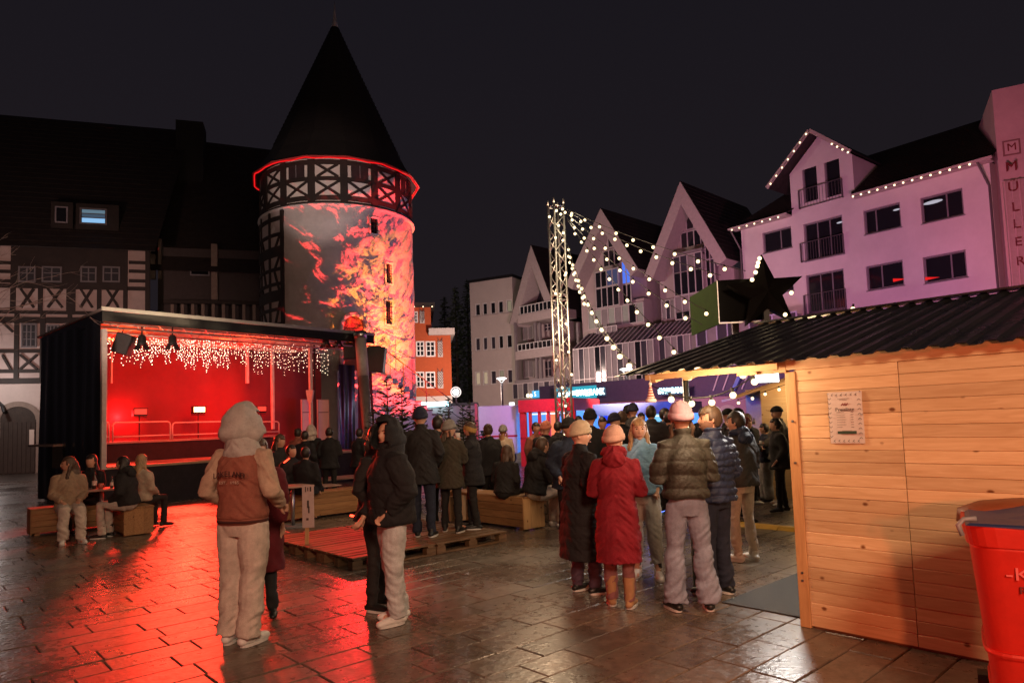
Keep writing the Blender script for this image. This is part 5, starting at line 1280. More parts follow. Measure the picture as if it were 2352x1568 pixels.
drape(.06, SW + 1.2, .0, zTop - .1, BYW, .03, 60, m_redc, 'backdrop', sg, nz=12, seed=3)
# side tarpaulin, seen from outside
drape(0.0, 4.2, .05, zBot + .02, -.10, .035, 44, m_tarp, 'side_tarpaulin', sg, axis='y', seed=9, nz=16)
# roof
zBk = zBot + .12
MB().add([(x, y, z) for (y, z) in ((-.12, zTop - .05), (BYW + .2, zBk - .05), (BYW + .2, zBk), (-.12, zTop)) for x in (-.12, SW + .15)], [(0, 1, 3, 2), (2, 3, 5, 4), (4, 5, 7, 6), (6, 7, 1, 0), (0, 2, 4, 6), (1, 7, 5, 3)]).build('roof_panel', M('roof_panel', (.35, .30, .28), rough=.6), sg)
MB().add([(x, y, z) for x in (-.09, -.06) for (y, z) in ((-.05, zBot - .05), (4.25, zBot - .05), (4.25, zBk - .05), (-.05, zTop - .06))], [(0, 1, 2, 3), (7, 6, 5, 4), (0, 4, 5, 1), (1, 5, 6, 2), (2, 6, 7, 3), (3, 7, 4, 0)]).build('side_gusset', m_tarp, sg)
MB().box(-.14, SW + .17, -.16, -.121, zTop - .07, zTop + .02).build('roof_edge', m_alu, sg)
drape(-.12, SW + .15, zBot - .02, zTop - .071, -.14, .012, 60, m_tarp, 'valance', sg, nz=4, seed=12)
m_ceil = M('ceiling_cloth', (.55, .42, .32), rough=.8)
MB().add([(0, -.1, zTop - .06), (SW, -.1, zTop - .06), (SW, BYW, zBk - .06), (0, BYW, zBk - .06)], [(0, 1, 2, 3)]).build('ceiling', m_ceil, sg)
for y_ in (.25, 1.2, 2.4): 
    for dz_ in (.16, .40): MB().tube([(0, y_, zTop - dz_), (SW, y_, zTop - dz_)], .028, 6).build('truss_tube', m_alu, sg)
    q = MB(); n_ = 26
    for k in range(n_): q.bar((SW * k / n_, y_, zTop - .42 if k % 2 else zTop - .14), (SW * (k + 1) / n_, y_, zTop - .14 if k % 2 else zTop - .42), .018)
    o = q.build('truss_bracing', m_alu, sg); o['kind'] = 'stuff'
# posts
def spost(u, vb, vt, y, wd, mt=m_steel, nm='post'):
    x = SG.hit(u, vb, y)[0]; z0 = SG.hit(u, vb, y)[1]; z1 = SG.hit(u, vt, y)[1]; MB().box(x - wd / 2, x + wd / 2, y - wd / 2, y + wd / 2, z0, z1, ch=.006).build(nm, mt, sg)
m_postp = M('post_paint', (.55, .50, .46), rough=.5)
spost(237, 1078, 755, -.05, .11, m_postp); spost(568, 880, 785, 3.6, .09, m_postp); spost(627, 985, 785, 2.9, .09, m_postp); spost(715, 990, 775, 2.2, .10, m_postp); spost(256, 880, 770, 3.9, .05, m_postp)
spost(724, 985, 780, 2.4, .05, m_black)
x = SG.hit(713, 960, 2.2)[0]; z_ = SG.hit(713, 900, 2.2)[1]; MB().loft([(x, 2.2, z_ - .35, .09, .09), (x, 2.2, z_, .16, .16), (x, 2.2, z_ + .06, .16, .16)], 4).build('post_head', m_postp, sg)
# door panels at the back right
for (ua, ub) in ((692, 713), (729, 755)):
    x0, x1, z0, z1 = SG.rect(ua, ub, 917, 985, 3.9); dp = MB().box(x0, x1, 3.88, 3.93, z0 - .8, z1).build('door_panel', m_white, sg)
    MB().box(x0 + .03, x1 - .03, 3.865, 3.878, z0 + (z1 - z0) * .55, z0 + (z1 - z0) * .58).build('bar', m_gray, dp)
    for (a, b, c, d) in ((x0, x0 + .03, z0 - .8, z1), (x1 - .03, x1, z0 - .8, z1), (x0, x1, z1 - .03, z1)): MB().box(a, b, 3.86, 3.8785, c, d).build('bar', m_postp, dp)
x0, x1, z0, z1 = SG.rect(776, 812, 838, 1000, 3.4)
drape(x0, x1, z0 - 1, z1, 3.3, .04, 14, m_tarp, 'black_curtain', sg, seed=21)
drape(SG.hit(822, 900, 1.0)[0], SG.hit(822, 900, 1.0)[0] + .6, .1, zBot, 1.0, .05, 12, m_redc, 'side_drape', sg, seed=22)
# safety railings on the upper deck
for (ua, ub) in ((170, 250), (259, 391), (396, 517), (524, 641)):
    y_ = SDP + .18; x0 = SG.hit(ua, 985, y_)[0]; x1 = SG.hit(ub, 985, y_)[0]; zt2 = SG.hit((ua + ub) / 2, 969, y_)[1] 
    h_ = zt2 - z_u; r_ = .08
    q = MB(); q.tube([(x0, y_, z_u), (x0, y_, zt2 - r_), (x0 + r_ * .3, y_, zt2 - r_ * .3), (x0 + r_, y_, zt2), (x1 - r_, y_, zt2), (x1 - r_ * .3, y_, zt2 - r_ * .3), (x1, y_, zt2 - r_), (x1, y_, z_u)], .022, 8)
    ra = tag(q.build('safety_railing', m_postp, None, smooth=True), 'tubular stage railing, %s of the four' % {170: 'leftmost, behind the tarpaulin edge', 259: 'second', 396: 'third, in front of the bright flood lamp', 524: 'rightmost'}[ua], 'railing', 'tubular railings on the stage')
    ra.location = SG.O; ra.rotation_euler = (0, 0, SG.a)
    MB().tube([(x0, y_, z_u + h_ * .25), (x1, y_, z_u + h_ * .25)], .018, 8).build('lower_rail', m_postp, ra, smooth=True)
# flood lamps on the stage
m_hot = EM('flood_lens_hot', (1.0, .32, .12), 14, sample=False); m_dimr = EM('flood_lens_dim', (1.0, .05, .03), 1.6, sample=False)
for (u_, v_, lens, lab, wpx) in ((323, 947, m_dimr, 'dim red flood lamp on the stage behind the second railing', 26), (458, 942, m_hot, 'bright orange-red flood lamp on the stage behind the third railing', 26), (602, 940, m_dimr, 'red flood lamp on the stage half hidden by the grey hood', 22)):
    x_, z_ = SG.hit(u_, v_, 3.4); wd = wpx / F * 19 * 1.2
    l_ = empty('flood_lamp', SG.w(x_, 3.4, z_), SG.a, lab, 'lamp')
    MB().box(-wd / 2, wd / 2, 0, .16, -.11, .13, ch=.01).build('housing', m_black, l_); MB().box(-wd / 2 + .02, wd / 2 - .02, -.012, -.002, -.05, .10).build('lens', lens, l_)
    MB().box(-wd / 2 - .01, wd / 2 + .01, -.05, -.004, .11, .13).build('hood', m_black, l_)
    MB().tube([(0, .08, -.11), (0, .08, z_u - z_)], .018, 6).build('stand', m_black, l_)
    MB().bar((-wd / 2 - .02, .08, -.14), (wd / 2 + .02, .08, -.14), .02).build('yoke', m_black, l_)
# icicle lights
rs2 = random.Random(11); q = MB(); cab = MB()
u = 248
while u < 756:
    y_ = .5 + (u - 248) / 508 * 2.2
    env = .62 + .16 * math.sin((u - 250) / 47.0) ** 2 + rs2.uniform(-.25, .28)
    dens = .65 + .55 * math.exp(-((u - 440) / 130.0) ** 2)
    vl = 772 + (u - 240) * .045; ln_ = 75 * min(1, env)
    x_, z0_ = SG.hit(u, vl, y_); zb_ = SG.hit(u, vl + ln_, y_)[1]
    cab.bar((x_, y_, z0_), (x_, y_, zb_), .004)
    nb = max(2, int(ln_ / 5.0 * dens))
    for k in range(nb):
        z_ = z0_ + (zb_ - z0_) * (k + rs2.random() * .7) / nb; xx = x_ + rs2.uniform(-.03, .03); s = rs2.choice((.008, .010, .013))
        q.add([(xx - s, y_, z_), (xx, y_ - s, z_), (xx + s, y_, z_), (xx, y_ + s, z_), (xx, y_, z_ + s), (xx, y_, z_ - s)], [(0, 1, 4), (1, 2, 4), (2, 3, 4), (3, 0, 4), (1, 0, 5), (2, 1, 5), (3, 2, 5), (0, 3, 5)])
    u += rs2.uniform(2.5, 7.0)
ic = tag(cab.build('icicle_lights', m_cable, None), 'curtain of many tiny white icicle lights hanging under the stage roof', 'icicle lights'); ic.location = SG.O; ic.rotation_euler = (0, 0, SG.a)
o = q.build('tiny_bulbs', EM('icicle_bulb', (1.0, .66, .46), 9, sample=False), ic); o['kind'] = 'stuff'
# speakers and spots under the roof
m_spk = M('speaker_box', (.012, .012, .013), rough=.6); m_grl = M('speaker_grille', (.03, .03, .032), rough=.5, bump=.6, bscale=90)
def speaker(u, v0, v1, y, wpx, tilt, label, yaw=0):
    x_, zt__ = SG.hit(u, v0, y); zb__ = SG.hit(u, v1, y)[1]; Y = SG.w(x_, y, 0).y; wd = wpx / F * Y * 1.1; hh = zt__ - zb__
    s = empty('speaker', SG.w(x_, y, (zt__ + zb__) / 2), SG.a + yaw, label, 'speaker'); s.rotation_euler = (0, tilt, SG.a + yaw)
    MB().box(-wd / 2, wd / 2, 0, wd * .9, -hh / 2, hh / 2, ch=.015).build('cabinet', m_spk, s); MB().box(-wd / 2 + .02, wd / 2 - .02, -.012, -.002, -hh / 2 + .02, hh / 2 - .02).build('grille', m_grl, s)
    MB().tube([(-.1, .1, hh / 2), (-.1, .1, hh / 2 + .15)], .012, 6).build('hanger', m_black, s)
speaker(279, 765, 812, .3, 32, R(18), 'black speaker hung tilted under the left end of the stage roof', yaw=R(-40))
speaker(808, 786, 823, .25, 34, 0, 'black speaker hung under the right end of the stage roof', yaw=R(-35))
speaker(861, 795, 853, -.1, 36, R(7), 'dark speaker stack hanging outside the right stage corner', yaw=R(-50))
for (u_, lab) in ((326, 'left black spotlight under the stage roof beside the tilted speaker'), (396, 'second black spotlight under the stage roof'), (748, 'black spotlight with flaps near the right stage speaker'), (776, 'rightmost black spotlight with flaps under the stage roof')):
    x_, z_ = SG.hit(u_, 778, .3); s = empty('spotlight', SG.w(x_, .3, z_), SG.a, lab, 'spotlight', 'spotlights under the stage roof')
    MB().loft([(0, 0, -.16, .13, .13), (0, 0, -.10, .10, .10), (0, 0, .05, .09, .09), (0, 0, .10, .05, .05)], 12).build('can', m_spk, s, smooth=True)
    for k in range(4): a = k * PI / 2 + .4; MB().add([(.10 * math.cos(a) - .07 * math.sin(a), .10 * math.sin(a) + .07 * math.cos(a), -.16), (.10 * math.cos(a) + .07 * math.sin(a), .10 * math.sin(a) - .07 * math.cos(a), -.16), (.17 * math.cos(a) + .09 * math.sin(a), .17 * math.sin(a) - .09 * math.cos(a), -.27), (.17 * math.cos(a) - .09 * math.sin(a), .17 * math.sin(a) + .09 * math.cos(a), -.27)], [(0, 1, 2, 3)]).build('flap', m_spk, s)
    MB().bar((0, 0, .08), (0, 0, .3), .03).build('clamp', m_black, s)
# stout leaning leg at the right front corner
a = SG.hit(828, 778, -.35); pA = SG.w(a[0], -.35, a[1]); pB = P(852, 1095, pA.y - .6)
d_ = pB - pA
leg = empty('stage_support', pB, 0, 'stout round grey support leg leaning at the right front corner of the stage', 'support')
MB().tube([pA - pB, pA - pB + d_ * .28], .175, 20).build('upper_tube', M('pale_steel', (.40, .38, .36), rough=.55), leg, smooth=True)
MB().tube([pA - pB + d_ * .28, Vector((0, 0, 0))], .155, 20).build('lower_tube', M('mid_steel', (.16, .14, .13), rough=.5), leg, smooth=True)
MB().tube([pA - pB - d_ * .05, pA - pB], .21, 16).build('collar', m_steel, leg, smooth=True)

# ================================================================== people
_RNG = np.random.RandomState(5); _TAB = _RNG.rand(64, 64, 64).astype(np.float32)
def vnoise(Pn):
    Pn = Pn + 500.0; i = np.floor(Pn).astype(int); f = Pn - i; f = f * f * (3 - 2 * f); out = np.zeros(len(Pn))
    for dx in (0, 1):
        for dy in (0, 1):
            for dz in (0, 1):
                wgt = (f[:, 0] if dx else 1 - f[:, 0]) * (f[:, 1] if dy else 1 - f[:, 1]) * (f[:, 2] if dz else 1 - f[:, 2])
                out += wgt * _TAB[(i[:, 0] + dx) % 64, (i[:, 1] + dy) % 64, (i[:, 2] + dz) % 64]
    return out * 2 - 1
def remesh(mb, voxel, smooth=2, disp=None, scale=1.0, name='garment', mat=None):
    me = mb.mesh('raw'); ob = bpy.data.objects.new('raw', me); TMP.collection.objects.link(ob)
    md = ob.modifiers.new('r', 'REMESH'); md.mode = 'VOXEL'; md.voxel_size = voxel; md.adaptivity = 0
    if smooth:
        ms = ob.modifiers.new('s', 'SMOOTH'); ms.iterations = smooth; ms.factor = .5
    me2 = bpy.data.meshes.new_from_object(ob.evaluated_get(tmp_dg())); bpy.data.objects.remove(ob); bpy.data.meshes.remove(me)
    me2.name = name; me2.materials.clear(); n = len(me2.vertices)
    co = np.zeros(n * 3, np.float32); me2.vertices.foreach_get('co', co); co = co.reshape(-1, 3)
    if disp is not None:
        no = np.zeros(n * 3, np.float32); me2.vertices.foreach_get('normal', no); no = no.reshape(-1, 3)
        co = co + no * disp(co)[:, None]
    me2.vertices.foreach_set('co', (co * scale).astype(np.float32).ravel())
    if mat: me2.materials.append(mat)
    me2.polygons.foreach_set('use_smooth', [True] * len(me2.polygons)); me2.update(); return me2
def cloth(name, col, rough=.85, puffy=False, **k): return M(name, col, rough=rough, var=.18, scale=9, bump=.35, bscale=160 if not puffy else 60, spec=.3, **k)
SKIN = M('skin', (.56, .30, .20), rough=.55, var=.06, scale=12); SKIN2 = M('skin_pale', (.62, .36, .26), rough=.55, var=.06, scale=12)
m_iris = M('eye_dark', (.02, .015, .01), rough=.2, var=0); m_lip = M('lips', (.42, .13, .11), rough=.5, var=0); m_brow = M('brow_hair', (.07, .04, .025), rough=.9, var=0)
ARMS = {  # elbow, wrist for the left arm (+x); mirrored for the right
 'down': ((.215, .03, 1.13), (.225, -.03, .89)), 'pocket': ((.245, .05, 1.14), (.175, -.10, .97)), 'hold': ((.240, .0, 1.13), (.08, -.23, 1.11)),
 'wide': ((.265, .05, 1.13), (.19, -.17, 1.02)), 'phone': ((.22, -.08, 1.14), (.10, -.26, 1.32)), 'drink': ((.24, -.16, 1.22), (.07, -.21, 1.46)), 'hug': ((.24, -.14, 1.14), (.14, -.32, 1.0)), 'low': ((.225, .0, 1.13), (.17, -.20, .90)), 'lap': ((.22, -.02, 1.14), (.12, -.24, 1.02)), 'fold': ((.22, -.06, 1.15), (-.06, -.19, 1.17))}
def head_verts(mb, c, rot, fine, wide=1.0):
    n, k = (36, 26) if fine else (18, 12)
    rings = []; vs = []
    for i in range(k + 1):
        t = PI * i / k; z = -math.cos(t); rr = math.sin(t)
        for j in range(n):
            a = 2 * PI * j / n; x, y = rr * math.cos(a), rr * math.sin(a)
            X, Y, Z = x * .077 * wide, y * .096, z * .118
            if z < -.15: q = min(1, (-z - .15) / .85); X *= 1 - .32 * q; Y = Y * (1 - .12 * q) - .012 * q if y < 0 else Y * (1 - .45 * q)
            if y < -.2:
                g = lambda cx, cz, s1, s2: math.exp(-((X - cx) / s1) ** 2 - ((Z - cz) / s2) ** 2)
                Y += .006 * min(1, -y)          # flatten the face a little
                Y -= .026 * g(0, -.022, .011, .020) + .013 * g(0, .006, .008, .024)
                Y -= .006 * (g(.028, .034, .02, .008) + g(-.028, .034, .02, .008)) + .004 * g(0, -.062, .022, .007) + .010 * g(0, -.098, .018, .014)
                Y += .012 * (g(.030, .010, .014, .010) + g(-.030, .010, .014, .010)) + .004 * g(0, -.077, .02, .006)
                Y -= .004 * (g(.042, -.02, .016, .018) + g(-.042, -.02, .016, .018))
            vs.append(rot @ Vector((X, Y, Z)) + c)
    mb.add(vs, [(i * n + j, i * n + (j + 1) % n, (i + 1) * n + (j + 1) % n, (i + 1) * n + j) for i in range(k) for j in range(n)])
    for s in (-1, 1): mb.ball(rot @ Vector((s * .079 * wide, .008, -.004)) + c, (.010, .018, .030), 8, 6)
def cut_shell(c, rot, rad, keep, n=28, k=20, off=(0, 0, 0)):
    q = MB(); vs = []; idx = []
    for i in range(k + 1):
        t = PI * i / k
        for j in range(n):
            a = 2 * PI * j / n; p = Vector((rad[0] * math.sin(t) * math.cos(a) + off[0], rad[1] * math.sin(t) * math.sin(a) + off[1], -rad[2] * math.cos(t) + off[2])); vs.append(p)
    fs = []
    for i in range(k):
        for j in range(n):
            f = (i * n + j, i * n + (j + 1) % n, (i + 1) * n + (j + 1) % n, (i + 1) * n + j); m_ = sum((vs[x] for x in f), Vector()) / 4
            if keep(m_): fs.append(f)
    return q.add([rot @ v + c for v in vs], fs)
HELD = []; PEOPLE = []; PR = random.Random(12)
def person(label, u=None, vf=None, vt=None, Y=None, z0=0.0, heading=0, head=None, tilt=0, h=None, pos=None, group=None,
           coat=None, sleeves=None, hem=.90, bulk=.03, puff=0.0, hood=None, hood_mat=None, trousers=None, pw=1.0, shoes=None, boots=0, hat=None, hat_mat=None,
           hair=None, hair_mat=None, arms=('down', 'down'), sit=None, lean=0, fine=False, skin=None, stance=((0.0, 0.0), (0.0, 0.0)), wide=1.0, scarf=None, beard=None, flare=0.0, per=.085, socks=None, holding=None):
    if pos is None:
        if Y is None: g = G(u, vf, z0); 
        else: g = P(u, 900, Y); g.z = z0
        pos = Vector((g.x, g.y, z0))
    if h is None:
        top = P(u, vt, pos.y).z - z0
        h = top - (.03 if hat or hood == 'up' else .0)
        if sit: h = (top - sit + .93 - .0) / 1.0 * 1.0; h = (top - sit) / (1 - .93 / 1.75)
    h = max(1.1, min(2.0, h)); s = h / 1.75
    if stance == ((0.0, 0.0), (0.0, 0.0)) and not sit: stance = ((PR.uniform(-.02, .05), PR.uniform(-.09, .06)), (PR.uniform(-.05, .02), PR.uniform(-.09, .06)))
    if not sit and lean == 0: lean = PR.uniform(-1, 4)
    vox = (.0075 if pos.y < 8 else .011) if fine else .022
    sm = 3 if fine else 2
    root_rot = R(heading)
    hd = R((head if head is not None else heading) - heading)
    skin = skin or SKIN
    seat_z = (sit / s) if sit else None
    dropz = (seat_z + .07 - .93) if sit else 0.0
    la = R(lean)
    def up(p):
        p = Vector(p); y, z = p.y, p.z - .93
        return Vector((p.x * 1.0, y * math.cos(la) - z * math.sin(la), .93 + y * math.sin(la) + z * math.cos(la) + dropz))
    def upm(mb): mb.v = [tuple(up(v)) for v in mb.v]; return mb
    HC = up((0, -.015, 1.625)); hrot = Matrix.Rotation(hd, 3, 'Z') @ Matrix.Rotation(R(tilt), 3, 'X') * (1.0 if hood == 'up' else 1.045)
    sh = .160 * wide
    hips = [Vector((q * .088 * wide, 0, .93 + dropz)) for q in (1, -1)]
    if sit: knees = [Vector((.11, -.42, seat_z + .06)), Vector((-.11, -.42, seat_z + .06))]; ank = [Vector((.12 + stance[0][0], -.40 + stance[0][1], .09)), Vector((-.12 + stance[1][0], -.40 + stance[1][1], .09))]
    else:
        ank = [Vector((.092 + stance[0][0], stance[0][1], .09)), Vector((-.092 + stance[1][0], stance[1][1], .09))]
        knees = [(hips[i] + ank[i]) / 2 + Vector((0, -.025, .03)) for i in (0, 1)]
    elb, wr = [], []
    for i, sg_ in enumerate((1, -1)):
        e, w_ = ARMS[arms[i]]; elb.append(up((sg_ * e[0] * wide, e[1], e[2]))); wr.append(up((sg_ * w_[0] * wide, w_[1], w_[2])))
    shd = [up((sh, 0, 1.395)), up((-sh, 0, 1.395))]
    # body: one continuous skin surface under the clothes
    b = MB()
    t_ = MB(); t_.loft([(0, 0, .88, .13, .09), (0, 0, 1.0, .12, .085), (0, 0, 1.2, .13, .09), (0, 0, 1.36, .16, .08), (0, 0, 1.42, .10, .06), (0, 0.0, 1.46, .055, .055), (0, -.003, 1.56, .052, .056)], 14); upm(t_)
    b.add(t_.v, t_.f); head_verts(b, HC, hrot, fine)
    for i in (0, 1):
        b.tube([hips[i], knees[i], ank[i]], [.065, .045, .035], 8, ball=True); b.tube([ank[i] - Vector((0, -.04, .045)), ank[i] + Vector((0, -.13, -.055))], [.03, .026], 8, ball=True)
        b.tube([shd[i], elb[i], wr[i]], [.042, .035, .026], 8, ball=True)
        d = (wr[i] - elb[i]).normalized(); sd = Vector((0, 0, 1)) if abs(d.z) < .8 else Vector((0, 1, 0)); sd = (sd - d * sd.dot(d)).normalized(); nrm = d.cross(sd) * (1 if i == 0 else -1)
        pc = wr[i] + d * .05
        b.tube([wr[i], pc - d * .01, pc + d * .03], [.026, .034, .036], 10, ball=True, flat=.55)
        if fine:
            for k, (o_, l_) in enumerate(((-.026, .062), (-.009, .074), (.009, .070), (.025, .055))):
                p0 = pc + d * .022 + sd * o_; p1 = p0 + d * l_ * .45 + nrm * -.008; p2 = p1 + d * l_ * .25 - nrm * .030; b.tube([p0, p1, p2], [.0105, .0100, .0085], 7, ball=True)
            b.tube([pc - d * .03 - sd * .025, pc + d * .005 - sd * .050 - nrm * .012, pc + d * .03 - sd * .055 - nrm * .022], [.013, .011, .009], 7, ball=True)
        else:
            b.tube([pc + d * .02, pc + d * .06 - nrm * .012, pc + d * .085 - nrm * .03], [.030, .026, .02], 8, ball=True, flat=.5)
    root = put('person', remesh(b, .0085 if fine else .02, 1, None, s, 'person_body', skin), None, pos, (0, 0, root_rot))
    tag(root, label, 'person', group)
    if z0: root.location.z = z0
    sd_ = random.Random(len(PEOPLE)); off = sd_.uniform(0, 50); PEOPLE.append(root)
    # trousers
    if trousers:
        q = MB(); c = .0
        if not sit: q.loft([(0, .0, .80, .135 * wide, .105), (0, .005, .90, .165 * wide, .125), (0, 0, 1.0, .150 * wide, .11), (0, 0, 1.04, .14 * wide, .10)], 16, pw=2.3)
        else: q.ball(((0, 0, .93 + dropz)), (.17 * wide, .14, .12), 16, 10)
        for i in (0, 1):
            fl = flare
            q.tube([hips[i] + Vector((0, 0, -.03)), hips[i].lerp(knees[i], .5), knees[i], knees[i].lerp(ank[i], .5), ank[i] + Vector((0, .01, -.02 + (.0 if not socks else .10)))],
                   [.088 * (1 + (pw - 1) * .5), .083 * (1 + (pw - 1) * .8), .066 * pw, .060 * pw + fl * .6, .056 * pw + fl], 14, ball=False)
        def dsp(co, off=off):
            leg = np.clip((1.0 - co[:, 2]) * 1.5, 0, 1)
            sk = co.copy(); sk[:, 2] += co[:, 0] * .8; a = vnoise(sk * np.array([6, 6, 8.]) + off) * .0085 + vnoise(sk * np.array([12, 12, 30.]) + off) * .0048 * (1 + 1.2 * (co[:, 2] < .28) + .8 * (np.abs(co[:, 2] - .5) < .09)) + vnoise(co * 45 + off) * .0015
            return a * (leg * .8 + .3) * (1.25 if pw > 1.1 else 1)
        put('trousers', remesh(q, vox * 1.15, sm, dsp, s, 'trousers', trousers), root)
    if socks:
        for i in (0, 1): MB().tube([(ank[i] + Vector((0, .01, -.04))) * s, (ank[i] + Vector((0, .01, .12))) * s], .040 * s, 10).build('sock', socks, root, smooth=True)
    # shoes
    if shoes:
        for i in (0, 1):
            q = MB(); a_ = ank[i]
            yaw = Matrix.Rotation(R(12 if i == 0 else -12), 3, 'Z'); V = lambda x, y, z: a_ + yaw @ Vector((x, y, z - .09))
            q.tube([V(0, .055, .045), V(0, -.02, .050), V(0, -.11, .042), V(0, -.165, .034)], [.040, .043, .045, .036], 12, ball=True, flat=.85)
            q.tube([V(0, .02, .05), V(0, .015, .12 + boots)], [.046, .048 + boots * .05], 12, ball=False)
            me = remesh(q, vox, 2, (lambda co: np.where(co[:, 2] < .02, 0, vnoise(co * 30 + off) * .002)), s, 'shoe', shoes); so = put('shoe', me, root)
            if fine: 
                q2 = MB(); q2.loft([(0, 0, .001, .046, .125), (0, 0, .022, .047, .128)], 18, pw=2.6); q2.v = [tuple((a_ + yaw @ Vector((v[0], v[1] - .055, v[2] - .088))) * s) for v in q2.v]; q2.build('sole', SOLE, so)
    # upper garment
    if coat:
        t = bulk; T_ = MB()
        rings = []
        if hem < .86:
            rings += [(0, 0, hem, .19 * wide + t + flare * 0, .145 + t), (0, 0, (hem + .9) / 2, .178 * wide + t, .135 + t)]
            rings += [(0, 0, .92, .160 * wide + t, .115 + t)]
        else: rings += [(0, 0, hem, .150 * wide + t, .108 + t), (0, 0, hem + .03, .160 * wide + t, .115 + t)]
        rings += [(0, 0, 1.08, .132 * wide + t, .100 + t), (0, .0, 1.26, .148 * wide + t, .114 + t), (0, .0, 1.36, .158 * wide + t * .6, .104 + t * .7), (0, 0, 1.415, .135 * wide + t * .4, .088 + t * .5), (0, 0, 1.45, .100 * wide + t * .3, .078 + t * .3), (0, 0, 1.475, .072 + t * .3, .070 + t * .3)]
        if sit: rings = [(r_[0], r_[1], max(r_[2], .84), *r_[3:]) for r_ in rings if r_[2] > .8]
        if hood != 'up': rings += [(0, .002, 1.495, .078, .082), (0, .004, 1.52 + (.025 if puff > 0 or scarf == 'collar' else 0), .074, .080)]
        rings = sorted(rings, key=lambda r_: r_[2])
        T_.loft(rings, 22, pw=2.25); upm(T_)
        S_ = MB(); S_0 = MB(); S_1 = MB()
        for i in (0, 1):
            e2 = wr[i] - (wr[i] - elb[i]).normalized() * .01
            S_.tube([shd[i].lerp(up((0, 0, 1.38)), .25), shd[i], shd[i].lerp(elb[i], .5), elb[i], elb[i].lerp(e2, .6), e2], [.054 + t * .5, .056 + t * .62, .050 + t * .70, .047 + t * .62, .040 + t * .5, .034 + t * .35], 14, ball=False)
        nh = len(S_.v) // 2; nf = len(S_.f) // 2; S_0.add(S_.v[:nh], S_.f[:nf]); S_1.add(S_.v[nh:], [tuple(i_ - nh for i_ in f_) for f_ in S_.f[nf:]])
        def dsp(co, off=off):
            sk = co.copy(); sk[:, 2] += np.abs(co[:, 0]) * .9; o_ = vnoise(sk * np.array([6, 6, 10.]) + off) * .015 + vnoise(sk * np.array([14, 14, 34.]) + off) * .009 + vnoise(co * 50 + off) * .0015
            if puff > 0:
                ph = (co[:, 2] + .012 * vnoise(co * 7 + off)) * PI / per; o_ = o_ * .8 + puff * (np.abs(np.sin(ph)) ** .55 - .75)
            return o_
        if hood == 'down':
            q = MB(); q.tube([(-.07, -.06, 1.47), (-.105, .0, 1.50), (-.085, .07, 1.52), (0, .105, 1.525), (.085, .07, 1.52), (.105, .0, 1.50), (.07, -.06, 1.47)], [.022, .036, .045, .052, .045, .036, .022], 10, ball=True); q.ball((0, .125, 1.44), (.12, .050, .085), 14, 10); upm(q)
            put('hood', remesh(q, vox, sm, dsp if puff == 0 else None, s, 'hood', hood_mat or coat), root)
        if sleeves is None:
            T_.add(S_.v, S_.f); g_ = put('jacket', remesh(T_, vox * 1.1, sm, dsp, s, 'jacket', coat), root)
        else:
            g_ = put('jacket', remesh(T_, vox * 1.1, sm, dsp, s, 'jacket', coat), root); [put('sleeve', remesh(Sk, vox * 1.1, sm, dsp, s, 'sleeve', sleeves), root) for Sk in (S_0, S_1)]
        root['g'] = 1; del root['g']
    # headwear and hair
    if hair in ('short', 'long', 'bun') and hat is None and hood != 'up':
        q = cut_shell(HC, hrot, (.088, .104, .116), (lambda m_: not (m_.y < -.030 and m_.z < .058 + (m_.y + .035) * .25) and not (m_.y < .018 and m_.z < -.005) and m_.z > -.070), off=(0, .010, .018), n=36 if fine else 22, k=26 if fine else 14)
        bm = q.mesh('cap', hair_mat, True); o_ = put('hair', bm, root); 
        co = np.array([v[:] for v in q.v]); d_ = vnoise(co * np.array([60, 60, 25.]) + off) * .004; c_ = np.array(HC)
        co = (co + (co - c_) / np.linalg.norm(co - c_, axis=1)[:, None] * d_[:, None]) * s; bm.vertices.foreach_set('co', co.ravel()); bm.update()
        md = o_.modifiers.new('t', 'SOLIDIFY'); md.thickness = .006; md.offset = -1
    if hair == 'long' or hair == 'under':
        q = MB(); zt2 = .02 if hair == 'long' else -.03
        for sx_ in (-1, 1):
            q.tube([HC + hrot @ Vector((sx_ * .066, .030, zt2)), HC + hrot @ Vector((sx_ * .090, .022, -.07)), HC + hrot @ Vector((sx_ * .082, .012, -.13)), HC + hrot @ Vector((sx_ * .102, -.010, -.20)), HC + hrot @ Vector((sx_ * .090, -.040, -.28))], [.020, .022, .022, .022, .010] if hair == 'under' else [.026, .032, .030, .034, .014], 9, ball=True)
        if hair == 'long' or scarf is None: q.tube([HC + hrot @ Vector((0, .06, zt2)), HC + hrot @ Vector((0, .085, -.10)), HC + hrot @ Vector((0, .11, -.22)), HC + hrot @ Vector((0, .115, -.33))], [.05, .062, .066, .030] if hair == 'under' else [.07, .085, .088, .045], 12, ball=True, flat=.55)
        put('hair', remesh(q, vox, 1, lambda co: vnoise(co * np.array([70, 70, 12.]) + off) * .007 + vnoise(co * 14 + off) * .01, s, 'hair', hair_mat), root)
    if hair == 'bun': MB().ball(tuple((HC + hrot @ Vector((0, .085, .075))) * s), .045 * s, 12, 8).build('hair', hair_mat, root, smooth=True)
    if beard:
        q = cut_shell(HC, hrot, (.073, .092, .098), (lambda m_: m_.y < .005 and m_.z < -.045 + .02 * abs(m_.x) / .06 - (.0 if m_.y < -.06 else -.02)), off=(0, -.011, -.026), n=28, k=20); q.v = [tuple(Vector(v) * s) for v in q.v]; q.build('beard', beard, root, smooth=True)
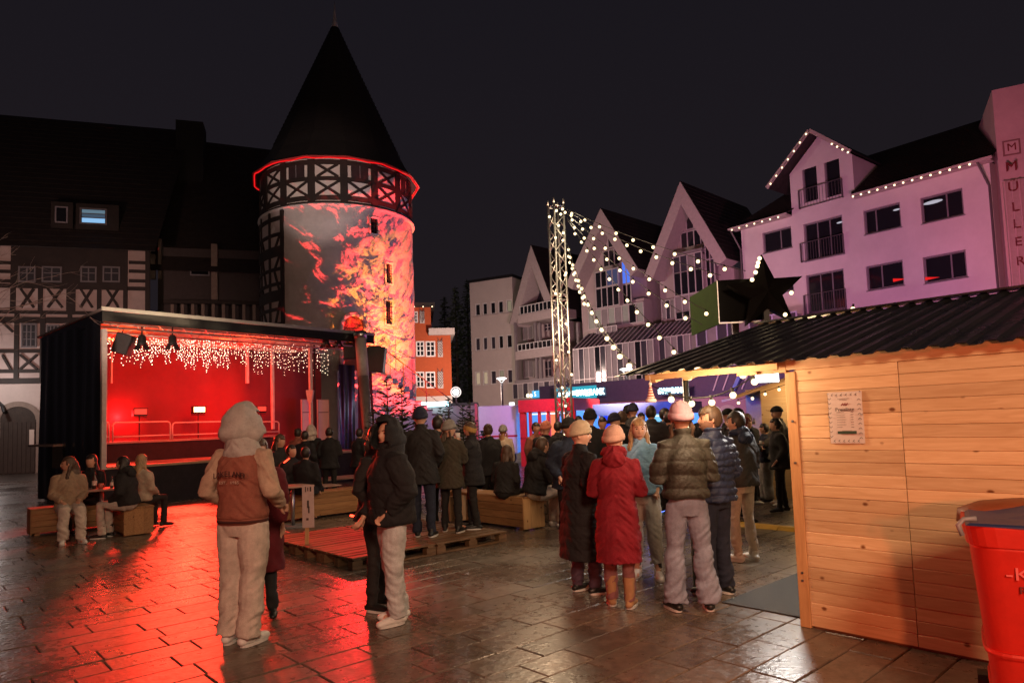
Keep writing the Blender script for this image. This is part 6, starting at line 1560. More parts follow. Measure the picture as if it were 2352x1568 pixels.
    if hat == 'beanie':
        n = 30; q = MB(); vs = []; prof = [(-.012, .096, .112), (-.018, .104, .121), (.006, .108, .125), (.034, .105, .122), (.040, .095, .111), (.05, .094, .110), (.07, .090, .106), (.105, .072, .086), (.130, .042, .052), (.140, .010, .012)]
        ins = [(.10, .06, .07), (.0, .085, .10)]
        rr = [(0, 0, z, a, b_) for z, a, b_ in [(-.010, .088, .104)] + prof]
        for k_, (cx, cy__, z, a, b_) in enumerate(rr):
            for j in range(n):
                an = 2 * PI * j / n; rb = 1 + (.012 if (j % 2 and fine) else 0); slope = .30
                p = Vector((a * rb * math.cos(an), .012 + b_ * rb * math.sin(an), z + .022)); p.z -= p.y * slope * .5
                vs.append(tuple((HC + hrot @ p) * s))
        q.add(vs, [(i * n + j, i * n + (j + 1) % n, (i + 1) * n + (j + 1) % n, (i + 1) * n + j) for i in range(len(rr) - 1) for j in range(n)] + [tuple((len(rr) - 1) * n + j for j in range(n))]); q.build('beanie', hat_mat, root, smooth=True)
    if hat == 'cap':
        q = cut_shell(HC, hrot, (.092, .108, .105), (lambda m_: m_.z > .03), off=(0, .006, .022), n=24, k=16); q.v = [tuple(Vector(v) * s) for v in q.v]
        vs = [(HC + hrot @ Vector((x, y, .052 - .01 * (x / .07) ** 2))) * s for (x, y) in ((-.075, -.06), (-.06, -.13), (0, -.165), (.06, -.13), (.075, -.06))]
        q.add(vs + [v + Vector((0, 0, .008)) for v in vs], [(0, 1, 2, 3, 4), (9, 8, 7, 6, 5), (0, 5, 6, 1), (1, 6, 7, 2), (2, 7, 8, 3), (3, 8, 9, 4)]); q.build('cap', hat_mat, root, smooth=True)
    if hat == 'headband':
        q = cut_shell(HC, hrot, (.093, .112, .112), (lambda m_: -.02 < m_.z + m_.y * .35 < .055), off=(0, .004, .010), n=30, k=40); q.v = [tuple(Vector(v) * s) for v in q.v]; q.build('headband', hat_mat, root, smooth=True)
        q = cut_shell(HC, hrot, (.086, .104, .114), (lambda m_: m_.z > .03 or m_.y > .0), off=(0, .008, .014), n=24, k=16); q.v = [tuple(Vector(v) * s) for v in q.v]; q.build('hair', hair_mat, root, smooth=True)
    if hood == 'up':
        hm = hood_mat or coat
        q = cut_shell(HC, hrot, (.122, .150, .158), (lambda m_: not (m_.y < -.060 and abs(m_.x) < .078 and m_.z < .105)), off=(0, .012, .008), n=44, k=34)
        q2 = cut_shell(HC, hrot, (.110, .138, .146), (lambda m_: not (m_.y < -.055 and abs(m_.x) < .078 and m_.z < .100)), off=(0, .012, .008), n=44, k=34)
        for qq in (q, q2):
            nv = []
            for v in qq.v:
                r_ = Vector(v) - HC; f_ = 1 + .55 * max(0, min(1, -r_.z / .15)) ** .8 - .16 * max(0, min(1, (r_.z - .05) / .11)); nv.append((HC.x + r_.x * f_, HC.y + r_.y * f_, v[2] + (.012 if r_.z > .1 else 0)))
            qq.v = nv
        me = q.mesh('hood', hm, True); co = np.array([v[:] for v in q.v]); fd_ = np.array((hrot @ Vector((0, -1, .10))).normalized()); rel_ = co - np.array(HC); pj_ = rel_ @ fd_; co = co + fd_ * (np.clip(pj_ - .02, 0, 1) * .22)[:, None]; d_ = vnoise(co * np.array([9, 9, 6.]) + off) * .012 + vnoise(co * np.array([26, 26, 7.]) + off) * .010; c_ = np.array(HC)
        co = (co + (co - c_) / np.linalg.norm(co - c_, axis=1)[:, None] * d_[:, None]) * s; me.vertices.foreach_set('co', co.ravel()); me.update(); o_ = put('hood', me, root)
        md = o_.modifiers.new('t', 'SOLIDIFY'); md.thickness = .014; md.offset = -1
        q = MB(); hx, hy = HC.x, HC.y; sz_ = HC.z
        q.loft([(hx, hy + .03, sz_ - .05, .090, .105), (hx, hy + .03, sz_ - .10, .112, .122), (hx * .6, hy + .025, sz_ - .14, .128, .122), (0, hy + .02, sz_ - .17, .145, .122), (0, hy + .02, sz_ - .205, .168, .124), (0, hy + .025, sz_ - .245, .158, .110)], 24)
        put('hood_drape', remesh(q, vox, 3, dsp if (coat and puff == 0) else None, s, 'hood_drape', hm), root)
    if fine:
        for sx_ in (-1, 1):
            MB().ball(tuple((HC + hrot @ Vector((sx_ * .030, -.0785, .010))) * s), (.0125 * s, .006 * s, .0065 * s), 10, 6).build('eye', m_iris, root, smooth=True)
            q = MB(); q.tube([HC + hrot @ Vector((sx_ * .016, -.091, .032)), HC + hrot @ Vector((sx_ * .032, -.089, .037)), HC + hrot @ Vector((sx_ * .050, -.078, .030))], .0035, 5); q.v = [tuple(Vector(v) * s) for v in q.v]; q.build('eyebrow', m_brow, root, smooth=True)
        q = MB(); q.tube([HC + hrot @ Vector((-.024, -.086, -.062)), HC + hrot @ Vector((-.010, -.0955, -.065)), HC + hrot @ Vector((.010, -.0955, -.065)), HC + hrot @ Vector((.024, -.086, -.062))], [.003, .0055, .0055, .003], 6, ball=True); q.v = [tuple(Vector(v) * s) for v in q.v]; q.build('lips', m_lip, root, smooth=True)
    if holding:
        side = 0 if holding == 'left' else 1; wp_ = wr[side] + (wr[side] - elb[side]).normalized() * .085
        HELD.append((root, wp_ * s, label))
    return root, s
SOLE = M('pale_sole', (.62, .60, .57), rough=.6)
c_blk = cloth('black_padded', (.016, .015, .017)); c_blk2 = cloth('black_wool', (.020, .018, .018)); c_char = cloth('charcoal_jacket', (.045, .043, .045)); c_navy = cloth('navy_nylon', (.022, .030, .065), rough=.5, puffy=True)
c_grn = cloth('dark_olive_nylon', (.040, .038, .030), rough=.55, puffy=True); c_lblue = cloth('pale_blue_nylon', (.22, .42, .66), rough=.55, puffy=True); c_red = cloth('deep_red_cloth', (.20, .010, .020))
c_cream = cloth('cream_fleece', (.52, .44, .38)); c_brn = cloth('rust_jersey', (.27, .095, .065)); c_sleeve = cloth('cream_sleeve', (.42, .30, .22)); c_hoodg = cloth('grey_hoodie', (.38, .35, .33)); c_jean = cloth('pale_jeans', (.34, .36, .42)); c_jeanl = cloth('light_grey_jeans', (.50, .50, .50))
c_jeanf = cloth('blue_grey_jeans', (.25, .27, .35)); c_dkj = cloth('dark_jeans', (.020, .024, .042)); c_prp = cloth('plum_trousers', (.08, .05, .08)); c_rust = cloth('washed_red_trousers', (.22, .09, .09)); c_tan = M('tan_suede', (.36, .19, .09), rough=.8, var=.15)
c_beige = cloth('beige_coat', (.42, .32, .24)); c_ol = cloth('olive_puffer', (.10, .085, .065), puffy=True); c_wht = M('white_leather', (.68, .65, .62), rough=.5, var=.05); c_bs = M('black_shoe', (.012, .012, .012), rough=.45)
k_cream = cloth('cream_knit', (.58, .47, .33)); k_pink = cloth('blush_knit', (.50, .30, .24)); k_mauve = cloth('mauve_knit', (.34, .20, .23)); k_navy = cloth('navy_knit', (.020, .022, .045)); k_grey = cloth('grey_knit', (.22, .20, .18)); k_mus = cloth('mustard_knit', (.38, .22, .07)); k_org = cloth('coral_knit', (.60, .20, .13)); k_blk = cloth('black_knit', (.015, .014, .014))
h_br = M('brown_hair', (.075, .042, .025), rough=.55, var=.4, scale=40, stretch=(1, 1, .2)); h_bl = M('blond_hair', (.36, .22, .11), rough=.5, var=.35, scale=40, stretch=(1, 1, .2)); h_dk = M('dark_hair', (.022, .015, .012), rough=.5, var=.4, scale=40); h_rd = M('dark_red_hair', (.14, .012, .015), rough=.5, var=.3, scale=40); h_gi = M('ginger_hair', (.28, .12, .05), rough=.5, var=.3, scale=40)
# ---- nearest figures
p1, s1 = person('man seen from behind in grey hood, rust-red jacket with cream sleeves and baggy pale trousers', u=560, vf=1478, vt=930, heading=166, head=118, coat=c_brn, sleeves=c_sleeve, hem=.93, bulk=.032, hood='up', hood_mat=c_hoodg, trousers=c_cream, pw=1.42, shoes=c_wht, arms=('wide', 'wide'), fine=True, wide=1.08, stance=((.03, 0), (.03, .03)), flare=.012)
for zz_ in (.905, .935): 
    q = MB(); q.loft([(0, 0, zz_, .192, .146), (0, 0, zz_ + .018, .194, .148)], 24, pw=2.3); q.v = [tuple(Vector(v) * s1) for v in q.v]; q.build('hem_stripe', c_brn if zz_ > .92 else M('dark_rib', (.06, .015, .012), rough=.9), p1, smooth=True)
q = MB(); q.loft([(0, 0, .895, .186, .141), (0, 0, .96, .190, .145)], 24, pw=2.3); q.v = [tuple(Vector(v) * s1) for v in q.v]; q.build('hem_rib', c_brn, p1, smooth=True)
m_jl = M('dark_letters', (.05, .012, .012), rough=.8, var=0); m_jl2 = M('pale_letters', (.45, .30, .24), rough=.8, var=0)
def back_text(root, s, body, size, z, mt, amp=.0, span=.22, rad=.15, yb=.158):
    n = len(body)
    for i, ch in enumerate(body):
        if ch == ' ': continue
        t = (i - (n - 1) / 2) / max(1, (n - 1)); x = -t * span
        text('lettering', ch, size * s, mt, root, (x * s, (yb - .55 * x * x) * s, (z - amp * (2 * t) ** 2) * s), rot=(PI / 2, 0, PI + math.atan(1.1 * x)), ext=.002)
back_text(p1, s1, 'LAKELAND', .058, 1.27, m_jl, amp=.015, span=.235, yb=.172)
back_text(p1, s1, 'EST. 1985', .032, 1.205, m_jl2, span=.15, yb=.164)
person('person in maroon coat and black boots mostly hidden behind the hooded man in cream trousers', u=597, vf=1416, vt=1005, heading=10, coat=cloth('maroon_coat', (.12, .012, .018)), hem=.45, bulk=.05, trousers=c_blk2, shoes=c_bs, arms=('down', 'down'), hair='long', hair_mat=h_br)
p2, s2 = person('young man in big black hooded jacket, pale cargo jeans and white shoes, embracing someone', u=905, vf=1428, vt=956, heading=-62, head=-32, coat=c_blk, hem=.86, bulk=.088, puff=.010, per=.20, hood='up', trousers=c_jeanl, pw=1.35, shoes=c_wht, arms=('pocket', 'low'), fine=True, wide=1.1, stance=((.0, .0), (0.02, .08)))
person('dark-clothed person held in the arms of the young man in white shoes', u=866, vf=1398, vt=975, heading=75, head=20, coat=c_blk2, hem=.85, bulk=.04, trousers=c_blk2, pw=.95, shoes=c_bs, arms=('pocket', 'pocket'), hair='long', hair_mat=h_dk, fine=True)
PZ = .144
person('tall man in black coat and navy beanie seen from behind on the pallets', u=972, vf=1232, vt=934, z0=PZ, heading=178, coat=c_blk2, hem=.72, bulk=.055, trousers=c_dkj, pw=1.1, shoes=c_bs, hat='beanie', hat_mat=k_navy, arms=('pocket', 'pocket'), wide=1.1, scarf='collar', fine=True)
person('dark-haired person squeezed between the tall man and the grey-beanie woman', u=1003, Y=10.9, vt=955, heading=160, coat=c_blk, hem=.8, bulk=.05, trousers=c_blk2, shoes=c_bs, hair='short', hair_mat=h_dk)
person('woman in grey beanie and dark olive coat with loose brown hair, on the pallets', u=1037, vf=1222, vt=963, z0=PZ, heading=170, head=120, coat=cloth('dark_moss_coat', (.050, .042, .030)), hem=.70, bulk=.05, trousers=c_blk2, shoes=c_bs, hat='beanie', hat_mat=k_grey, hair='under', hair_mat=h_br, arms=('pocket', 'phone'), fine=True)
person('woman in mustard headband and black coat drinking, facing left on the pallets', u=1090, vf=1214, vt=964, z0=PZ, heading=-98, head=-108, coat=c_blk, hem=.72, bulk=.05, trousers=c_blk2, shoes=c_bs, hat='headband', hat_mat=k_mus, hair='short', hair_mat=h_br, arms=('drink', 'drink'), fine=True, puff=.008, per=.13, holding='left')
person('person with dark fur hood behind the woman in the mustard headband', u=1120, Y=12.5, vt=974, heading=-150, coat=c_blk, hem=.75, bulk=.07, trousers=c_blk2, shoes=c_bs, hair='bun', hair_mat=h_br)
person('woman in pale beige coat standing in front of the white trailer', u=1152, Y=15.0, vt=975, heading=165, coat=c_beige, hem=.6, bulk=.05, trousers=c_cream, shoes=c_wht, hair='under', hair_mat=h_gi, hat='beanie', hat_mat=k_grey)
person('seated girl in black jacket with brown hair on the wooden box bench', u=1150, Y=10.9, vt=1030, sit=.50, heading=150, coat=c_blk2, bulk=.045, trousers=c_blk2, shoes=c_bs, hair='long', hair_mat=h_br, arms=('lap', 'lap'), lean=12, fine=True)
person('seated man in black hooded jacket and pale trousers on the wooden box bench', u=1218, Y=10.7, vt=1013, sit=.50, heading=118, head=125, coat=c_blk2, bulk=.06, hood='down', trousers=c_cream, pw=1.3, shoes=c_wht, hair='short', hair_mat=h_br, arms=('lap', 'phone'), lean=14, fine=True, wide=1.05)
# ---- group in front of the hut
w1, sw1 = person('woman in cream ribbed beanie and long black padded coat, in profile facing right', u=1340, vf=1362, vt=965, heading=118, head=78, coat=c_blk, hem=.36, bulk=.055, puff=.011, per=.12, trousers=c_prp, pw=1.15, shoes=c_bs, hat='beanie', hat_mat=k_cream, arms=('hold', 'pocket'), fine=True, skin=SKIN2, scarf='collar', hair='short', hair_mat=h_br, tilt=0)
person('woman in long deep red coat and blush beanie seen from behind', u=1427, vf=1393, vt=975, heading=168, head=140, coat=c_red, hem=.44, bulk=.052, hood='down', trousers=c_rust, pw=1.1, shoes=c_tan, boots=.18, hat='beanie', hat_mat=k_pink, arms=('hold', 'hold'), fine=True, skin=SKIN2, wide=.97, stance=((.0, -.06), (0, .04)))
person('smiling blond woman in pale blue puffer jacket and light jeans facing the camera', u=1484, vf=1322, vt=960, heading=-14, head=-4, coat=c_lblue, hem=.92, bulk=.065, puff=.014, per=.14, trousers=c_jeanl, pw=1.35, shoes=c_wht, hair='long', hair_mat=h_bl, arms=('pocket', 'pocket'), fine=True, skin=SKIN2, scarf='collar', socks=k_blk, stance=((.05, -.12), (0, 0)))
person('woman in mauve beanie, dark olive puffer and flared grey jeans seen from behind', u=1590, vf=1400, vt=921, heading=184, head=178, coat=c_grn, hem=.95, bulk=.050, puff=.013, per=.115, trousers=c_jeanf, pw=1.15, flare=.035, shoes=c_bs, boots=.04, hat='beanie', hat_mat=k_mauve, hair='under', hair_mat=h_br, arms=('hold', 'hold'), fine=True, scarf='collar', wide=.98, stance=((.05, 0), (-.05, .03)))
person('bearded young man in navy quilted puffer and dark trousers, profile facing left', u=1655, vf=1366, vt=932, heading=-140, head=-95, coat=c_navy, hem=.86, bulk=.065, puff=.020, per=.066, trousers=c_dkj, pw=1.15, shoes=c_bs, hair='short', hair_mat=h_br, beard=M('stubble', (.20, .10, .065), rough=.8), arms=('hold', 'pocket'), fine=True, wide=1.03)
person('man in charcoal jacket with blue hood standing behind the navy puffer', u=1690, Y=7.9, vt=946, heading=-150, head=-120, coat=c_char, hem=.88, bulk=.06, hood='down', hood_mat=c_navy, trousers=c_cream, shoes=c_wht, hair='short', hair_mat=h_dk, arms=('pocket', 'hold'), fine=True, wide=1.08)
# ---- queue on the right
person('woman with long dark red hair in black jacket and trousers in the queue', u=1725, vf=1158, vt=958, heading=100, head=80, coat=c_blk, hem=.86, bulk=.06, trousers=c_blk2, pw=1.25, shoes=c_wht, hair='long', hair_mat=h_rd, arms=('hold', 'hold'), holding='left')
person('person in wide light grey trousers and black top in the queue', u=1768, vf=1152, vt=972, heading=-95, coat=cloth('ink_top', (.02, .022, .04)), hem=.88, bulk=.05, trousers=cloth('ash_trousers', (.30, .28, .26)), pw=1.8, shoes=c_bs, hair='short', hair_mat=h_dk, arms=('phone', 'hold'))
person('tall man in olive puffer and cap beside the hut corner', u=1800, vf=1162, vt=928, heading=-112, coat=c_ol, hem=.82, bulk=.07, puff=.014, per=.10, trousers=cloth('taupe_trousers', (.10, .085, .07)), pw=1.1, shoes=c_wht, hat='cap', hat_mat=k_blk, hair='short', hair_mat=h_dk, arms=('hold', 'hold'), wide=1.05, holding='left')
CR = random.Random(4)
def crowd(u, vt, Y, label, heading, coat, hat=None, hm=None, hair='short', hrm=None, **k):
    k.setdefault('arms', (CR.choice(('pocket', 'hold', 'down', 'phone', 'low')), CR.choice(('pocket', 'hold', 'down', 'low')))); k.setdefault('wide', CR.uniform(.92, 1.08)); k.setdefault('tilt', CR.uniform(-8, 10))
    return person(label, u=u, vt=vt, Y=Y, heading=heading, coat=coat, hem=k.pop('hem', .80), bulk=k.pop('bulk', .055), trousers=k.pop('trousers', c_blk2), shoes=c_bs, hat=hat, hat_mat=hm, hair=hair, hair_mat=hrm or h_dk, group='people in the crowd by the huts', **k)
crowd(1667, 934, 11.5, 'man in a dark baseball cap looking right, far side of the navy puffer', 60, c_blk, 'cap', k_blk)
crowd(1692, 938, 10.6, 'dark-haired man in black coat turned right, beside the baseball cap', 130, c_blk, head=95)
crowd(1716, 950, 13.5, 'grey-haired head behind the woman with dark red hair', -60, c_char, hrm=h_br)
crowd(1735, 956, 14.5, 'person in grey beanie in front of the far bright hut', 40, c_char, 'beanie', k_grey)
crowd(1783, 960, 11.6, 'dark-haired person between the light grey trousers and the olive puffer', -100, c_blk2)
crowd(1300, 958, 9.2, 'man in dark beanie and open navy jacket facing the camera beside the truss mast', 18, cloth('ink_navy_jacket', (.018, .024, .042)), 'beanie', k_blk, hair=None, arms=('pocket', 'pocket'), head=25, wide=1.08, fine=True)
crowd(1352, 938, 11.0, 'tall person in black coat and dark beanie behind the cream beanie', 165, c_blk, 'beanie', k_blk)
crowd(1250, 966, 12.5, 'person in coral beanie and bulky black coat near the red-lit shop', 150, c_blk, 'beanie', k_org, bulk=.08, wide=1.15)
crowd(1226, 970, 14.0, 'dark-haired person left of the coral beanie', 30, c_brn)
crowd(1240, 972, 16.0, 'red-lit small head left of the coral beanie', 120, c_red, 'beanie', k_pink)
crowd(1278, 968, 14.5, 'dark figure left of the truss mast', 120, c_blk)
crowd(1379, 958, 13.5, 'person facing the camera right of the tall dark beanie', 10, c_beige)
crowd(1402, 948, 11.8, 'man in dark flat beanie above the blush beanie', 60, c_blk, 'beanie', k_navy)
crowd(1326, 955, 15.5, 'small dark head right of the truss mast', 170, c_char)
crowd(1424, 944, 12.6, 'dark-haired person above the blush beanie', 150, c_blk, hrm=h_br)
crowd(1440, 930, 15.5, 'tall person in black bobble beanie far behind the blond woman', 120, c_blk, 'beanie', k_blk)
crowd(1452, 926, 15.0, 'second tall dark beanie far behind the blond woman', 170, c_char, 'beanie', k_navy)
crowd(1492, 932, 12.2, 'dark-haired man in grey puffer behind the blond woman, left of the mauve beanie', 160, c_char, bulk=.075, puff=.012)
crowd(1520, 938, 13.4, 'man with dark fringe looking right next to the mauve beanie', 60, c_navy)
crowd(1533, 946, 12.4, 'dark shoulder and head touching the mauve beanie', 170, c_blk)
crowd(1612, 936, 12.8, 'small dark-haired head between the mauve beanie and the bearded man', 150, c_blk)
crowd(1470, 948, 16.5, 'distant person in front of the blue-lit pavilion', 20, c_beige)
crowd(1560, 945, 16.5, 'distant dark figure beyond the mauve beanie', 150, c_blk2)
# ---- in front of the stage
def sc_(u, vt, Y, label, heading, coat, **k):
    k.setdefault('arms', (CR.choice(('pocket', 'hold', 'down', 'phone')), CR.choice(('pocket', 'hold', 'low')))); k.setdefault('tilt', CR.uniform(-8, 10))
    return person(label, u=u, vt=vt, Y=Y, heading=heading, coat=coat, hem=k.pop('hem', .78), bulk=k.pop('bulk', .06), trousers=k.pop('trousers', c_blk2), shoes=k.pop('shoes', c_bs), hair=k.pop('hair', 'short'), hair_mat=k.pop('hm', h_dk), group='people in front of the stage', **k)
sc_(682, 984, 16.4, 'person in puffy coat rimmed with red light at the stage edge', 160, c_brn, puff=.02, per=.1, hair='bun')
sc_(697, 990, 15.2, 'dark figure in front of the puffy coat by the stage', 175, c_blk, h=1.62)
sc_(713, 976, 16.6, 'person with pale hood up watching the stage', 170, c_blk, hood='up', hood_mat=c_cream)
sc_(754, 982, 15.6, 'person in black training jacket with blue-white side stripes by the stage', 182, c_blk, shoes=c_wht)
sc_(822, 984, 16.0, 'figure lit red beside the stout stage leg', 150, c_blk)
sc_(640, 1000, 14.2, 'long-haired child in profile next to the hooded man in cream trousers', 80, c_blk2, hair='long', hm=h_br, sit=.55)
sc_(667, 1030, 13.0, 'seated boy with dark hair holding a glowing red stick', 60, c_blk, sit=.50, head=70)
sc_(700, 1035, 12.6, 'seated dark figure with back to the camera behind the small sign', 170, c_blk, sit=.50, bulk=.08)
# ---- seated group at far left
person('seated woman with very long brown hair and white trousers on the left bench', u=160, Y=11.2, vt=1058, sit=.47, heading=40, head=-60, coat=cloth('sand_coat', (.34, .24, .16)), bulk=.05, trousers=c_cream, pw=1.3, shoes=c_wht, hair='long', hair_mat=h_br, arms=('lap', 'lap'), lean=-6, fine=True, stance=((0, -.05), (0, .0)))
person('dark figure seated behind the bottles on the left table', u=212, Y=12.2, vt=1052, sit=.50, heading=-10, coat=c_blk, bulk=.06, trousers=c_blk2, shoes=c_bs, hair='long', hair_mat=h_dk, arms=('lap', 'lap'))
person('seated woman in black hoodie and white trousers facing left by the stage', u=297, Y=11.4, vt=1056, sit=.48, heading=-88, coat=c_blk2, bulk=.06, hood='down', trousers=c_cream, pw=1.2, shoes=c_bs, boots=.1, hair='long', hair_mat=h_dk, arms=('lap', 'lap'), lean=8, fine=True)
person('blond woman in beige coat sitting with her back turned at far left group', u=325, Y=12.2, vt=1052, sit=.46, heading=160, coat=c_beige, bulk=.05, trousers=c_blk2, shoes=c_bs, hair='long', hair_mat=h_bl, arms=('lap', 'lap'))

# ---- mugs and cups in hands: things of their own
m_mugw = M('mug_white', (.55, .50, .46), rough=.4); m_mugd = M('mug_dark_red', (.22, .03, .03), rough=.3)
for (rt_, off_, lab_), (l2, mt) in zip(HELD, (('pale cup at the lips of the woman in the mustard headband', m_mugw), ('dark red mug held by the woman with dark red hair', m_mugd), ('pale mug held by the tall man in the olive puffer', m_mugw))):
    a_ = rt_.rotation_euler.z; wp = rt_.location + Matrix.Rotation(a_, 3, 'Z') @ off_
    r_ = empty('mug', wp, a_, l2, 'mug'); MB().loft([(0, 0, -.045, .034, .034), (0, 0, .05, .041, .041), (0, 0, .05, .035, .035), (0, 0, -.02, .03, .03)], 14).build('cup', mt, r_, smooth=True); MB().tube([(.038, 0, -.02), (.066, 0, -.012), (.066, 0, .022), (.038, 0, .03)], .006, 6).build('handle', mt, r_, smooth=True)

# ================================================================== truss mast and festoon strings
TB = P(1296, 960, 15.0); TB.z = 0
mt_top = P(1283, 470, 15.0).z
tr = empty('truss_mast', TB, R(28), 'tall square aluminium truss mast with small bulbs standing in the crowd', 'mast')
hw = .125
q = MB(); q.tube([(0, 0, 0), (0, 0, mt_top)], .026, 8); me_ch = q.mesh('chord', m_alu, True)
for sx_ in (-1, 1):
    for sy_ in (-1, 1): put('chord', me_ch, tr, (sx_ * hw, sy_ * hw, 0)); MB().tube([(sx_ * hw, sy_ * hw, mt_top), (sx_ * hw, sy_ * hw, mt_top + .08), (sx_ * hw, sy_ * hw, mt_top + .13)], [.028, .022, .008], 8).build('chord_end', m_alu, tr, smooth=True)
stp = .27; q = MB(); q.tube([(-hw, 0, 0), (hw, 0, stp)], .011, 6); me_d = q.mesh('diagonal', m_alu, True); q = MB(); q.tube([(-hw, 0, 0), (hw, 0, 0)], .011, 6); me_h = q.mesh('cross_tube', m_alu, True)
nst = int(mt_top / stp)
for f_ in range(4):
    for k in range(nst):
        o = put('diagonal', me_d, tr, (0, 0, k * stp), (0, 0, f_ * PI / 2 + (PI if k % 2 else 0))); a = f_ * PI / 2; o.location = Vector((math.sin(a) * hw, -math.cos(a) * hw, k * stp))
    for z in (.05, mt_top / 3, mt_top * 2 / 3, mt_top * 2 / 3 + .12, mt_top / 3 + .12, mt_top - .05):
        a = f_ * PI / 2; put('cross_tube', me_h, tr, (math.sin(a) * hw, -math.cos(a) * hw, z), (0, 0, a))
MB().box(-.5, .5, -.5, .5, 0, .03).build('base_plate', m_steel, tr)
q = MB(); q.ball((0, 0, 0), .030, 8, 6); me_sb = q.mesh('bulb', m_bulbs, True)
for k, (u_, v_) in enumerate(((1278, 484), (1292, 480), (1288, 492), (1298, 488), (1283, 518), (1294, 535), (1276, 546), (1293, 552), (1300, 627), (1276, 674), (1298, 632), (1300, 743), (1278, 827), (1306, 808), (1313, 860), (1291, 890), (1301, 910), (1299, 932), (1262, 498), (1296, 1000), (1303, 745))):
    p = P(u_, v_, 14.82) - TB; a = -R(28); put('bulb', me_sb, tr, Vector((p.x * math.cos(a) - p.y * math.sin(a), p.x * math.sin(a) + p.y * math.cos(a), p.z)))
MT = P(1300, 485, 14.9)
cor = ST.w(EX0 + .25, EY, ze + .1)
G_ = 'festoon strings fanning out from the truss mast'
strand([P(1303, 560, 14.9), cor], 15, 'lowest festoon string running down from the mast to the hut roof corner', G_, sag=.34, start=.03, end=.97)
strand([P(1303, 572, 14.9), cor + Vector((.03, .05, 0))], 9, 'paired lower festoon string with wider bulb spacing towards the roof corner', G_, sag=.42, start=.04, end=.42)
strand([P(1302, 480, 14.9), P(1712, 622, 9.6)], 9, 'topmost festoon string towards the black cube sign', G_, sag=.10, start=.04, end=.92)
strand([P(1302, 484, 14.9), P(1655, 632, 9.8)], 11, 'second festoon string from the mast top towards the black cube sign', G_, sag=.12, start=.04, end=.95)
strand([P(1302, 490, 14.9), P(1625, 715, 9.9)], 10, 'third festoon string from the mast top, ending beside the green panel', G_, sag=.12, start=.05, end=.99)
strand([P(1302, 500, 14.9), P(1612, 745, 9.4)], 9, 'fourth festoon string from the mast top, passing the middle gable', G_, sag=.16, start=.08, end=.92)
strand([P(1302, 503, 14.9), P(1560, 812, 8.8)], 12, 'steep fifth festoon string from the mast top towards the hut roof', G_, sag=.12, start=.12, end=.97)
strand([P(1850, 752, 9.2), P(1960, 700, 8.9)], 3, 'three bulbs strung above the black hut roof in front of the pink-lit house', None, sag=.12)
m_thin = m_cable

# ================================================================== pallets, benches, tables
ang2 = math.atan2(D2.y, D2.x)
pc_ = G(809, 1282, PZ); la_ = (G(1228, 1219.5, PZ) - pc_).dot(D2); lb_ = (G(655, 1234, PZ) - pc_).dot(D1)
def brd(L, W, T, nm='board'): q = MB(); q.box(0, L, 0, W, 0, T, ch=.003); return q.mesh(nm, m_pal)
me_top = brd(1.2, .10, .022); me_wide = brd(1.2, .145, .022); me_str = brd(.8, .10, .022); me_b = brd(.14, .10, .078, 'block'); me_bot = brd(1.2, .10, .022)
def pallet(o, rz, label):
    r = empty('pallet', o, rz, label, 'pallet', 'wooden pallets forming a low platform')
    for y, me_ in ((0, me_wide), (.186, me_top), (.327, me_wide), (.513, me_top), (.655, me_wide)): put('board', me_, r, (0, y, .122 + random.uniform(-.002, .002)), (random.gauss(0, .008), 0, random.gauss(0, .003)))
    for x in (0, .53, 1.06): put('stringer', me_str, r, (x + .10 + .02, 0, .100), (0, 0, PI / 2))
    for x in (0, .53, 1.06):
        for y in (0, .35, .70): put('block', me_b, r, (x, y, .022))
    for y in (0, .35, .70): put('base_board', me_bot, r, (0, y, 0))
    return r
nx_ = max(1, round(la_ / 1.22)); ny_ = max(1, round(lb_ / .82))
for i in range(nx_):
    for j in range(ny_ if i < 2 else 1):
        place = pc_ + D2 * (i * 1.215) + D1 * (j * .815); place.z = 0
        pallet(place, ang2 + random.gauss(0, .006), 'weathered wooden pallet, %s from the front corner along the front edge, %s row' % (['first', 'second', 'third', 'fourth', 'fifth', 'sixth'][min(i, 5)], ['front', 'second', 'third', 'fourth', 'back'][min(j, 4)]))
m_bench = wood_mat('bench_board', (.40, .22, .10), dark=.6)
def box_bench(o, rz, L, W, Hh, label, light=None):
    r = empty('box_bench', o, rz, label, 'bench', 'box benches made of boards')
    n = 4
    for k in range(n): 
        MB().box(.0, L, 0, .022, Hh * k / n * .92 + .05, Hh * (k + 1) / n * .92 + .045, ch=.003).build('side_board', m_bench, r); MB().box(0, L, W - .022, W, Hh * k / n * .92 + .05, Hh * (k + 1) / n * .92 + .045, ch=.003).build('side_board', m_bench, r)
    for k in range(3):
        for x in (-.023, L): MB().box(x, x + .023, W * k / 3 + .001, W * (k + 1) / 3 - .001, .02, Hh * .965, ch=.002).build('end_board', light or m_bench, r)
    for k in range(3): MB().box(-.03, L + .03, W * k / 3 - .01, W * (k + 1) / 3 - .018, Hh * .97, Hh * .97 + .028, ch=.004).build('seat_board', m_bench, r)
    for x in (.04, L - .12):
        for y in (.03, W - .11): MB().box(x, x + .08, y, y + .08, 0, .05).build('foot', m_bench, r)
    return r
oA = G(636, 1203); box_bench(oA, ang2, 2.4, .5, .47, 'long wooden box bench behind the pallet platform, left of the small sign')
oB = G(1202, 1219); lB = 1.9
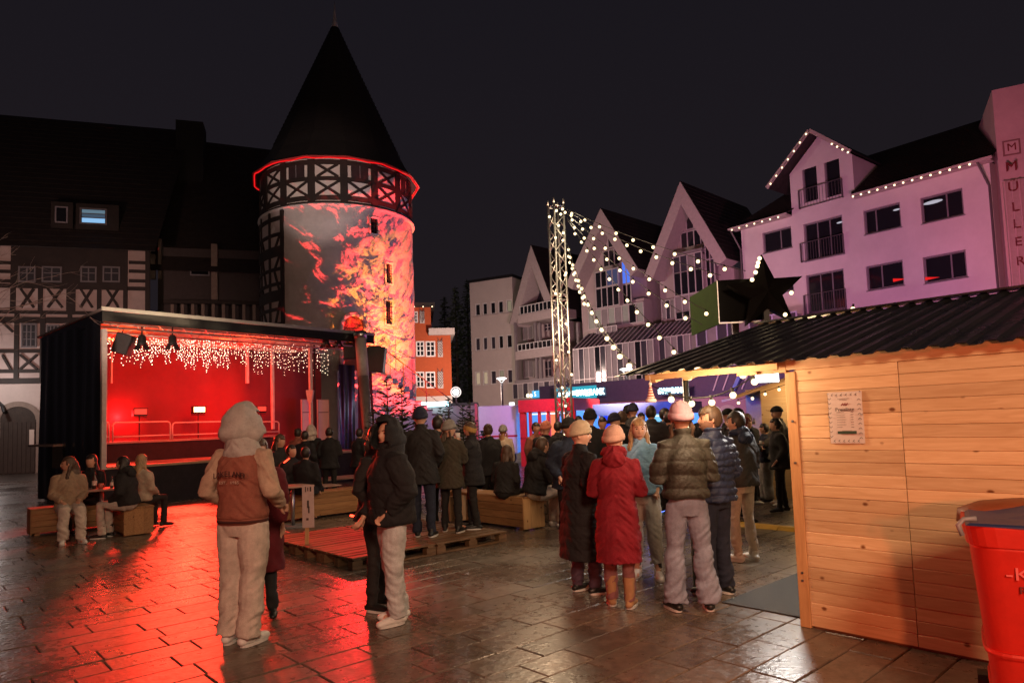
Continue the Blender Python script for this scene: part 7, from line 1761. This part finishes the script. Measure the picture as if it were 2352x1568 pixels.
# corner at the near right end; long side runs away along D1
box_bench(oB, ang2 + PI / 2, lB, .45, .50, 'wooden box bench with pale board end where two people sit', m_post) .location = oB + D2 * .45
oC = G(73, 1232); box_bench(oC, ang2, 1.7, .42, .45, 'pale wooden box bench at far left under the long-haired woman')
oD = G(322, 1228); box_bench(oD, ang2 + PI / 2, 1.5, .45, .46, 'wooden box bench under the woman in black hoodie near the stage').location = oD + D2 * .20
m_tt = M('table_top', (.40, .25, .20), rough=.35, var=.1)
def table(u, v, Y, w_, label, dim=.62):
    p = P(u, v, Y); r = empty('small_table', (p.x, Y, 0), ang2, label, 'table')
    MB().box(-w_ / 2, w_ / 2, -w_ / 2, w_ / 2, p.z - .03, p.z, ch=.006).build('table_top', m_tt, r); MB().tube([(0, 0, .03), (0, 0, p.z - .03)], .03, 10).build('leg', m_steel, r, smooth=True); MB().tube([(0, 0, 0), (0, 0, .03)], .22, 18).build('base', m_gray, r)
    return p
tp = table(233, 1121, 11.7, .55, 'small table with bottles between the seated women at far left')
m_gb = M('brown_glass', (.05, .03, .02), rough=.1, var=0, spec=.8); m_cup = M('mug_glaze', (.45, .12, .08), rough=.3)
def bottle(p, label, mt=m_gb, s=1.0):
    r = empty('bottle', p, 0, label, 'bottle'); MB().loft([(0, 0, 0, .034 * s, .034 * s), (0, 0, .15 * s, .034 * s, .034 * s), (0, 0, .19 * s, .014 * s, .014 * s), (0, 0, .26 * s, .013 * s, .013 * s)], 14).build('glass', mt, r, smooth=True); MB().loft([(0, 0, .05 * s, .0355 * s, .0355 * s), (0, 0, .12 * s, .0355 * s, .0355 * s)], 14).build('paper_band', m_paper, r)
bottle(tp + Vector((-.12, 0, 0)), 'tall bottle on the left table', s=1.1); bottle(tp + Vector((.16, .03, 0)), 'short bottle on the left table', s=.8)
def mug(p, label, mt=m_cup):
    r = empty('mug', p, 0, label, 'mug'); MB().loft([(0, 0, 0, .034, .034), (0, 0, .09, .040, .040), (0, 0, .09, .034, .034), (0, 0, .02, .03, .03)], 14).build('cup', mt, r, smooth=True); MB().tube([(.038, 0, .02), (.065, 0, .03), (.065, 0, .06), (.038, 0, .07)], .006, 6).build('handle', mt, r, smooth=True)
mug(tp + Vector((.05, -.1, 0)), 'red mug between the bottles on the left table')
table(672, 1114, 11.9, .55, 'small red-lit table just left of the narrow sign'); tp3 = table(745, 1113, 14.0, .5, 'small table with a paper cup near the stage')
cupo = empty('paper_cup', tp3 + Vector((-.14, 0, 0)), 0, 'tall paper cup with lid on the table near the stage', 'cup'); MB().loft([(0, 0, 0, .03, .03), (0, 0, .13, .042, .042)], 14).build('cup', M("brown_paper", (.30, .15, .09), rough=.8), cupo, smooth=True); MB().loft([(0, 0, .13, .045, .045), (0, 0, .15, .04, .04)], 14).build("lid", m_white, cupo, smooth=True)
# low red-lit platform table
p0 = G(735, 1150); lt = empty('low_table', p0, ang2, 'low wide wooden table with red-lit top behind the box bench', 'table'); 
for k in range(5): MB().box(0, 1.6, .18 * k, .18 * k + .165, .44, .47, ch=.004).build('board', m_tt, lt)
for x in (.05, 1.45):
    for y in (.03, .80): MB().box(x, x + .1, y, y + .08, 0, .44).build('leg', m_bench, lt)
# narrow sign on a stake
ps = G(704, 1275); sgn = empty('small_sign', ps, R(8), 'narrow pale sign board with dark marks on a stake by the pallets', 'sign')
zt1 = P(710, 1113, ps.y).z; zb1 = P(710, 1211, ps.y).z; wS = 26 / F * ps.y
MB().bar((0, .02, 0), (.02, .02, zb1 + .3), .05, .03).build('stake', m_post, sgn)
MB().box(-wS / 2 + .03, wS / 2 + .03, -.01, .003, zb1, zt1, ch=.002).build('board', M('sign_board', (.45, .33, .30), rough=.7), sgn)
for k, (dx, z, w_, h_) in enumerate(((-.03, .90, .012, .07), (0, .90, .012, .05), (.035, .90, .02, .06), (0, .55, .025, .10), (.01, .42, .018, .09), (-.01, .20, .03, .03))):
    zz_ = zb1 + (zt1 - zb1) * z; MB().box(.03 + dx - w_ / 2, .03 + dx + w_ / 2, -.014, -.0105, zz_ - h_ / 2, zz_ + h_ / 2).build('printed_mark', m_ink, sgn)
# bag and seat cushion
pb_ = P(1050, 1160, 10.3); bg_ = empty('tote_bag', pb_, R(20), 'tan paper bag hanging beside the grey-beanie woman', 'bag')
MB().loft([(0, 0, -.22, .13, .05), (0, 0, .0, .14, .055), (0, 0, .14, .14, .03)], 12, pw=4).build('bag_body', M('tan_paper', (.34, .22, .12), rough=.9), bg_, smooth=False)
for y in (-.02, .02): MB().tube([(-.06, y, .14), (-.05, y, .28), (.05, y, .28), (.06, y, .14)], .006, 6).build('handle', MATS['tan_suede'], bg_, smooth=True)
# slatted barrel with glass lantern
pl_ = P(1270, 1130, 11.6); ln = empty('slatted_stand', (pl_.x, 11.6, 0), R(20), 'slatted wooden stand made of crate boards behind the seated man', 'stand')
zl1 = P(1268, 1090, 11.6).z
for k in range(6):
    z = zl1 * (k + .2) / 6
    for a in range(4):
        c, s_ = math.cos(a * PI / 2), math.sin(a * PI / 2); MB().bar((c * .17 - s_ * .19, s_ * .17 + c * .19, z + .04), (c * .17 + s_ * .19, s_ * .17 - c * .19, z + .04), .016, .085, up=(0, 0, 1)).build('slat', wood_mat('bleached_slat', (.36, .30, .22), dark=.6), ln)
for sx_ in (-1, 1):
    for sy_ in (-1, 1): MB().box(sx_ * .15 - .02, sx_ * .15 + .02, sy_ * .15 - .02, sy_ * .15 + .02, 0, zl1).build('post', MATS['bleached_slat'], ln)
MB().box(-.18, .18, -.18, .18, zl1, zl1 + .02).build('top_board', MATS['bleached_slat'], ln)
la = empty('glass_lantern', (pl_.x, 11.6, zl1 + .02), R(20), 'clear glass lantern with a small flame on the slatted stand', 'lantern')
m_clear = bpy.data.materials.new('clear_glass'); m_clear.use_nodes = True; _p = m_clear.node_tree.nodes['Principled BSDF']; _p.inputs['Transmission Weight'].default_value = .95; _p.inputs['Roughness'].default_value = .05; _p.inputs['Base Color'].default_value = (.8, .85, .82, 1); _p.inputs['IOR'].default_value = 1.1
MB().loft([(0, 0, 0, .14, .14), (0, 0, .20, .14, .14), (0, 0, .24, .12, .12)], 24, pw=5).build('glass', m_clear, la, smooth=True)
MB().tube([(-.05, 0, .0), (-.05, 0, .06)], .03, 12).build('candle', m_white, la, smooth=True); MB().ball((-.05, 0, .09), (.016, .016, .03)).build('flame', EM('candle_flame', (1, .75, .4), 45), la, smooth=True)
# glow stick
pgs = P(652, 1062, 12.7); q = MB(); q.tube([pgs, P(665, 1052, 12.7)], .012, 6); tag(q.build('glow_stick', EM('glow_red', (1, .05, .02), 6), None), 'glowing red stick in the hand of the seated boy', 'glow stick')
pgs = P(824, 1186, 8.9); q = MB(); q.tube([P(805, 1183, 8.8), P(829, 1188, 8.7)], .014, 6); tag(q.build('glow_stick', MATS['glow_red'], None), 'glowing red stick beside the embraced couple', 'glow stick')

# ================================================================== lamps on posts
def street_lamp(u, vb, v_head, Y, wpx, label):
    p = P(u, v_head, Y); r = empty('street_lamp', (p.x, Y, 0), 0, label, 'street lamp', 'street lamps'); wd = wpx / F * Y / 2; hz = p.z
    MB().tube([(0, 0, 0), (0, 0, hz - wd * .9)], .075, 12).build('pole', m_pipe, r, smooth=True)
    MB().loft([(0, 0, hz - .06, wd * .55, wd * .55), (0, 0, hz - .02, wd, wd), (0, 0, hz + .02, wd, wd), (0, 0, hz + .05, wd * .8, wd * .8)], 24).build('lamp_head', EM('street_lamp_glow', (1, .96, .95), 5, sample=False), r, smooth=True)
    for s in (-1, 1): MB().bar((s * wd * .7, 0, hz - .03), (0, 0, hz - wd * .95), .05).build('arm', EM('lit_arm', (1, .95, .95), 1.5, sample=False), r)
street_lamp(1152, 0, 869, 44, 22, 'slim street lamp in front of the white office block'); street_lamp(1438, 0, 848, 40, 28, 'slim street lamp left of the hut canopy')
p = P(1047, 900, 38); rl_ = empty('ring_lamp', (p.x, 38, 0), 0, 'ring-shaped lamp on a post right of the orange house', 'street lamp'); rr_ = 11 / F * 38
MB().tube([(rr_ * math.cos(t * PI / 16), 0, p.z + rr_ * math.sin(t * PI / 16)) for t in range(33)], .035, 6, cap=False).build('ring', EM('ring_glow', (1, .85, .8), 1.3, sample=False), rl_, smooth=True)
MB().ball((0, 0, p.z), .17).build('bulb', EM('ring_core', (1, .93, .9), 12, sample=False), rl_, smooth=True); MB().tube([(0, 0, 0), (0, 0, p.z - rr_)], .05, 8).build('pole', m_pipe, rl_)
for k in range(4): a = k * PI / 2; MB().bar((rr_ * math.cos(a), 0, p.z + rr_ * math.sin(a)), (.15 * math.cos(a), 0, p.z + .15 * math.sin(a)), .02).build('spoke', m_pipe, rl_)
for (u_, v_, w_, lab, c) in ((1242, 934, 12, 0, (.8, .85, 1)),): pass
# ================================================================== trailer, pavilions
m_trl = M('white_trailer_panel', (.62, .60, .62), rough=.5, var=.04)
TRF = Frame(P(1145, 960, 26), -6); x0, z0 = TRF.hit(1097, 930); x1, z1 = TRF.hit(1187, 930)
tl = TRF.root('trailer', 'white box trailer with a red stripe, washed in violet light', 'trailer'); zt_ = TRF.hit(1145, 931)[1]
MB().box(x0, x1, 0, 4, .45, zt_, ch=.04).build('body', m_trl, tl); MB().box(x0 + .02, x1 - .02, -.008, -.001, zt_ - 1.20, zt_ - 1.13).build('stripe', M('red_stripe', (.45, .02, .04), rough=.5), tl)
for x in (x0 + .4, x1 - .4): MB().tube([(x, .1, .3), (x, .35, .3)], .3, 18).build('wheel', m_black, tl)
MB().box(x0 - .12, x0 - .02, .0, .1, 0, zt_ + .1).build('red_post', M('red_post', (.5, .08, .10), rough=.5), tl)
MB().tube([(x1 - .2, .1, zt_), (x1 - .2, .1, zt_ + .1)], .1, 12).build('roof_lamp', EM('cyl_lamp', (1, .95, 1), 3, sample=False), tl)
WL = Frame(P(1060, 960, 30), 2); x0, _ = WL.hit(990, 930); x1, _ = WL.hit(1092, 930); zt2 = WL.hit(1060, 931)[1]
wl = WL.root('low_wall_building', 'low pinkish flat-roofed annexe between the tower stair and the trailer', 'building'); MB().box(x0 - 6, x1, 0, 3, 0, zt2).build('wall', m_obw, wl); MB().box(x0 - 6.1, x1 + .1, -.1, 3.1, zt2, zt2 + .12).build('roof_edge', m_black, wl)
xx, zz_ = WL.hit(1000, 928, -.2); MB().box(xx - .6, xx + .6, -.25, -.15, zz_ - .1, zz_ + .1).build('lamp_strip', EM('cyan_strip', (.55, .9, 1), 5, sample=False), wl)
xx, zz_ = WL.hit(1093, 926, -.2)
def glow(nm, col, s): return EM(nm, col, s, sample=False)
m_pglass = bpy.data.materials.new('pavilion_glass'); m_pglass.use_nodes = True; _p = m_pglass.node_tree.nodes['Principled BSDF']; _p.inputs['Transmission Weight'].default_value = 1; _p.inputs['Roughness'].default_value = .02; _p.inputs['IOR'].default_value = 1.05
def pavilion(uL, uR, vT, Y, ang, label, frame_m, inner, nx_=4, deep=3.0, roof=None, vb=None):
    f = Frame(P((uL + uR) / 2, 960, Y), ang); x0 = f.hit(uL, 960)[0]; x1 = f.hit(uR, 960)[0]; zt_ = f.hit((uL + uR) / 2, vT)[1]
    r = f.root('glass_pavilion', label, 'pavilion'); fb = .22
    MB().box(x0, x1, -.15, deep, zt_ - .45, zt_).build('roof_fascia', frame_m, r)
    for k in range(nx_ + 1):
        x = x0 + (x1 - x0) * k / nx_; w_ = fb if k in (0, nx_) else .08; MB().box(min(x, x1 - w_), min(x, x1 - w_) + w_, -.05, .12, 0, zt_ - .451).build('post', frame_m, r)
    MB().box(x0, x1, -.05, .1, 1.0, 1.07).build('rail', frame_m, r)
    for k in range(nx_):
        a = x0 + (x1 - x0) * k / nx_ + .1; b = x0 + (x1 - x0) * (k + 1) / nx_ - .02
        MB().box(a, b, .04, .06, .1, zt_ - .46).build('pane', m_pglass, r)
        MB().box(a - .1, b + .02, deep - .1, deep, 0, zt_ - .46).build('inner_panel', inner[k % len(inner)], r)
        if k % 2: MB().box(a + .1, a + .5, 1.2, 1.3, .0, 2.0).build('display_stand', inner[(k + 2) % len(inner)], r)
    MB().box(x0, x1, .2, deep, .0, .05).build('floor', m_gray, r)
    for s in (x0, x1 - .05): MB().box(s, s + .05, .13, deep - .1, 0, zt_ - .46).build('side_panel', inner[1], r)
    for k in range(5):
        x = x0 + (x1 - x0) * (k + .5) / 5; MB().box(x - .22, x + .22, 1.0, 1.12, zt_ - .55, zt_ - .50).build('ceiling_light', glow('pav_white', (.8, .9, 1), 5), r)
    return f, x0, x1, zt_
redf = M('red_lit_frame', (.60, .03, .03), rough=.5)  # red light on the frame put into its base colour
b1 = glow('pav_blue', (.02, .06, 1.0), 1.5); b2 = glow('pav_blue_pale', (.10, .32, 1.0), 1.5); b3 = glow('pav_magenta', (1.0, .02, .45), 1.2); b4 = glow('pav_orange', (1.0, .22, .10), 1.5); b5 = glow('pav_cyan', (.25, .65, 1.0), 1.3); b6 = glow('pav_dark', (.02, .03, .25), .9)  # interior light put into glowing wall panels and stands
f1, xa1, xb1, zt1_ = pavilion(1195, 1322, 916, 25, -24, 'red-lit glass pavilion with magenta and blue light inside', redf, [b1, b2, b3, b4, b3, b4], nx_=6)
f2, xa2_, xb2_, zt2_ = pavilion(1325, 1585, 925, 26, -24, 'long blue-lit glass pavilion behind the crowd', M('blue_lit_frame', (.12, .25, .40), rough=.5), [b1, b2, b5, b1, b2, b5, b1, b5, b6], nx_=9)  # blue light on this frame and fascia put into the base colour

# ================================================================== trees
m_ndl = M('fir_needles', (.045, .065, .035), rough=.8, var=.4, scale=5); m_bark = M('bark', (.05, .035, .028), rough=.9, var=.3, scale=10)
def fir(pos, h, label, group, seed, spread=.30, dens=1.0):
    r_ = random.Random(seed); rt = empty('fir_tree', pos, r_.uniform(0, 6), label, 'fir tree', group)
    MB().tube([(0, 0, 0), (0, 0, h * .5), (0, 0, h)], [.035 * h / 2 + .01, .022 * h / 2, .004], 7).build('trunk', m_bark, rt, smooth=True)
    br = MB(); nd = MB(); z = .12 * h
    while z < h * .99:
        t = z / h; L = spread * h * (1 - t) ** .85 + .04; n = max(3, int(7 * (1 - t) + 3))
        for k in range(n):
            a = r_.uniform(0, 2 * PI); l_ = L * r_.uniform(.6, 1.1); up = r_.uniform(.05, .45) * (0.5 + t)
            d = Vector((math.cos(a), math.sin(a), up)).normalized(); p0 = Vector((0, 0, z)); p1 = p0 + d * l_; br.bar(p0, p1, .010)
            m = max(2, int(l_ / .075 * dens))
            for j in range(m):
                q0 = p0.lerp(p1, (j + .5) / m)
                for s in (-1, 1):
                    sd = (d.cross(Vector((0, 0, 1))).normalized() * s + d * .9).normalized(); ll = min(.16, l_ * .45) * (1 - .6 * j / m) * r_.uniform(.7, 1.2) + .03; q1 = q0 + sd * ll + Vector((0, 0, r_.uniform(-.02, .03)))
                    w_ = .016; wv = Vector((0, 0, w_)); pv = sd.cross(Vector((0, 0, 1))).normalized() * w_
                    nd.add([q0 - wv, q0 + wv, q1], [(0, 1, 2)]); nd.add([q0 - pv, q0 + pv, q1], [(0, 1, 2)])
        z += h * .035 * r_.uniform(.7, 1.3) / dens
    br.build('branches', m_bark, rt); o = nd.build('needles', m_ndl, rt); o['kind'] = 'stuff'
    rt.children[1]['kind'] = 'stuff'
    return rt
for i, (u_, vt_, Y, lab, sp_) in enumerate(((888, 858, 17, 'tallest small fir tree in front of the tower stair', .30), (922, 880, 17.5, 'fir tree right of the tallest one below the stair', .30), (955, 925, 16, 'low bushy fir tree at the foot of the stair', .36), (858, 935, 18, 'fir tree half hidden by the stout stage leg', .34), (1028, 912, 17, 'slim fir tree in front of the pinkish annexe', .24), (1012, 935, 18.5, 'small fir left of the slim one before the annexe', .25), (1062, 928, 17.6, 'fir tree left of the white trailer', .26), (1079, 918, 18.2, 'thin fir tree overlapping the trailer edge', .22), (1110, 985, 13.6, 'fir tree behind the woman in mustard headband', .34))):
    p = P(u_, vt_, Y); fir((p.x, Y, 0), p.z, lab, 'small fir trees set up round the square', 30 + i, sp_)
for i, (u_, vt_, Y, lab) in enumerate(((1045, 655, 72, 'tall dark conifer far behind the orange house, left'), (1072, 640, 76, 'tall dark conifer beside the office block'), (1100, 690, 84, 'dark conifer behind the office block edge'), (1020, 680, 80, 'dark conifer right behind the orange house roof'))):
    p = P(u_, vt_, Y); t_ = fir((p.x, Y, 0), p.z, lab, 'dark conifers on the rise', 60 + i, .20, .35)
    rr2 = random.Random(i); q = MB(); h_ = p.z
    for k in range(2600):
        t = rr2.random() ** .7; z = h_ * (1 - t * .92); rad = .2 * h_ * t * rr2.uniform(.3, 1.05); a = rr2.uniform(0, 6.28); s = rr2.uniform(.15, .5); c = Vector((rad * math.cos(a), rad * math.sin(a), z)); d1 = Vector((rr2.uniform(-1, 1), rr2.uniform(-1, 1), rr2.uniform(-.6, .2))) * s; d2 = Vector((rr2.uniform(-1, 1), rr2.uniform(-1, 1), rr2.uniform(-.6, .2))) * s
        q.add([c, c + d1, c + d2], [(0, 1, 2)])
    o = q.build('needle_sprays', m_ndl, t_); o['kind'] = 'stuff'
# bare tree reaching in at the upper left
rb_ = random.Random(77)
bt = empty('bare_tree', (-11.5, 11.5, 0), 0, 'leafless tree whose pale twigs reach in at the upper left edge', 'tree')
q = MB(); MB().tube([(0, 0, 0), (.1, 0, 2.5), (.0, .1, 4.5)], [.16, .12, .09], 9).build('trunk', m_bark, bt, smooth=True)
m_twig = M('twig_bark', (.34, .27, .27), rough=.9)
def grow(q, p, d, L, r_, lvl):
    pts = [p]; n = 4
    for i in range(n): d = (d + Vector((rb_.gauss(0, .18), rb_.gauss(0, .15), rb_.gauss(0, .16)))).normalized(); pts.append(pts[-1] + d * L / n)
    q.tube(pts, [r_ * (1 - .6 * i / n) for i in range(n + 1)], 5)
    if lvl < 3:
        for k in range(3): j = rb_.randint(1, n); grow(q, pts[j], (d + Vector((rb_.uniform(-.8, .8), rb_.uniform(-.5, .5), rb_.uniform(-.6, .6)))).normalized(), L * .55, r_ * .5, lvl + 1)
for k in range(6): q = MB(); grow(q, Vector((0, .1, 2.6 + .35 * k)), Vector((rb_.uniform(.5, 1), rb_.uniform(-.4, .5), rb_.uniform(-.1, .6))).normalized(), rb_.uniform(1.6, 2.4), .022, 0); q.build('branch', m_twig, bt)
